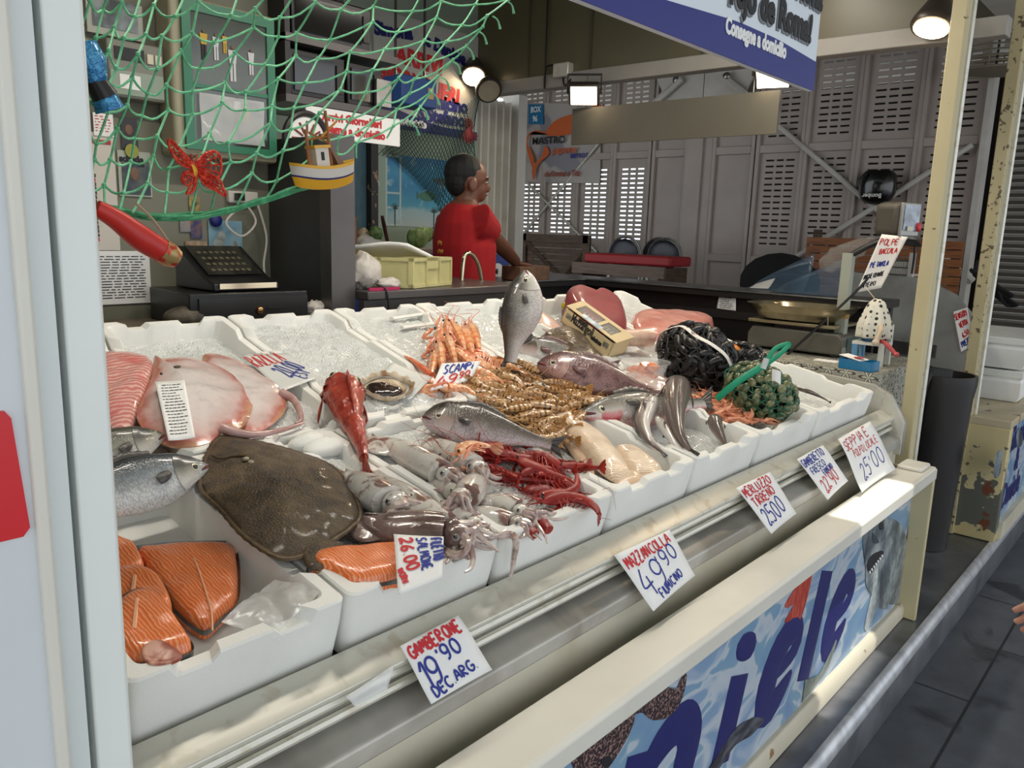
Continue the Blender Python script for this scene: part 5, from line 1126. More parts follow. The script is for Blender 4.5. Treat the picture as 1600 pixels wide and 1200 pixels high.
MB().bx(SX0+.06,SX1-.04,SY0-.004,SY0+.01,TZ+.03,TZ+.08).build('keypad',mat('scale_keypad',(60,84,80),.3),e); MB().bx(SX0+.01,SX0+.05,SY0-.004,SY0+.002,TZ+.02,TZ+.045).build('rating_plate',mat('rating_plate',(150,152,142),.4),e)
MB().prism([(3.39,1.145),(3.43,1.145),(3.43,1.185),(3.39,1.185)],'z',TZ+.08,1.45).build('pole',mat('scale_pole',(166,172,158),.45),e)
MB().bx(3.388,3.432,1.143,1.187,1.18,1.205).build('brown_tape',mat('parcel_tape',(166,130,50),.2,coat=.8),e)
# display head on a slim rod
ctr=ax((1406,343),3.4); hd=ctr+np.array([.02,.0,0])
MB().tube([(3.41,1.16,1.44),(3.42,1.10,1.48),(hd[0]+.02,hd[1]+.02,hd[2]-.06)],.012,8).build('display_rod',m_dark,e)
Rz=Matrix.Rotation(math.radians(-18),3,'Z')
mb=MB()
for s_,k in (((.10,.115,.135),0),): mb.box(hd+np.array([.0,.03,0]),s_,Rz)
mb.build('display_head',mat('display_housing',(78,74,66),.5),e,mod=bev(.028,4))
R3=np.array(Rz); fx=R3@np.array([0,-1,0]); 
MB().box(hd+fx*.035+np.array([0,.0,0]),(.118,.012,.128),Rz).build('bezel',mat('display_bezel',(150,150,146),.3,.4),e,mod=bev(.004))
MB().box(hd+fx*.042+np.array([0,.0,.008]),(.094,.004,.096),Rz).build('screen',mat('display_screen',(150,168,190),.08,c2=(84,96,116),vs=22,coat=1),e)
MB().box(hd+fx*.0455+np.array([-.012,.0,-.034]),(.034,.002,.016),Rz).build('screen_label',mat('label_cream',(214,212,190),.5),e)
MB().ell(hd+fx*.048+R3@np.array([.045,0,-.028]),(.014,.008,.018),Rz).build('red_button',mat('red_button',(196,34,36),.3),e)
mb=MB()
for k in range(4): mb.tube(cat_rom([hd+np.array([-.05,.02,-.075-.005*k]),hd+np.array([.0,-.06-.006*k,-.08-.006*k]),hd+np.array([.05,-.04,-.085]),hd+np.array([.02,.05,-.08]),hd+np.array([-.05,.02,-.075-.005*k])],24),.005,6)
mb.build('coiled_cable',m_black,e)
MB().tube(cat_rom([hd+np.array([-.02,.0,-.08]),ax((1352,440),3.36),ax((1290,500),3.32),ax((1240,545),3.28),ax((1228,556),3.27)],30),.0055,7).build('power_cable',m_black,e)
MB().tube(cat_rom([hd+np.array([.04,-.05,-.08]),hd+np.array([.055,-.05,-.14]),hd+np.array([.05,-.05,-.21])],12),.005,6).build('loose_cable',m_black,e)
# hand-written sheet and clear bag hanging from the rod
o,fn,W,H=sheet('hanging_note','long hand-written note hanging below the scale display','sign',[ax((1378,366),3.36),ax((1419,370),3.36),ax((1377,450),3.36),ax((1338,457),3.36)],m_paper,.0,.006)
ink(o,fn,[('POLPE',W*.1,H*.82,W*.15,H*.10,4,m_red,.0018),('BACCALA',W*.24,H*.66,W*.10,H*.09,8,m_red,.0018),('PIE TAVOLA',W*.12,H*.43,W*.08,H*.09,6,m_blue,.0017),('ANCHE GRANDE',W*.06,H*.22,W*.07,H*.08,8,m_ink,.0016),('INTERO',W*.1,H*.06,W*.11,H*.08,6,m_ink,.0016)])
Q=[ax((1280,408),3.5),ax((1372,368),3.42),ax((1350,420),3.42),ax((1290,425),3.5)]
def bagfn(u,v):
    a=2*math.pi*v; p=Q[0]*.55+Q[3]*.45; q=ax((1368,374),3.42); d=(q-p); s=nv(np.cross(d,(1,0,0))); w_=.062*math.sin(math.pi*min(1,.06+u*.86))**.55*(1-.55*u)
    c=p+d*u; return c+s*w_*math.cos(a)+np.array([.03,.0,0])*math.sin(a)*(1-.5*u)+np.array([1,1,1])*.010*mnoise.noise(Vector((u*9,v*7,2)))
tag(MB().grid(bagfn,30,20).build('clear_plastic_bag',mat('clear_bag',(176,178,176),.08,alpha=.24,spec=1.0,bump=.6,bs=40)),'clear plastic bag tied below the scale display, full of air','plastic bag')
# blue box with card
bb=np.array([3.12,.985,TZ]); e=empty('card_box',bb,'small translucent blue box with cards on the flowered table','box')
m=MB(); RB_=Matrix.Rotation(math.radians(-8),3,'Z'); 
m.box(bb+np.array([0,0,.003]),(.065,.125,.005),RB_)
for d,s in (((-.032,0),(.004,.125)),((.032,0),(.004,.125)),((0,-.062),(.065,.004)),((0,.062),(.065,.004))): 
    q=np.array(RB_)@np.array([d[0],d[1],0]); m.box(bb+q+np.array([0,0,.02]),(s[0],s[1],.036),RB_)
m.build('tray',mat('blue_plastic',(20,124,176),.15,coat=.6,alpha=.9),e)
MB().box(bb+np.array([0,.02,.044]),(.07,.085,.003),Matrix.Rotation(.16,3,'X')@RB_).build('card',m_paper,e); MB().ell(bb+np.array([-.01,-.002,.047]),(.02,.02,.002)).build('card_logo',mat('card_red',(190,60,56),.5),e)
MB().bx(3.2,3.26,1.10,1.19,TZ,TZ+.002).build('loose_note',m_paper); tag(bpy.data.objects['loose_note'],'slip of paper on the flowered table beside the scale','paper')
# rag doll seated on a little blue and white chair
dz=np.array([3.30,1.0,TZ]); e=empty('toy_chair',dz,'little blue and white toy chair on the flowered table','toy chair')
m_tw=mat('toy_white',(214,214,206),.5); m_tb=mat('toy_blue',(96,150,190),.45)
for i,(x,y) in enumerate(((-.045,-.05),(-.045,.05),(.045,-.05),(.045,.05))): MB().bx(dz[0]+x-.009,dz[0]+x+.009,dz[1]+y-.009,dz[1]+y+.009,TZ,TZ+(.16 if x>0 else .085)).build('leg',m_tb if i%2 else m_tw,e)
MB().bx(dz[0]-.055,dz[0]+.055,dz[1]-.06,dz[1]+.06,TZ+.08,TZ+.092).build('seat',m_tw,e); MB().bx(dz[0]+.04,dz[0]+.05,dz[1]-.055,dz[1]+.055,TZ+.12,TZ+.16).build('backrest',m_tb,e)
e=empty('rag_doll',dz+np.array([0,0,.092]),'rag doll with a dotted white headscarf sitting on the toy chair','doll')
b=dz+np.array([0,0,.092]); m_felt=mat('felt_cream',(206,190,164),.8)
MB().tube([b+np.array([0,0,0]),b+np.array([0,0,.05]),b+np.array([0,0,.09])],[.036,.034,.022],12).build('body',mat('doll_blue',(70,120,164),.8),e)
MB().ell(b+np.array([-.005,0,.115]),(.033,.033,.036)).build('head',m_felt,e)
t=NT('dotted_scarf'); vo=t.n('ShaderNodeTexVoronoi'); vo.inputs['Scale'].default_value=44; vo.inputs['Randomness'].default_value=.3; t.l(t.obj(),vo.inputs['Vector']); t.base(t.ramp(vo.outputs['Distance'],[(.28,(44,44,46)),(.34,(222,220,206))])); m_scarf=t.set(.8)
def scarf(u,v):
    a=math.pi*(.15+1.7*u); z=.165-.15*v; r=.012+.046*min(1,v*1.5)**.6+.008*math.sin(a*7)*v
    return b+np.array([.004+r*math.cos(a)*1.0,r*math.sin(a),z])
MB().grid(scarf,36,14).build('headscarf',m_scarf,e,mod=[('SOLIDIFY',dict(thickness=.003))])
MB().tube([b+np.array([-.03,-.03,.08]),b+np.array([-.06,-.045,.05]),b+np.array([-.07,-.035,.01])],.010,8).ell(b+np.array([-.072,-.034,.004]),(.014,)*3).build('arm',m_felt,e)
MB().tube([b+np.array([-.02,-.03,.01]),b+np.array([-.055,-.07,.0]),b+np.array([-.05,-.10,-.03])],[.010,.009,.008],8).ell(b+np.array([-.05,-.108,-.035]),(.014,.010,.010)).build('leg',mat('doll_pink',(206,92,96),.7),e)
MB().tube(cat_rom([b+np.array([-.01,0,.16]),ax((1352,448),3.33)],8),.0015,5).build('hanging_string',m_felt,e)
# curved glass shields on the side counter with labels
m_shield=mat('blue_glass',(96,124,150),.04,alpha=.38,spec=1,coat=1)
for i,(px,ln,lb) in enumerate((((1165,450),.30,'left blue-tinted glass shield standing on the side counter'),((1205,455),.34,'right blue-tinted glass shield standing on the side counter'))):
    q=az(px,1.243); e=empty('glass_shield',q,lb,'glass shield')
    def gs(u,v,q=q,ln=ln):
        return q+np.array([.10*math.sin(v*1.6),-ln*u,(.02+.17*u**.9)*v+0*u])
    MB().grid(gs,14,10).build('pane',m_shield,e,mod=[('SOLIDIFY',dict(thickness=.005))])
    if i==0: MB().grid(lambda u,v:gs(.06+.34*u,.05+.55*v)+np.array([-.004,0,0]),6,6).build('paper_label',m_paper,e)
o,fn,W,H=sheet('taped_note','white printed note taped to the dark counter front','sign',[ax((1124,461),3.68),ax((1150,460),3.68),ax((1150,486),3.68),ax((1120,482),3.68)],m_paper,.002); lines(o,fn,W,H,7,m_ink,seed=4,frag=3)
# ================================================================== NEIGHBOUR STALL
X2=4.03
tag(MB().prism([(X2,.765),(X2+.062,.765),(X2+.062,.815),(X2,.815)],'z',.168,2.6).build('cream_post',m_post2,mod=bev(.004)),'second cream post further right, rusted towards its foot','post')
tag(MB().prism([(X2+.064,.755),(X2+.078,.75),(X2+.078,.78),(X2+.064,.78)],'z',.168,2.6).build('steel_post',m_alu),'thin bright metal strip on the right side of the further post','post')
e=empty('neighbour_counter',(5.2,.72,.168),'rusty cream neighbouring counter with a small blue fish board','counter front')
MB().bx(4.05,6.6,.60,.98,.70,.735).build('top',m_rust,e,mod=bev(.004)); MB().bx(4.05,4.11,.60,.80,.168,.70).build('end_post',m_strip,e,mod=bev(.004))
MB().bx(4.11,6.6,.61,.63,.25,.70).build('board',m_wave,e); MB().bx(4.112,6.6,.585,.63,.168,.25).build('lower_rail',m_cream,e); MB().bx(4.11,6.6,.94,.98,.168,.70).build('rear_sheet',m_rust,e)
for s,x,z in (('Simona',4.10,.575),('&',4.30,.445),('Daniele',4.10,.30)): text(s,.170,m_navy,e,(x+.05,.608,z),(1,0,.0),(0,0,1),off=.005,sx=.82)
def dom2(name,px,m): 
    q=cat_rom([np.array(ay(p,.608)) for p in px],24,True); mb=MB(); mb.prism([(v[0],v[2]) for v in q],'y',.6065,.608); mb.build(name,m,e,smooth=False)
dom2('painted_fish',[(1593,668),(1598,690),(1590,700),(1588,680)],m_shark); dom2('painted_shark_nose',[(1556,710),(1566,705),(1562,740),(1553,745)],m_shark)
for i,(z0,lb) in enumerate(((.737,'lower white foam box on the neighbouring rusty counter'),(.90,'upper white foam box on the neighbouring rusty counter'))):
    a=np.array([4.55,.66,z0]); m=MB(); dx,dy,h=.62,.40,.155
    prof=[(.012,0),(0,.03),(0,.10),(.006,.104),(.006,.118),(-.004,.122),(-.004,h)]
    m.loft([[ (a[0]+s+0,a[1]+s,a[2]+z),(a[0]+dx-s,a[1]+s,a[2]+z),(a[0]+dx-s,a[1]+dy-s,a[2]+z),(a[0]+s,a[1]+dy-s,a[2]+z)] for s,z in prof])
    o=m.build('lidded_foam_box',m_foam,mod=bev(.006)); tag(o,lb,'foam box','foam boxes on the neighbouring counter'); 
    MB().bx(a[0]+.2,a[0]+.36,a[1]-.003,a[1]+.004,a[2]+.02,a[2]+.05).build('painted_grip_shade',mat('foam_shadow',(186,186,180),.6),o)  # shade of a hand-grip recess, painted as a darker plate on the face
e=empty('dark_bin',(3.92,1.15,.168),'tall dark plastic bin in the gap between the two stalls','bin')
MB().lathe([(.10,0),(.122,.68),(.130,.74),(.130,.78),(.118,.78),(.112,.72),(.09,.03)],(3.80,.84,.168),32).build('bin_wall',m_dark,e)
# grey apron rag over bin and grey sheet metal stand with curved side
def rag(u,v): return np.array([3.66+.10*u,.85+.05*math.sin(u*9)+.03*v,.98-.20*v-.05*u*math.sin(v*5)])+np.array([.01*math.sin(v*14),.012*math.sin(u*20),0])
tag(MB().grid(rag,24,16).build('grey_rag',mat('grey_cloth',(74,74,76),.9)),'grey rag hanging beside the flowered table behind the post','cloth')
e=empty('curved_display_case',(4.55,1.2,.168),'grey curved display case of the neighbouring stall behind the further post','display case')
MB().prism([(.985,.168),(.985,.745),(.80,.745),(.80,1.0),(.84,1.14),(.95,1.26),(1.1,1.33),(1.5,1.34),(1.5,.168)],'x',4.30,4.34).build('side_panel',mat('case_side',(150,152,150),.4,c2=(120,122,120),vs=4),e)
MB().prism([(1.0,.168),(1.0,.98),(1.5,.98),(1.5,.168)],'x',4.34,5.0).build('cabinet',m_ds,e)
MB().bx(4.29,4.30,1.0,1.5,.95,1.01).build('steel_trim',m_steel,e)
m_bc=mat('black_cloth',(16,16,20),.9)
def bc(u,v): a=-.5+2.6*u; return np.array([4.36+.10*math.cos(a)*1.0-.16*v*.3,.90-.16*v+.05*math.sin(a*2)*v,1.36+.05*math.sin(a)-.11*v-.03*math.sin(u*9)])
tag(MB().grid(bc,24,14).build('black_cloth',m_bc,mod=[('SOLIDIFY',dict(thickness=.012))]),'black cloth draped on the curved display case, right of the posts','cloth')
o,fn,W,H=sheet('hanging_note','torn hand-written note stuck between the two posts','sign',[ax((1490,487),4.295),ax((1512,480),4.295),ax((1523,537),4.295),ax((1502,550),4.295)],m_paper,0,.010)
ink(o,fn,[('SENSORI',W*.05,H*.78,W*.14,H*.14,6,m_red,.0024),('VERDI',W*.25,H*.56,W*.14,H*.13,6,m_red,.0022),('6,50',W*.3,H*.3,W*.16,H*.13,6,m_red,.0022),('PREZZO',W*.15,H*.08,W*.13,H*.13,6,m_blue,.0024)])
# ================================================================== MARKET HALL FURNITURE
m_wood=mat('dark_crate_wood',(82,64,50),.7,c2=(60,46,36),vs=12,stretch=(1,1,6)); m_plank=mat('orange_planks',(150,92,46),.55,c2=(122,72,36),vs=8,stretch=(1,1,8))
e=empty('wooden_crate',(6,4.77,.168),'dark wooden crate with diagonal struts behind the upright fish','crate')
for k in range(8): MB().bx(5.98,6.0,4.36,5.18,1.0+.058*k,1.05+.058*k).build('plank',m_wood,e)
MB().bx(5.98,6.6,4.36,5.18,.168,1.0).build('lower_body',m_wood,e); 
for y in (4.38,5.14): MB().bx(5.955,5.98,y-.04,y+.04,.168,1.47).build('corner_post',m_wood,e)
MB().bx(5.955,5.98,4.36,5.18,1.40,1.47).build('top_rail',m_wood,e)
MB().tube([(5.965,5.12,1.40),(5.965,4.62,1.04)],.022,4).build('strut',m_wood,e); MB().tube([(5.965,4.42,1.30),(5.965,4.66,1.04)],.022,4).build('strut',m_wood,e)
e=empty('wooden_bench',(5.5,3.7,.168),'weathered bench plank with a red cushion in front of the dark chairs','bench')
MB().bx(5.47,5.50,3.26,4.16,1.16,1.25).build('front_plank',mat('grey_bench_wood',(110,92,80),.7,c2=(88,72,62),vs=14,stretch=(1,.3,4)),e); MB().bx(5.52,5.86,3.24,4.08,1.25,1.33).build('red_cushion',mat('red_cushion',(150,30,34),.6),e,mod=bev(.02,3))
for y in (3.3,4.1): MB().bx(5.5,5.85,y-.03,y+.03,.168,1.24).build('leg',m_wood,e)
for i,(y,lb) in enumerate(((4.03,'left dark rounded chair back behind the red cushion'),(3.83,'middle dark chair back, furthest behind the red cushion'),(3.62,'right dark blue chair back behind the red cushion'))):
    x=6.05 if i!=1 else 6.3; z=1.30; e=empty('stacking_chair',(x,y,.168),lb,'chair'); 
    MB().ell((x,y,z+.02),(.03,.155,.135)).build('backrest',mat('dark_chair_blue',(22,26,40),.35),e)
    MB().tube([(x+.02,y+.165*math.cos(a),z+.02+.15*math.sin(a)) for a in [math.pi*k/12 for k in range(13)]],.010,7).build('back_frame',m_steel,e)
    for s in (1,-1): MB().tube([(x+.02,y+s*.165,z+.02),(x+.02,y+s*.165,.168)],.010,7).build('leg',m_steel,e)
    MB().bx(x-.16,x,y-.09,y+.09,.62,.66).build('seat',m_black,e)
e=empty('office_chair',(5,2.2,.168),'black office chair back behind the blue glass shields','chair')
MB().ell((5.0,2.13,1.22),(.07,.27,.19)).build('backrest',mat('black_fabric',(20,20,22),.9),e); MB().bx(4.6,5.0,1.9,2.35,.6,.68).build('seat',mat('black_fabric',(20,20,22),.9),e); MB().tube([(5.02,2.13,1.1),(4.85,2.13,.6),(4.85,2.13,.2)],.025,8).build('stem',m_black,e); MB().bx(4.6,5.1,1.88,2.38,.168,.2).build('base',m_black,e)
e=empty('slatted_wall_bench',(6.5,1.95,.168),'orange-brown wooden slats stacked under the helmet and louvres','wooden slats')
for k in range(9): MB().bx(6.48,6.50,1.42,2.56,.95+.064*k,1.006+.064*k).build('slat',m_plank,e)
MB().bx(6.50,6.53,1.44,1.5,.168,1.5).build('upright',m_wood,e); MB().bx(6.50,6.53,2.46,2.52,.168,1.58).build('upright',m_wood,e)
e=empty('plank_panel',(6.2,5.3,.168),'orange boards stacked left of the dark wooden crate','wooden boards')
for k in range(12): MB().bx(6.18,6.2,5.2,5.75,.3+.095*k,.385+.095*k).build('board',m_plank,e)
# white slotted rack
e=empty('white_rack',(5.2,1.5,.168),'white plastic slotted baskets rack behind the rag doll','rack')
q0,q1=ax((1380,420),5.2)[1],ax((1423,420),5.2)[1]
for z in (1.02,1.16,1.30):
    m=MB(); m.bx(5.2,5.215,q1,q0,z,z+.012).bx(5.2,5.215,q1,q0,z+.085,z+.10).bx(5.2,5.215,q1,q0,z+.045,z+.055)
    n=16
    for k in range(n+1): y=q1+(q0-q1)*k/n; m.bx(5.2,5.212,y-.0035,y+.0035,z,z+.1)
    m.build('basket_front',m_white,e); MB().bx(5.215,5.5,q1,q0,z,z+.01).build('basket_base',m_white,e)
for y in (q0,q1): MB().bx(5.19,5.23,y-.014,y+.014,.168,1.44).build('upright',m_white,e)
MB().bx(5.23,5.4,q1+.06,q1+.16,1.18,1.25).build('red_packet',mat('red_packet',(170,36,36),.5)); tag(bpy.data.objects['red_packet'],'red packet in the white slotted rack','packet')
# helmet hanging on the louvres
hc=ax((1371,293),6.86); e=empty('helmet',hc-np.array([0,0,.14]),'black helmet hanging upside down on the louvred wall','helmet')
MB().loft([[hc+np.array([.11*s*math.cos(a)*.9,.145*s*math.cos(a+0)*0+.145*s*math.sin(a),z]) for a in [2*math.pi*k/24 for k in range(24)]] for s,z in ((.72,.13),(.92,.10),(1,.02),(.96,-.05),(.80,-.10),(.5,-.128),(.1,-.138))]).build('shell',mat('helmet_black',(14,14,16),.25,coat=.8),e)
MB().tube([hc+np.array([-.095,.06,.11]),hc+np.array([-.11,.11,.06]),hc+np.array([-.10,.12,.0])],.010,6).build('visor_edge',m_black,e)
text('Bomber',.048,m_paper,e,hc+np.array([-.118,-.075,-.055]),(0,1,0),(0,0,-1),off=.001,sx=.95)
e=empty('wicker_basket',ax((1555,90),6.6),'flat wicker-like hanging tray at the upper right edge','basket'); c0=ax((1558,92),6.6)  # woven basket on a hanger, holds no lamp
mb=MB()
for k in range(5): mb.tube([c0+np.array([.22*math.cos(a),.30*math.sin(a),.035*k-.08]) for a in [2*math.pi*i/24 for i in range(25)]],.007,5)
for i in range(16): a=2*math.pi*i/16; mb.tube([c0+np.array([.22*math.cos(a),.30*math.sin(a),-.08]),c0+np.array([.22*math.cos(a),.30*math.sin(a),.07])],.006,5)
mb.build('woven_rim',mat('wicker',(140,130,112),.7),e); MB().lathe([(.20,-.085),(.22,-.08)],c0,24).build('base',mat('wicker',(140,130,112)),e); MB().tube([c0+np.array([0,0,-.08]),c0+np.array([0,0,.5])],.008,6).build('hanger',m_dark,e)
e=empty('market_channel',ax((1530,25),4.2),'white ceiling light channel at the upper right corner','ceiling light'); 
MB().bx(3.6,6.0,.70,1.02,2.60,2.66).build('channel',m_white,e); MB().bx(3.7,5.9,.80,.812,2.596,2.60).build('light_slot',mat('slot_light',(250,246,236),.5,emit=2.5),e); MB().bx(3.7,5.9,.86,.872,2.596,2.60).build('light_slot',mat('slot_light',(250,246,236)),e)
# blank hanging board, floodlights
c4=[ax(p,3.40) for p in ((902,170),(1224,152),(1224,211),(902,215))]
e=empty('blank_board',(3.40,2.0,1.93),'blank grey-beige board hanging below the fascia','sign')
MB().bx(3.36,3.372,c4[1][1]-.0,c4[0][1],1.935,2.112).build('board',mat('board_beige',(104,100,88),.5,c2=(98,94,82),vs=2),e)
for y in (c4[1][1]+.12,c4[0][1]-.08): MB().tube([(3.366,y,2.10),(3.366,y,2.27)],.003,5).build('hanging_wire',m_steel,e)
m_glow=mat('flood_glow',(255,232,196),.5,emit=14)
def flood(px,x,label,aim,w_=.15,h_=.11,power=14,round_=False,col_=(1,.86,.66),spot=2.2):
    c=ax(px,x) if x else None; c=np.array(c); a=nv(np.array(aim)-c); e=empty('floodlight',c,label,'lamp')
    R=np.array((-Vector(a)).to_track_quat('Z','Y').to_matrix())
    if round_:
        MB().loft([[c+R@np.array([r*math.cos(q),r*math.sin(q),z]) for q in [2*math.pi*i/24 for i in range(24)]] for r,z in ((.07,.0),(.075,.012),(.07,.03),(.045,.09),(.035,.12),(.01,.125))]).build('housing',mat('lamp_housing',(70,64,58),.4,.4),e)
        MB().loft([[c+R@np.array([r*math.cos(q),r*math.sin(q),-.003+0*z]) for q in [2*math.pi*i/24 for i in range(24)]] for r,z in ((.060,0),(.01,0))]).build('lens',m_glow if power else mat('unlit_lens',(206,196,170),.2,coat=1),e)
    else:
        MB().box(c+R@np.array([0,0,.025]),(w_,h_,.045),R).build('housing',mat('lamp_housing',(70,64,58),.4,.4),e,mod=bev(.008)); MB().box(c-a*-.0,(w_*.84,h_*.8,.006),R).build('lens',m_glow,e)
        MB().tube([c+R@np.array([-w_*.55,0,.02]),c+np.array([0,0,.10])+R@np.array([-w_*.55,0,0]),c+np.array([0,0,.10])+R@np.array([w_*.55,0,0]),c+R@np.array([w_*.55,0,.02])],.006,6).build('bracket',m_dark,e)
    if power:
        l=lamp('floodlight_beam','SPOT',c+a*.02,power,col_,target=np.array(aim),spot_size=spot,spot_blend=.6,shadow_soft_size=.06); l.parent=e; l.location=[float(q) for q in a*.02]
    return e
flood((912,150),3.30,'square floodlight under the fascia, left one above the blank board',(2.0,1.7,1.1),power=11)
flood((1207,122),3.34,'square floodlight partly hidden by the hanging blue sign',(2.2,1.2,1.0),power=11)
flood((1455,44),3.30,'round industrial lamp under the fascia beside the chipped post',(2.7,1.0,.9),power=5,round_=True)
flood((740,120),3.30,'round lit lamp in the corner above the kitchen',(2.6,2.6,1.2),power=8,round_=True)
flood((764,142),3.32,'round unlit lamp below the lit one in the corner',(2.4,1.6,1.0),power=0,round_=True)
e=empty('junction_box',ax((880,110),3.38),'small grey junction box with cable on the fascia','junction box'); c=ax((880,110),3.38)
MB().box(c,(.05,.10,.07)).build('box',m_alu,e,mod=bev(.006)); MB().tube(cat_rom([c+np.array([-.01,.05,.03]),c+np.array([-.02,.10,.02]),c+np.array([-.0,.12,-.04]),(c[0],c[1]+.12,3.0)],16),.005,6).tube(cat_rom([c+np.array([0,0,-.03]),c+np.array([-.02,-.03,-.08]),c+np.array([-.05,-.09,-.06])],12),.005,6).build('cable',m_black,e)
# hall banner
t=NT('banner_cloth'); t.base(t.ramp(t.noise(t.obj(),2.2,2),[(.4,(184,176,170)),(.56,(178,172,168)),(.6,(140,138,146))])); m_ban=t.set(.6)
bt=[ax(p,6.95) for p in ((818,160),(938,163),(936,287),(813,284))]; e=empty('bistro_banner',bt[2],'hanging bistro banner with an orange fish and black letters','banner')
def bfn(u,v): p=(np.array(bt[3])*(1-u)+np.array(bt[2])*u)*(1-v)+(np.array(bt[0])*(1-u)+np.array(bt[1])*u)*v; return p+np.array([.02*math.sin(u*7+v*3),0,0])
MB().grid(bfn,20,20).build('cloth',m_ban,e)
BX=6.915
def bpx(name,px,m,x=BX,n=30): 
    q=cat_rom([ax(p,x) for p in px],n,True); mb=MB(); mb.add(q,[tuple(range(n))]); return mb.build(name,m,e,smooth=False,mod=[('SOLIDIFY',dict(thickness=.001))])
m_or=mat('banner_orange',(206,98,44),.6); m_b2=mat('banner_blue',(20,112,160),.6)
bpx('fish_body',[(937,163),(905,175),(868,188),(852,210),(876,212),(902,205),(938,178)],m_or)
bpx('fish_tentacle',[(858,210),(836,204),(824,222),(834,245),(832,262),(828,250),(822,225),(830,206)],m_or,BX-.002)
bpx('fish_tentacle',[(852,228),(858,240),(840,258),(834,282),(832,262),(846,244)],m_or,BX-.002)
q=[ax(p,BX-.004) for p in ((826,163),(849,163),(849,194),(826,194))]; mb=MB(); mb.add(q,[(0,1,2,3)]); mb.build('blue_patch',m_b2,e,smooth=False)
def btext(s,px,h,m,sx=1,sh=0,x=BX-.006): 
    o=ax(px,x); return text(s,h,m,e,o,(0,-1,0),(0,0,1),shear=sh,sx=sx,off=.002)
btext('BOX',(829,176),.085,m_paper,.8); btext('96',(832,190),.085,m_paper,.8); btext('MASTRO',(831,226),.105,m_ink,1.12); btext('papone',(862,240),.11,m_or,1.0,.3); btext('BISTROT',(891,247),.062,m_blue,.95); btext('da Romina e Titti',(850,276),.085,mat('banner_red',(150,60,40),.6),.80,.3)
# ================================================================== LEFT WALL AND CASH DESK
WL=2.556
def wq(pTL,pBR,y=WL): a,b=ay(pTL,y),ay(pBR,y); return a[0],b[0],b[2],a[2]      # x0,x1,z0,z1
def poster(name,label,cat,x0,x1,z0,z1,m,y=WL,t=.002):
    o=MB().bx(x0,x1,y-t,y,z0,z1).build(name,m); return tag(o,label,cat)
def flatp(par,name,m,x0,x1,z0,z1,y): return MB().bx(x0,x1,y-.0012,y,z0,z1).build(name,m,par,smooth=False)
def bars(par,x0,x1,z0,z1,rows,m,y,seed=0,frag=4):
    R=random.Random(seed); mb=MB()
    for k in range(rows):
        z=z1-(z1-z0)*(k+.6)/rows; x=x0
        while x<x1-.01:
            L=R.uniform(.02,.12)*(x1-x0)*2; mb.bx(x,min(x1,x+L),y-.0008,y,z,z+(z1-z0)/rows*.3); x+=L+.006
    return mb.build('printed_lines',m,par,smooth=False)
# notice sheet
o=poster('notice_sheet','white printed notice sheet low on the left wall','notice',.985,1.150,1.235,1.398,m_paper); bars(o,1.0,1.135,1.25,1.385,16,m_ink,WL-.0025,3)
# calendar
o=poster('paper_calendar','wall calendar with a red header strip on the left wall','calendar',.965,1.062,1.40,1.745,mat('calendar_paper',(206,200,190),.7)); flatp(o,'red_header',mat('calendar_red',(170,50,50),.6),.967,1.052,1.712,1.724,WL-.003)
for k in range(22): 
    text(str(k+4),.0135,m_ink if k%7 else m_red,o,(.990,WL-.0032,1.690-.0125*k),(1,0,0),(0,0,1),off=.0004)
o=poster('red_print_sheet','white sheet with red print above the wall calendar','notice',1.005,1.062,1.735,1.80,m_paper,WL-.004); bars(o,1.01,1.058,1.745,1.795,6,m_red,WL-.0065,5)
# framed portrait card and poster
o=poster('portrait_card','portrait card with a yellow-green badge on the left wall','picture',1.085,1.135,1.705,1.795,mat('card_dark',(52,50,56),.5)); MB().ell((1.108,WL-.003,1.762),(.012,.002,.016)).build('printed_face',mat('print_skin',(120,92,76),.6),o); MB().lathe([(.020,0),(.021,.002)],(0,0,0),20).build('badge',mat('badge_green',(150,150,50),.4),None)
bd_=bpy.data.objects['badge']; bd_.rotation_euler=(math.pi/2,0,0); bd_.location=(1.112,WL-.006,1.700); tag(bd_,'round yellow-green badge below the portrait card','badge')
o=poster('magazine_cover','poster reading schede on the left wall','poster',1.070,1.170,1.565,1.700,mat('cover_paper',(170,176,160),.5)); flatp(o,'cover_photo',mat('cover_photo',(44,52,70),.5,c2=(96,104,96),vs=14),1.080,1.165,1.570,1.672,WL-.003); text('schede',.026,m_ink,o,(1.074,WL-.0045,1.668),(1,0,0),(0,0,1),off=.0012); text('cle',.018,m_ink,o,(1.128,WL-.0045,1.655),(1,0,0),(0,0,1),off=.0008)
MB().ell((1.118,WL-.005,1.632),(.014,.002,.020)).build('printed_face',mat('print_skin',(120,92,76)),o)
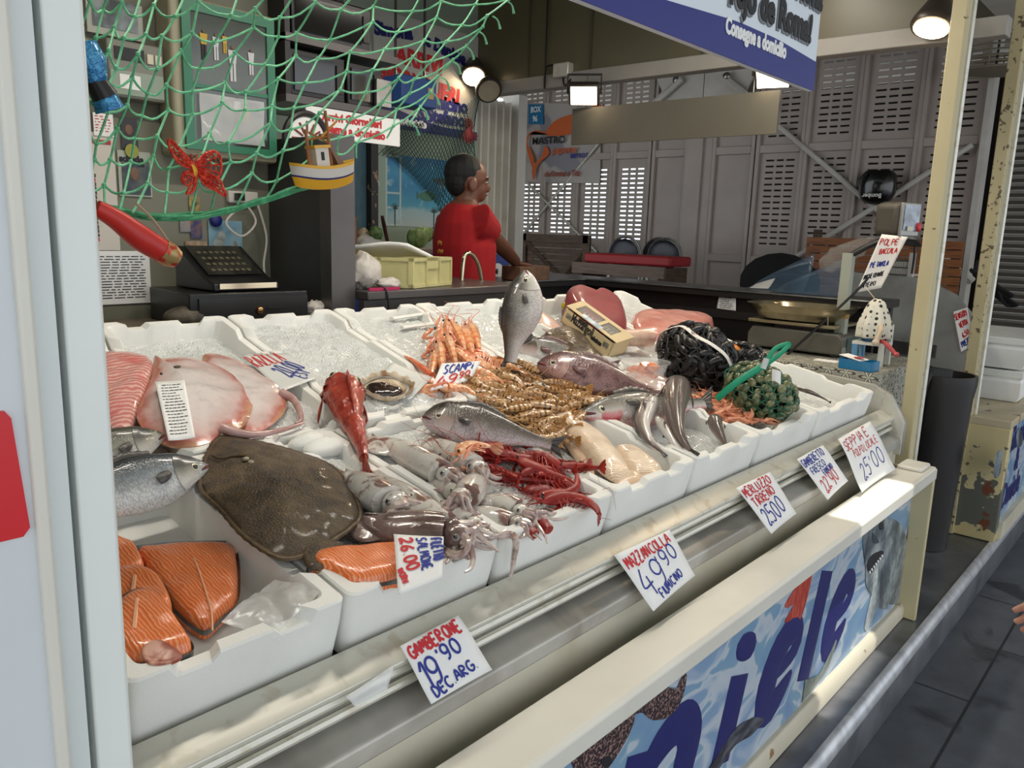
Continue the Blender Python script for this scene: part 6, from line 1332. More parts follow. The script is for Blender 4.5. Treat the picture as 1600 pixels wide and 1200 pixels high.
# electric cabinet
x0,x1,z0,z1=1.03,1.195,1.845,2.005
e=empty('control_cabinet',(1.11,WL,z0),'grey electric control cabinet on the left wall behind the net','cabinet')
MB().bx(x0,x1,WL-.07,WL,z0,z1).build('housing',mat('cabinet_grey',(128,128,118),.5),e,mod=bev(.006)); MB().bx(x0+.02,x1-.06,WL-.074,WL-.07,z1-.055,z1-.02).build('display',m_black,e)
for k in range(2): MB().bx(x1-.052+.024*k,x1-.034+.024*k,WL-.076,WL-.07,z1-.055,z1-.028).build('switch',m_cream,e)
MB().bx(x0+.005,x1-.005,WL-.073,WL-.07,z0+.008,z0+.075).build('lower_panel',m_wall,e); MB().bx(x0+.03,x0+.09,WL-.0745,WL-.073,z0+.025,z0+.065).build('paper_label',m_paper,e)
x0,x1,z0,z1=1.0,1.16,2.02,2.12
o=poster('shiny_picture','shiny framed picture at the top of the left wall','picture',x0,x1,z0,z1,mat('frame_pale',(170,172,160),.4),WL,.02); flatp(o,'picture',mat('shiny_print',(70,76,76),.1,c2=(150,160,160),vs=16,coat=1),x0+.015,x1-.015,z0+.02,z1,WL-.021)
# green framed glass cabinet with football pictures
x0,x1,z0,z1=1.235,1.55,1.715,2.150
e=empty('glass_cabinet',((x0+x1)/2,WL,z0),'large cream cabinet with a green glass door behind the net','cabinet')
MB().bx(x0-.03,x1+.01,WL-.10,WL,z0-.02,z1+.01).build('body',mat('cabinet_cream',(164,158,134),.5),e,mod=bev(.012,3))
m_gf=mat('green_frame',(52,120,92),.35)
for a,b,c,d in ((x0,x1,z0,z0+.022),(x0,x1,z1-.03,z1),(x0,x0+.028,z0+.022,z1-.03),(x1-.028,x1,z0+.022,z1-.03)): MB().bx(a,b,WL-.112,WL-.10,c,d).build('door_frame',m_gf,e)
MB().bx(x0+.028,x1-.028,WL-.106,WL-.10,z0+.022,z1-.03).build('backing',mat('cabinet_back',(78,84,74),.15,c2=(56,62,56),vs=6,coat=1),e)
MB().bx(x0+.03,x1-.03,WL-.112,WL-.106,1.90,1.912).build('shelf_rail',m_gf,e)
def player(x,z,h,m,m2):
    mb=MB(); y=WL-.108; mb.ell((x,y,z+h*.93),(h*.05,.002,h*.06)).build('picture_figure',mat('print_skin',(120,92,76)),e)
    MB().prism([(x-h*.10,z+h*.5),(x+h*.10,z+h*.5),(x+h*.14,z+h*.85),(x-h*.14,z+h*.85)],'y',y-.001,y+.001).build('picture_figure',m,e); MB().bx(x-h*.09,x-h*.01,y-.001,y+.001,z,z+h*.5).bx(x+h*.02,x+h*.09,y-.001,y+.001,z+.01*h,z+h*.5).build('picture_figure',m2,e)
m_y=mat('shirt_yellow',(196,160,40),.5); m_ws=mat('shirt_white',(200,200,204),.5)
for x,z,h,m,m2 in ((1.305,1.985,.09,m_y,m_ink),(1.345,1.99,.08,m_ws,m_ws),(1.375,2.015,.06,m_y,m_y),(1.40,1.935,.11,m_ws,m_ws),(1.465,1.965,.08,m_ws,m_ws),(1.41,1.80,.09,m_ws,m_ink),(1.445,1.82,.05,m_y,m_y)): player(x,z,h,m,m2)
tag(MB().grid(lambda u,v:(1.28+.22*u,WL-.118-.004*math.sin(u*9+v*6),1.745+.14*v),14,10).build('plastic_sleeve',m_film),'shiny clear plastic sleeve on the green glass door','plastic film')
# small pictures, plugs, light-blue fish card
for nm,lb,b,c,c2 in (('small_picture','small picture with a white bird above the register',(1.29,1.325,1.50,1.575),(60,52,48),(190,170,90)),('small_picture','small blue and brown picture above the register',(1.29,1.33,1.44,1.50),(40,60,110),(140,96,60)),('photo_print','pale photo print left of the blue picture',(1.255,1.29,1.46,1.50),(120,130,136),(170,140,120)),('photo_strip','row of family photos taped above the register',(1.27,1.345,1.40,1.43),(150,120,100),(200,180,150))):
    poster(nm,lb,'picture',*b,mat(nm+lb[6:12].strip().replace(' ','_'),c,.5,c2=c2,vs=30))
o=poster('fish_card','light blue card with two painted fish behind the register','picture',1.352,1.475,1.29,1.50,mat('fish_card_blue',(110,150,170),.5,c2=(140,172,186),vs=8)); 
for a,b in ((1.385,1.415),(1.43,1.38)):
    mb=MB(); mb.ell((a,WL-.003,b),(.020,.0015,.055),Matrix.Rotation(.35,3,'Y')).build('painted_fish',mat('pale_fish_print',(164,172,168),.5,c2=(112,120,120),vs=40),o)
e=empty('power_socket',(1.50,WL,1.56),'white wall socket strip with plugs right of the green cabinet','socket'); MB().bx(1.42,1.53,WL-.02,WL,1.56,1.60).build('plate',m_white,e,mod=bev(.004)); MB().bx(1.44,1.465,WL-.045,WL-.02,1.568,1.592).build('plug',m_black,e)
tag(MB().tube(cat_rom([(1.47,WL-.03,1.565),(1.50,WL-.05,1.50),(1.44,WL-.06,1.45),(1.39,WL-.05,1.49),(1.42,WL-.05,1.53)],24),.004,6).tube(cat_rom([(1.52,WL-.03,1.56),(1.545,WL-.04,1.45),(1.52,WL-.06,1.36),(1.50,WL-.10,1.31)],20),.004,6).build('white_cable',m_white),'white charging cables hanging on the left wall','cable')
MB().ell((1.375,WL-.012,1.50),(.022,.012,.022)).build('blue_ball',mat('blue_rosette',(28,36,110),.5)); tag(bpy.data.objects['blue_ball'],'dark blue rosette above the light blue fish card','rosette')
# cash desk, drawer, register
e=empty('cash_desk',(1.25,2.35,.168),'grey cash desk under the black cash drawer','desk'); MB().bx(.75,1.56,2.12,2.54,1.165,1.19).build('top',mat('desk_top',(116,104,86),.6,c2=(84,76,64),vs=60),e); MB().bx(.78,1.54,2.16,2.54,.168,1.165).build('cabinet',mat('desk_grey',(92,92,86),.5),e)
R15=Matrix.Rotation(math.radians(-4),3,'Z')
e=empty('money_drawer',(1.30,2.35,1.19),'black cash drawer with a brass lock on the cash desk','cash drawer'); MB().box((1.30,2.34,1.24),(.38,.30,.10),R15).build('case',m_black,e,mod=bev(.004)); MB().box((1.30,2.187,1.238),(.35,.008,.075),R15).build('drawer_front',mat('drawer_front',(34,32,32),.3),e); MB().ell((1.31,2.178,1.235),(.012,.008,.012)).build('brass_lock',mat('brass',(170,130,90),.25,.9),e); MB().bx(1.335,1.40,2.175,2.18,1.238,1.242).build('slot',m_black,e)
e=empty('cash_register',(1.29,2.36,1.292),'black touch till with a tilted screen on the cash drawer','cash register')
MB().prism([(2.22,1.292),(2.22,1.315),(2.28,1.33),(2.44,1.42),(2.455,1.41),(2.46,1.292)],'x',1.185,1.405).build('case',m_black,e,mod=bev(.005)); 
def scr(u,v): return np.array([1.205+.18*u,2.285+.145*v,1.338+.082*v])
MB().grid(scr,2,2).build('screen',mat('till_screen',(56,56,50),.1,c2=(30,30,30),vs=20,coat=1),e)
for i in range(7):
    for j in range(4): p=scr(.15+.11*i,.15+.2*j); MB().box(p+np.array([0,-.0006,.0012]),(.012,.012,.001),Matrix.Rotation(.51,3,'X')).build('key',mat('till_keys',(96,90,72),.5),e)
MB().bx(1.20,1.39,2.212,2.222,1.30,1.316).build('chrome_edge',mat('chrome',(206,190,160),.15,1),e)
tag(MB().ell((1.115,2.24,1.222),(.075,.05,.032)).build('paper_bag',mat('grey_bag',(96,88,74),.7,c2=(60,56,50),vs=20,bump=.6,bs=30)),'crumpled grey bag left of the cash drawer','bag')
def crump(name,label,cat,c,r,m,seed,amp=.25,sc_=3.0):
    mb=MB(); rings=[]
    for k in range(13):
        ph=math.pi*k/12; ring=[]
        for i in range(20):
            a=2*math.pi*i/20; d=np.array([math.sin(max(ph,.05))*math.cos(a),math.sin(max(ph,.05))*math.sin(a),-math.cos(ph)]); ring.append(np.array(c)+d*np.array(r)*(1+amp*mnoise.noise(Vector(d*sc_+seed))+amp*.5*mnoise.noise(Vector(d*sc_*2.6+seed))))
        rings.append(ring)
    return tag(mb.loft(rings).build(name,m,angle=70),label,cat)
m_bagw=mat('white_bag',(206,200,192),.45,c2=(184,178,168),vs=20,bump=.5,bs=26)
crump('tissue','crumpled white tissue right of the cash drawer','paper',(1.535,2.22,1.225),(.035,.03,.026),m_bagw,5,.4,4)
tag(MB().tube(cat_rom([(1.575,2.2,1.36),(1.57,2.19,1.30),(1.575,2.2,1.20)],10),.004,6).build('wire_handle',m_steel),'thin metal handle on the dark partition','handle')
# ================================================================== KITCHEN BEHIND
WK=3.318
# shelf with black appliances
e=empty('overhead_shelf',(1.87,2.62,1.90),'overhead shelf carrying black appliances behind the net','shelf'); MB().bx(1.60,2.08,2.46,2.80,1.905,1.93).build('board',m_grey,e); MB().bx(1.60,1.62,2.46,2.80,1.93,2.30).build('side',m_dark,e); MB().bx(1.61,2.08,2.78,2.80,1.905,2.40).build('back',m_black,e); MB().bx(1.60,2.09,2.455,2.80,2.10,2.125).build('upper_board',m_grey,e)
o=MB().bx(1.665,2.085,2.44,2.447,1.80,1.898).build('small_sign',m_paper); tag(o,'small white sign with red words below the black appliances','sign'); o['_w']=o['_w']
text('Arrivi Giornalieri',.040,m_red,o,(1.73,2.4385,1.858),(1,0,0),(0,0,1),off=.0016,sx=.95); text('Consegne a domicilio',.040,m_red,o,(1.68,2.4385,1.818),(1,0,0),(0,0,1),off=.0016,sx=.95)
for i,(a,b,z,h,lb) in enumerate(((1.63,1.86,1.93,.155,'left black microwave on the overhead shelf'),(1.87,2.03,1.93,.15,'right black coffee machine on the overhead shelf'),(1.64,1.98,2.125,.15,'black box on the upper overhead board'))):
    e=empty(('microwave_oven','coffee_machine','storage_case')[i],((a+b)/2,2.6,z),lb,('microwave','coffee machine','box')[i]); MB().bx(a,b,2.48,2.76,z,z+h).build('case',m_black,e,mod=bev(.006)); MB().bx(a+.015,b-.05,2.474,2.48,z+.02,z+h-.02).build('door',mat('black_glass',(10,10,12),.05,coat=1),e); MB().bx(b-.04,b-.01,2.474,2.48,z+.03,z+h-.03).build('control_panel',m_dark,e)
MB().bx(1.985,2.055,2.455,2.47,1.94,2.035).build('steel_box',m_steel); tag(bpy.data.objects['steel_box'],'small shiny steel box at the right end of the shelf','box')
# round porthole clock, ship wheel
c0=np.array([1.665,2.44,1.785]); e=empty('wheel_clock',c0-np.array([0,0,.09]),'round ship-wheel clock half hidden by the boat model','clock')
MB().tube([c0+np.array([.085*math.cos(a),0,.085*math.sin(a)]) for a in [2*math.pi*k/32 for k in range(33)]],.012,8).build('rim',m_dark,e)
MB().loft([[c0+np.array([r*math.cos(a),y,r*math.sin(a)]) for a in [2*math.pi*k/32 for k in range(32)]] for r,y in ((.08,.004),(.08,-.002),(.01,-.003))]).build('dial',m_paper,e)
for k in range(12): a=2*math.pi*k/12; MB().tube([c0+np.array([.02*math.cos(a),-.004,.02*math.sin(a)]),c0+np.array([.06*math.cos(a),-.004,.06*math.sin(a)])],.004,5).build('spoke',mat('spoke_red',(130,60,46),.6),e)
# big printed banner on the kitchen wall
bx0,bx1,bz0,bz1=2.66,3.405,1.995,2.55
e=empty('kitchen_banner',(3.03,WK,bz0),'large printed banner with red and navy words above the kitchen','banner'); yb=WK-.004
MB().bx(bx0,bx1,yb,WK,bz0,bz1).build('cloth',mat('banner_white',(190,192,186),.5,c2=(176,178,172),vs=3),e)
w_=[(bx0+(bx1-bx0)*i/20,bz0+.045+.085*max(0,1-i/13)**1.3) for i in range(21)]
MB().prism([(bx1,bz0),(bx0,bz0)]+w_,'y',yb-.0012,yb).build('navy_band',m_navy,e,smooth=False)
def wt(s,x,z,h,m,sx=1,rot=0,off=.0055): return text(s,h,m,e,(x,yb-.002,z),(math.cos(rot),0,math.sin(rot)),(-math.sin(rot),0,math.cos(rot)),off=off,sx=sx)
wt('Simona',2.665,2.43,.085,m_navy,1,.08); wt('e Daniele',3.0,2.44,.085,m_navy,.92,-.18); wt('ARRIVI',2.80,2.325,.11,m_red,1.0,-.05); wt('GIORNALIERI',2.665,2.235,.105,m_red,.95,-.10); wt('Da',2.96,2.215,.085,m_navy,1.1); wt('Fiumicino',2.955,2.135,.095,m_navy,1.0); wt('S.Stefano',2.955,2.06,.095,m_navy,1.0); wt('Consegne a domicilio',2.665,2.022,.042,m_paper,.95)
m_octr=mat('octopus_red',(170,66,60),.5,c2=(140,46,44),vs=30)
MB().ell((3.335,yb-.002,2.075),(.035,.002,.035)).build('printed_octopus_head',m_octr,e)
for k in range(7):
    a=-2.6+.36*k; MB().tube(cat_rom([(3.335,yb-.003,2.06),(3.335+.05*math.cos(a),yb-.003,2.04+.04*math.sin(a)),(3.33+.085*math.cos(a+.3),yb-.003,2.03+.06*math.sin(a+.3))],10),[.010,.007,.002],5).build('printed_octopus_arm',m_octr,e)
# sea picture with a painted open window
px0,px1,pz0,pz1=2.74,3.41,1.50,1.865
e=empty('sea_mural',(3.07,WK,pz0),'blue sea picture with a painted open window and fish','picture'); ym=WK-.003
t=NT('sea_print'); co=t.obj(); s3=t.n('ShaderNodeSeparateXYZ'); t.l(co,s3.inputs[0]); h=t.math('ADD',s3.outputs[2],t.math('MULTIPLY',t.math('SUBTRACT',t.noise(co,9,4),.5),.10))
c=t.ramp(t.math('MULTIPLY',h,2.7),[(.0,(170,182,180)),(.22,(150,180,184)),(.30,(70,150,176)),(.55,(44,128,170)),(.75,(64,146,186)),(.95,(44,118,170))]); c=t.mix(t.ramp(t.noise(co,11,4),[(.58,(0,0,0,1)),(.7,(1,1,1,1))]),c,lin((170,196,200))); t.base(c); m_sea=t.set(.4)
MB().bx(px0,px1,ym,WK,pz0,pz1).build('print',m_sea,e)
for a,b,c,d in ((2.83,2.842,1.52,1.86),(2.735,2.747,1.50,1.865),(2.747,2.83,1.665,1.675),(2.747,2.83,1.59,1.60),(2.747,2.83,1.852,1.862),(2.747,2.83,1.50,1.512)): MB().bx(a,b,ym-.002,ym,c,d).build('painted_window_bar',mat('pale_frame',(178,198,196),.5),e)
def pfish(x,z,r,m): MB().ell((x,ym-.001,z),(r,.001,r*.45)).build('painted_fish',m,e); MB().prism([(x-r*.8,z),(x-r*1.3,z+r*.35),(x-r*1.3,z-r*.35)],'y',ym-.0015,ym).build('painted_fish_tail',m,e)
pfish(3.13,1.75,.045,mat('mural_fish',(40,60,70),.5,c2=(110,130,130),vs=80,stretch=(1,.2,.2))); pfish(3.03,1.665,.06,mat('mural_green',(70,116,96),.5))
for x,z in ((3.13,1.52),(2.80,1.52),(3.08,1.51),(3.35,1.52)):
    mb=MB(); mb.tube([(x,ym-.001,z-.02),(x,ym-.001,z+.07)],.003,5)
    for k in range(7): a=.2+k*.45; mb.tube([(x,ym-.001,z+.07),(x+.035*math.cos(a),ym-.001,z+.07+.03*math.sin(a))],[.004,.001],5)
    mb.build('painted_palm',mat('mural_palm',(36,70,66),.5),e)
# kitchen door sheet with lock, worktop, blue front
o=MB().bx(2.648,2.735,WK-.006,WK,1.30,1.985).build('door_leaf',mat('pale_door',(150,168,156),.5)); tag(o,'pale green narrow door leaf beside the sea picture','door'); MB().bx(2.675,2.687,WK-.012,WK-.006,1.70,1.725).build('lock',m_steel,o)
e=empty('kitchen_worktop',(2.8,3.15,.168),'white kitchen worktop with a blue front behind the man','worktop'); MB().bx(1.66,3.40,3.02,3.31,1.365,1.395).build('top',m_white,e,mod=bev(.004)); MB().bx(1.66,3.40,3.03,3.31,.168,1.365).build('front',mat('blue_front',(44,66,134),.4),e)
for z,r in ((1.255,.055),): 
    c0=np.array([3.30,3.028,z]); MB().loft([[c0+np.array([rr*math.cos(a),y,rr*1.1*math.sin(a)]) for a in [2*math.pi*k/28 for k in range(28)]] for rr,y in ((r,0),(r,-.002),(.004,-.002))]).build('round_sticker',m_paper,e)
    for k in range(8): a=2*math.pi*k/8; MB().tube([c0+np.array([-.01,-.003,.015]),c0+np.array([-.01+.016*math.cos(a),-.003,.015+.018*math.sin(a)])],[.004,.002],5).build('sticker_petal',m_ink,e)
    bars(e,3.275,3.325,1.215,1.245,3,m_ink,3.0265,4)
# cabbages
def cabbage(c,r,label,seed):
    e=empty('cabbage',np.array(c)-np.array([0,0,r]),label,'cabbage'); 
    crump_c=np.array(c); mb=MB().ell(crump_c,(r*.92,r*.92,r*.88)); mb.build('heart',mat('cabbage_heart',(136,164,92),.5),e)
    for k in range(7):
        a=2*math.pi*k/7+seed
        def leaf(u,v,a=a,k=k):
            th=a+(u-.5)*1.5; ph=.25+v*2.2; q=r*(1.0+.05*(k%3)+.06*v*v+.02*math.sin(u*16)*v)
            return crump_c+np.array([q*math.sin(ph)*math.cos(th),q*math.sin(ph)*math.sin(th),-q*.92*math.cos(ph)])
        MB().grid(leaf,12,10).build('leaf',mat('cabbage_leaf',(112,146,78),.45,c2=(158,180,120),vs=24,bump=.4,bs=50),e,mod=[('SOLIDIFY',dict(thickness=.002))])
cabbage((2.79,3.12,1.445),.052,'left pale green cabbage on the kitchen worktop',0); cabbage((2.885,3.18,1.462),.046,'right darker green cabbage touching the soap bottle',1)
e=empty('soap_bottle',(2.935,3.12,1.395),'red pump soap bottle beside the cabbages','bottle'); MB().lathe([(.028,0),(.032,.01),(.032,.07),(.024,.095),(.012,.105),(.012,.115)],(2.935,3.12,1.395),20).build('bottle',mat('soap_red',(196,86,76),.25,c2=(206,130,110),vs=26),e); MB().lathe([(.012,.115),(.012,.128),(.005,.13),(.005,.15)],(2.935,3.12,1.395),12).tube([(2.935,3.12,1.545),(2.905,3.10,1.543)],.006,6).build('pump',mat('pump_red',(170,40,36),.3),e)
e=empty('knife_steel',(2.5,3.08,1.395),'dark red knife handle standing upright in the kitchen','knife'); a,b=ay((452,0),2.9),ay((483,378),2.95); p0,p1=ay((597,337),3.08),ay((606,380),3.08); MB().tube([p1,p1*.3+p0*.7,p0],[.011,.013,.010],10,flat=.6).build('handle',mat('dark_red_handle',(64,24,26),.4),e); MB().tube([np.array([p1[0]+.004,p1[1],1.396]),p1],.006,6).build('shank',m_steel,e)
e=empty('brown_canister',(2.30,3.1,1.395),'brown wicker canister left in the kitchen','canister'); p=ay((537,355),3.1); MB().lathe([(.055,0),(.062,.02),(.06,.12),(.063,.14),(.055,.142),(.052,.03)],(p[0],3.1,1.395),24).build('canister_wall',mat('wicker_brown',(140,100,66),.7,c2=(110,76,48),vs=60),e)
o=MB().ell((ay((567,345),3.14)[0],3.14,1.455),(.034,.02,.034)).build('shell_ornament',mat('shell_cream',(176,160,136),.5,c2=(120,96,76),vs=20,stretch=(4,1,1))); tag(o,'pale shell ornament right of the brown canister','ornament'); o2=MB().bx(ay((567,345),3.14)[0]-.04,ay((567,345),3.14)[0]+.04,3.1,3.2,1.395,1.421).build('ornament_stand',m_white); tag(o2,'small white base under the shell ornament','base')
crump('clear_bag','clear crumpled bag on the worktop behind the yellow crate','plastic bag',(2.46,3.1,1.425),(.07,.04,.03),m_film,7); crump('clear_bag','second clear crumpled bag behind the yellow crate, nearer the partition','plastic bag',(2.28,3.08,1.42),(.06,.035,.028),m_film,9)
crump('lettuce','dark green leaf vegetable right of the clear bags','vegetable',ay((587,365),3.08),(.034,.03,.034),mat('dark_leaf',(64,92,46),.5,c2=(90,118,60),vs=30),11,.3)
# yellow crate on the ledge with a sheet lid
m_yc=mat('yellow_crate',(206,200,146),.45,c2=(190,182,128),vs=8); A,B,Cc=np.array([1.872,2.125]),np.array([2.135,2.20]),np.array([1.69,2.44])
e=empty('yellow_crate',(1.9,2.28,1.287),'pale yellow plastic crate on the grey ledge','crate')
ux=(B-A); uy=(Cc-A); h=.105
def cr(u,v,z): q=A+ux*u+uy*v; return np.array([q[0],q[1],1.287+z])
def wall(p,q,z0,z1,t=.008):
    d=nv(np.append(q-p,0)); n=np.array([-d[1],d[0],0]); n=n*t; P=[]
    a=np.array([p[0],p[1],1.287]); b=np.array([q[0],q[1],1.287])
    for z in (z0,z1): P+= [a+np.array([0,0,z]),b+np.array([0,0,z]),b+n+np.array([0,0,z]),a+n+np.array([0,0,z])]
    m=MB(); m.add(P,[(3,2,1,0),(4,5,6,7),(0,1,5,4),(1,2,6,5),(2,3,7,6),(3,0,4,7)]); return m
cs=[A,B,B+uy,Cc]; mb=MB()
for i in range(4):
    m=wall(cs[i],cs[(i+1)%4],0,h); mb.add(m.v,m.f)
mb.add([cr(0,0,.004),cr(1,0,.004),cr(1,1,.004),cr(0,1,.004)],[(0,1,2,3)]); mb.build('crate_wall',m_yc,e,smooth=False,mod=bev(.002,1))
mb=MB()
for i in range(4):
    p,q=cs[i],cs[(i+1)%4]; 
    for z in (h-.012,.0):
        m=wall(p-(q-p)*.0,q,z,z+.012,-.006); mb.add(m.v,m.f)
    for k in (.0,.33,.66,.97):
        a=p+(q-p)*k; b=p+(q-p)*(k+.03); m=wall(a,b,0,h,-.006); mb.add(m.v,m.f)
m=wall(A+ux*.36,A+ux*.63,h-.04,h+.004,-.006); mb.add(m.v,m.f); mb.build('rib',m_yc,e,smooth=False)
mb=MB(); mb.grid(lambda u,v:cr(-.05+.62*u,.02+1.1*v,h+.006+.045*(1-u)*(1-.3*v)+.006*math.sin(v*9)+.05*u*0),12,12); o=mb.build('pale_sheet',m_foam,mod=[('SOLIDIFY',dict(thickness=.012))]); tag(o,'pale sheet lying tilted over the yellow crate','lid')
crump('white_bag','large knotted white bag left of the yellow crate','bag',(1.715,2.19,1.345),(.055,.05,.060),m_bagw,3,.30,2.4); crump('white_bag','smaller white bag lying in front of the yellow crate','bag',(1.785,2.145,1.305),(.045,.03,.022),m_bagw,13,.3,3)
tag(MB().bx(1.67,1.80,2.104,2.112,1.286,1.296).build('pink_cloth',mat('pink_cloth',(180,40,90),.8)),'strip of pink cloth under the white bags','cloth')
tag(MB().tube(cat_rom([(1.715,2.13,1.31),(1.735,2.10,1.29),(1.742,2.094,1.24),(1.738,2.094,1.17)],14),.003,6).build('power_lead',m_black),'black power lead trailing over the grey ledge','cable')
# chrome tap
P=[ay(p,2.36) for p in ((722,420),(726,400),(738,398),(748,415),(753,440))]; tag(MB().tube(cat_rom([(P[0][0],2.36,1.287)]+P[1:],30),.009,10).build('chrome_tap',mat('chrome',(206,190,160))),'curved chrome tap beside the yellow crate','tap')
e=MB().bx(ay((570,0),2.96)[0],ay((690,0),2.96)[0],3.0,3.01,1.30,1.40) if False else None
# fine dark fishing net draped on the kitchen wall
mb=MB(); top=[(2.64,2.02),(2.72,2.15),(3.0,1.98),(3.22,2.02),(3.39,2.27),(3.41,2.22)]
def net2(s,t):
    z1=float(np.interp(s,[0,.25,.55,.8,1],[2.04,2.02,2.05,2.15,2.26])); z0=float(np.interp(s,[0,.2,.4,.65,.85,1],[1.86,1.84,1.74,1.60,1.70,1.74])); x=2.63+.78*s
    return np.array([x-.03*math.sin(t*3),WK-.018-.014*math.sin(s*9+t*5),z1+(z0-z1)*t])
for i in range(34):
    for sg in (1,-1):
        pts=[net2(min(1,max(0,i/33+sg*(t/12-.5)*.34)),t/12) for t in range(13)]; mb.tube(pts,.0022,3,cap=False)
tag(mb.build('dark_fishing_net',mat('dark_green_net',(24,58,44),.7)),'fine dark green fishing net draped over the kitchen wall','net')
tag(MB().bx(2.54,2.76,2.96,3.1,2.06,2.19).build('blue_case',mat('blue_case',(46,84,150),.4),mod=bev(.006)),'blue case hanging high in front of the wall banner','case'); MB().bx(2.70,2.735,2.955,2.96,2.10,2.15).build('paper_label',mat('label_tan',(196,170,120),.6),bpy.data.objects['blue_case'])
MB().tube([(2.56,3.03,2.19),(2.56,3.03,2.95)],.006,6).tube([(2.74,3.03,2.19),(2.74,3.03,2.95)],.006,6).build('hanger',m_dark,bpy.data.objects['blue_case'])
# ================================================================== PERSON
f_=nv((math.cos(math.radians(-22)),math.sin(math.radians(-22)),0)); l_=np.array([-f_[1],f_[0],0]); base=np.array([2.715,2.70,0])
def bp(a,b,z): return base+f_*a+l_*b+np.array([0,0,z])
RB=np.array([f_,l_,[0,0,1]]).T
e=empty('person',bp(0,0,.168),'man in a red T-shirt facing right, one arm reaching to the counter','person')
b=MB()
# legs, pelvis, torso
for s in (1,-1): b.tube([bp(0,s*.09,.92),bp(.015,s*.095,.62),bp(.01,s*.1,.56),bp(-.02,s*.1,.36),bp(-.02,s*.1,.21)],[.088,.066,.055,.054,.038],12).tube([bp(-.05,s*.1,.205),bp(.05,s*.105,.20),bp(.15,s*.115,.188)],[.036,.04,.026],10,flat=.7)
def ringt(z,a,wd,dp): return [bp(a+dp*math.cos(q),wd*math.sin(q),z) for q in [2*math.pi*k/20 for k in range(20)]]
b.loft([ringt(z,a,w_,d) for z,a,w_,d in ((.86,0,.155,.11),(.95,0,.165,.118),(1.10,0,.155,.11),(1.28,0,.168,.118),(1.42,0,.178,.122),(1.53,-.008,.168,.108),(1.585,-.018,.12,.08),(1.625,-.015,.07,.06))])
b.tube([bp(-.02,0,1.58),bp(.0,0,1.63),bp(.012,0,1.67)],[.064,.058,.056],12)
# head
b.ell(bp(.0,0,1.738),(.098,.076,.094),RB).ell(bp(.040,0,1.690),(.058,.057,.072),RB).ell(bp(.055,0,1.648),(.038,.040,.028),RB).ell(bp(.02,0,1.665),(.06,.055,.05),RB)
b.tube([bp(.096,0,1.715),bp(.110,0,1.690),bp(.108,0,1.680),bp(.092,0,1.675)],[.009,.014,.013,.008],8).tube([bp(.086,-.04,1.727),bp(.098,0,1.727),bp(.086,.04,1.727)],.010,8).tube([bp(.090,-.018,1.655),bp(.097,0,1.655),bp(.090,.018,1.655)],.007,7)
for s in (1,-1): b.ell(bp(-.002,s*.078,1.695),(.022,.010,.032),RB)
# arms: right arm reaches forward and down to the block on the counter, left arm hangs bent
sh=bp(-.005,-.178,1.535); hand=ay((806,409),2.74); el=ay((765,368),2.62)
b.tube([bp(0,-.11,1.53),sh,el,el*.5+hand*.5+np.array([0,0,.004]),hand],[.066,.058,.044,.040,.028],12)
X=nv(hand-el); n_=np.array([0,0,1.]); S=nv(np.cross(n_,X)); 
b.ell(hand+X*.045-n_*.002,(.05,.040,.017),np.array([X,S,np.cross(X,S)]).T)
for k,(o_,L,sp) in enumerate(((-.028,.062,-.18),(-.010,.074,-.05),(.010,.070,.06),(.027,.055,.2))):
    a=hand+X*.082+S*o_; d=nv(X+S*sp); b.tube([a,a+d*L*.5+n_*.006,a+d*L-n_*.016],[.0095,.009,.007],7)
a=hand+X*.03-S*.035; b.tube([a,a+nv(X*.7-S)*.035,a+nv(X-S*.4)*.062-n_*.008],[.012,.011,.008],7)
b.tube([bp(0,.11,1.53),bp(-.005,.175,1.525),bp(-.03,.21,1.22),bp(.02,.20,1.05),bp(.05,.19,.98)],[.066,.056,.044,.034,.026],12)
h2=bp(.06,.19,.93); b.ell(h2,(.03,.018,.05),RB)
for k in range(4): b.tube([h2+f_*(.024-.016*k)+np.array([0,0,-.035]),h2+f_*(.024-.016*k)+np.array([0,0,-.075]),h2+f_*(.03-.016*k)-l_*.012+np.array([0,0,-.105])],[.009,.009,.007],7)
b.tube([h2+f_*.02+np.array([0,0,.02]),h2+f_*.045+np.array([0,0,-.035])],[.011,.008],7)
t=NT('skin'); t.base(t.mix(t.noise(t.obj(),14,3),lin((116,74,54)),lin((98,60,44)))); m_skinp=t.set(.5,sss=.05)
b.build('body',m_skinp,e,mod=[('REMESH',dict(mode='VOXEL',voxel_size=.0055,use_smooth_shade=True)),('SMOOTH',dict(factor=.5,iterations=3))])
m=MB(); m.loft([ringt(z,a,w_,d) for z,a,w_,d in ((.98,0,.182,.142),(1.0,0,.184,.144),(1.1,0,.182,.140),(1.28,-.004,.188,.140),(1.42,-.008,.196,.142),(1.52,-.014,.184,.124),(1.58,-.018,.138,.094),(1.612,-.016,.084,.074))])
el2=sh+(el-sh)*.68; m.tube([bp(0,-.09,1.51),sh,el2],[.088,.082,.072],14); m.tube([bp(0,.09,1.51),bp(-.005,.175,1.525),bp(-.015,.2,1.36)],[.085,.078,.068],14)
m.build('t_shirt',mat('red_cotton',(172,20,26),.85,c2=(154,14,22),vs=5,bump=.2,bs=18),e,mod=[('REMESH',dict(mode='VOXEL',voxel_size=.007,use_smooth_shade=True)),('SMOOTH',dict(factor=.5,iterations=4))])
m=MB(); m.loft([ringt(z,a,w_,d) for z,a,w_,d in ((.86,0,.170,.126),(.95,0,.176,.13),(1.02,0,.170,.125))])
for s in (1,-1): m.tube([bp(0,s*.09,.93),bp(.012,s*.095,.6),bp(-.015,s*.1,.24)],[.10,.078,.066],12)
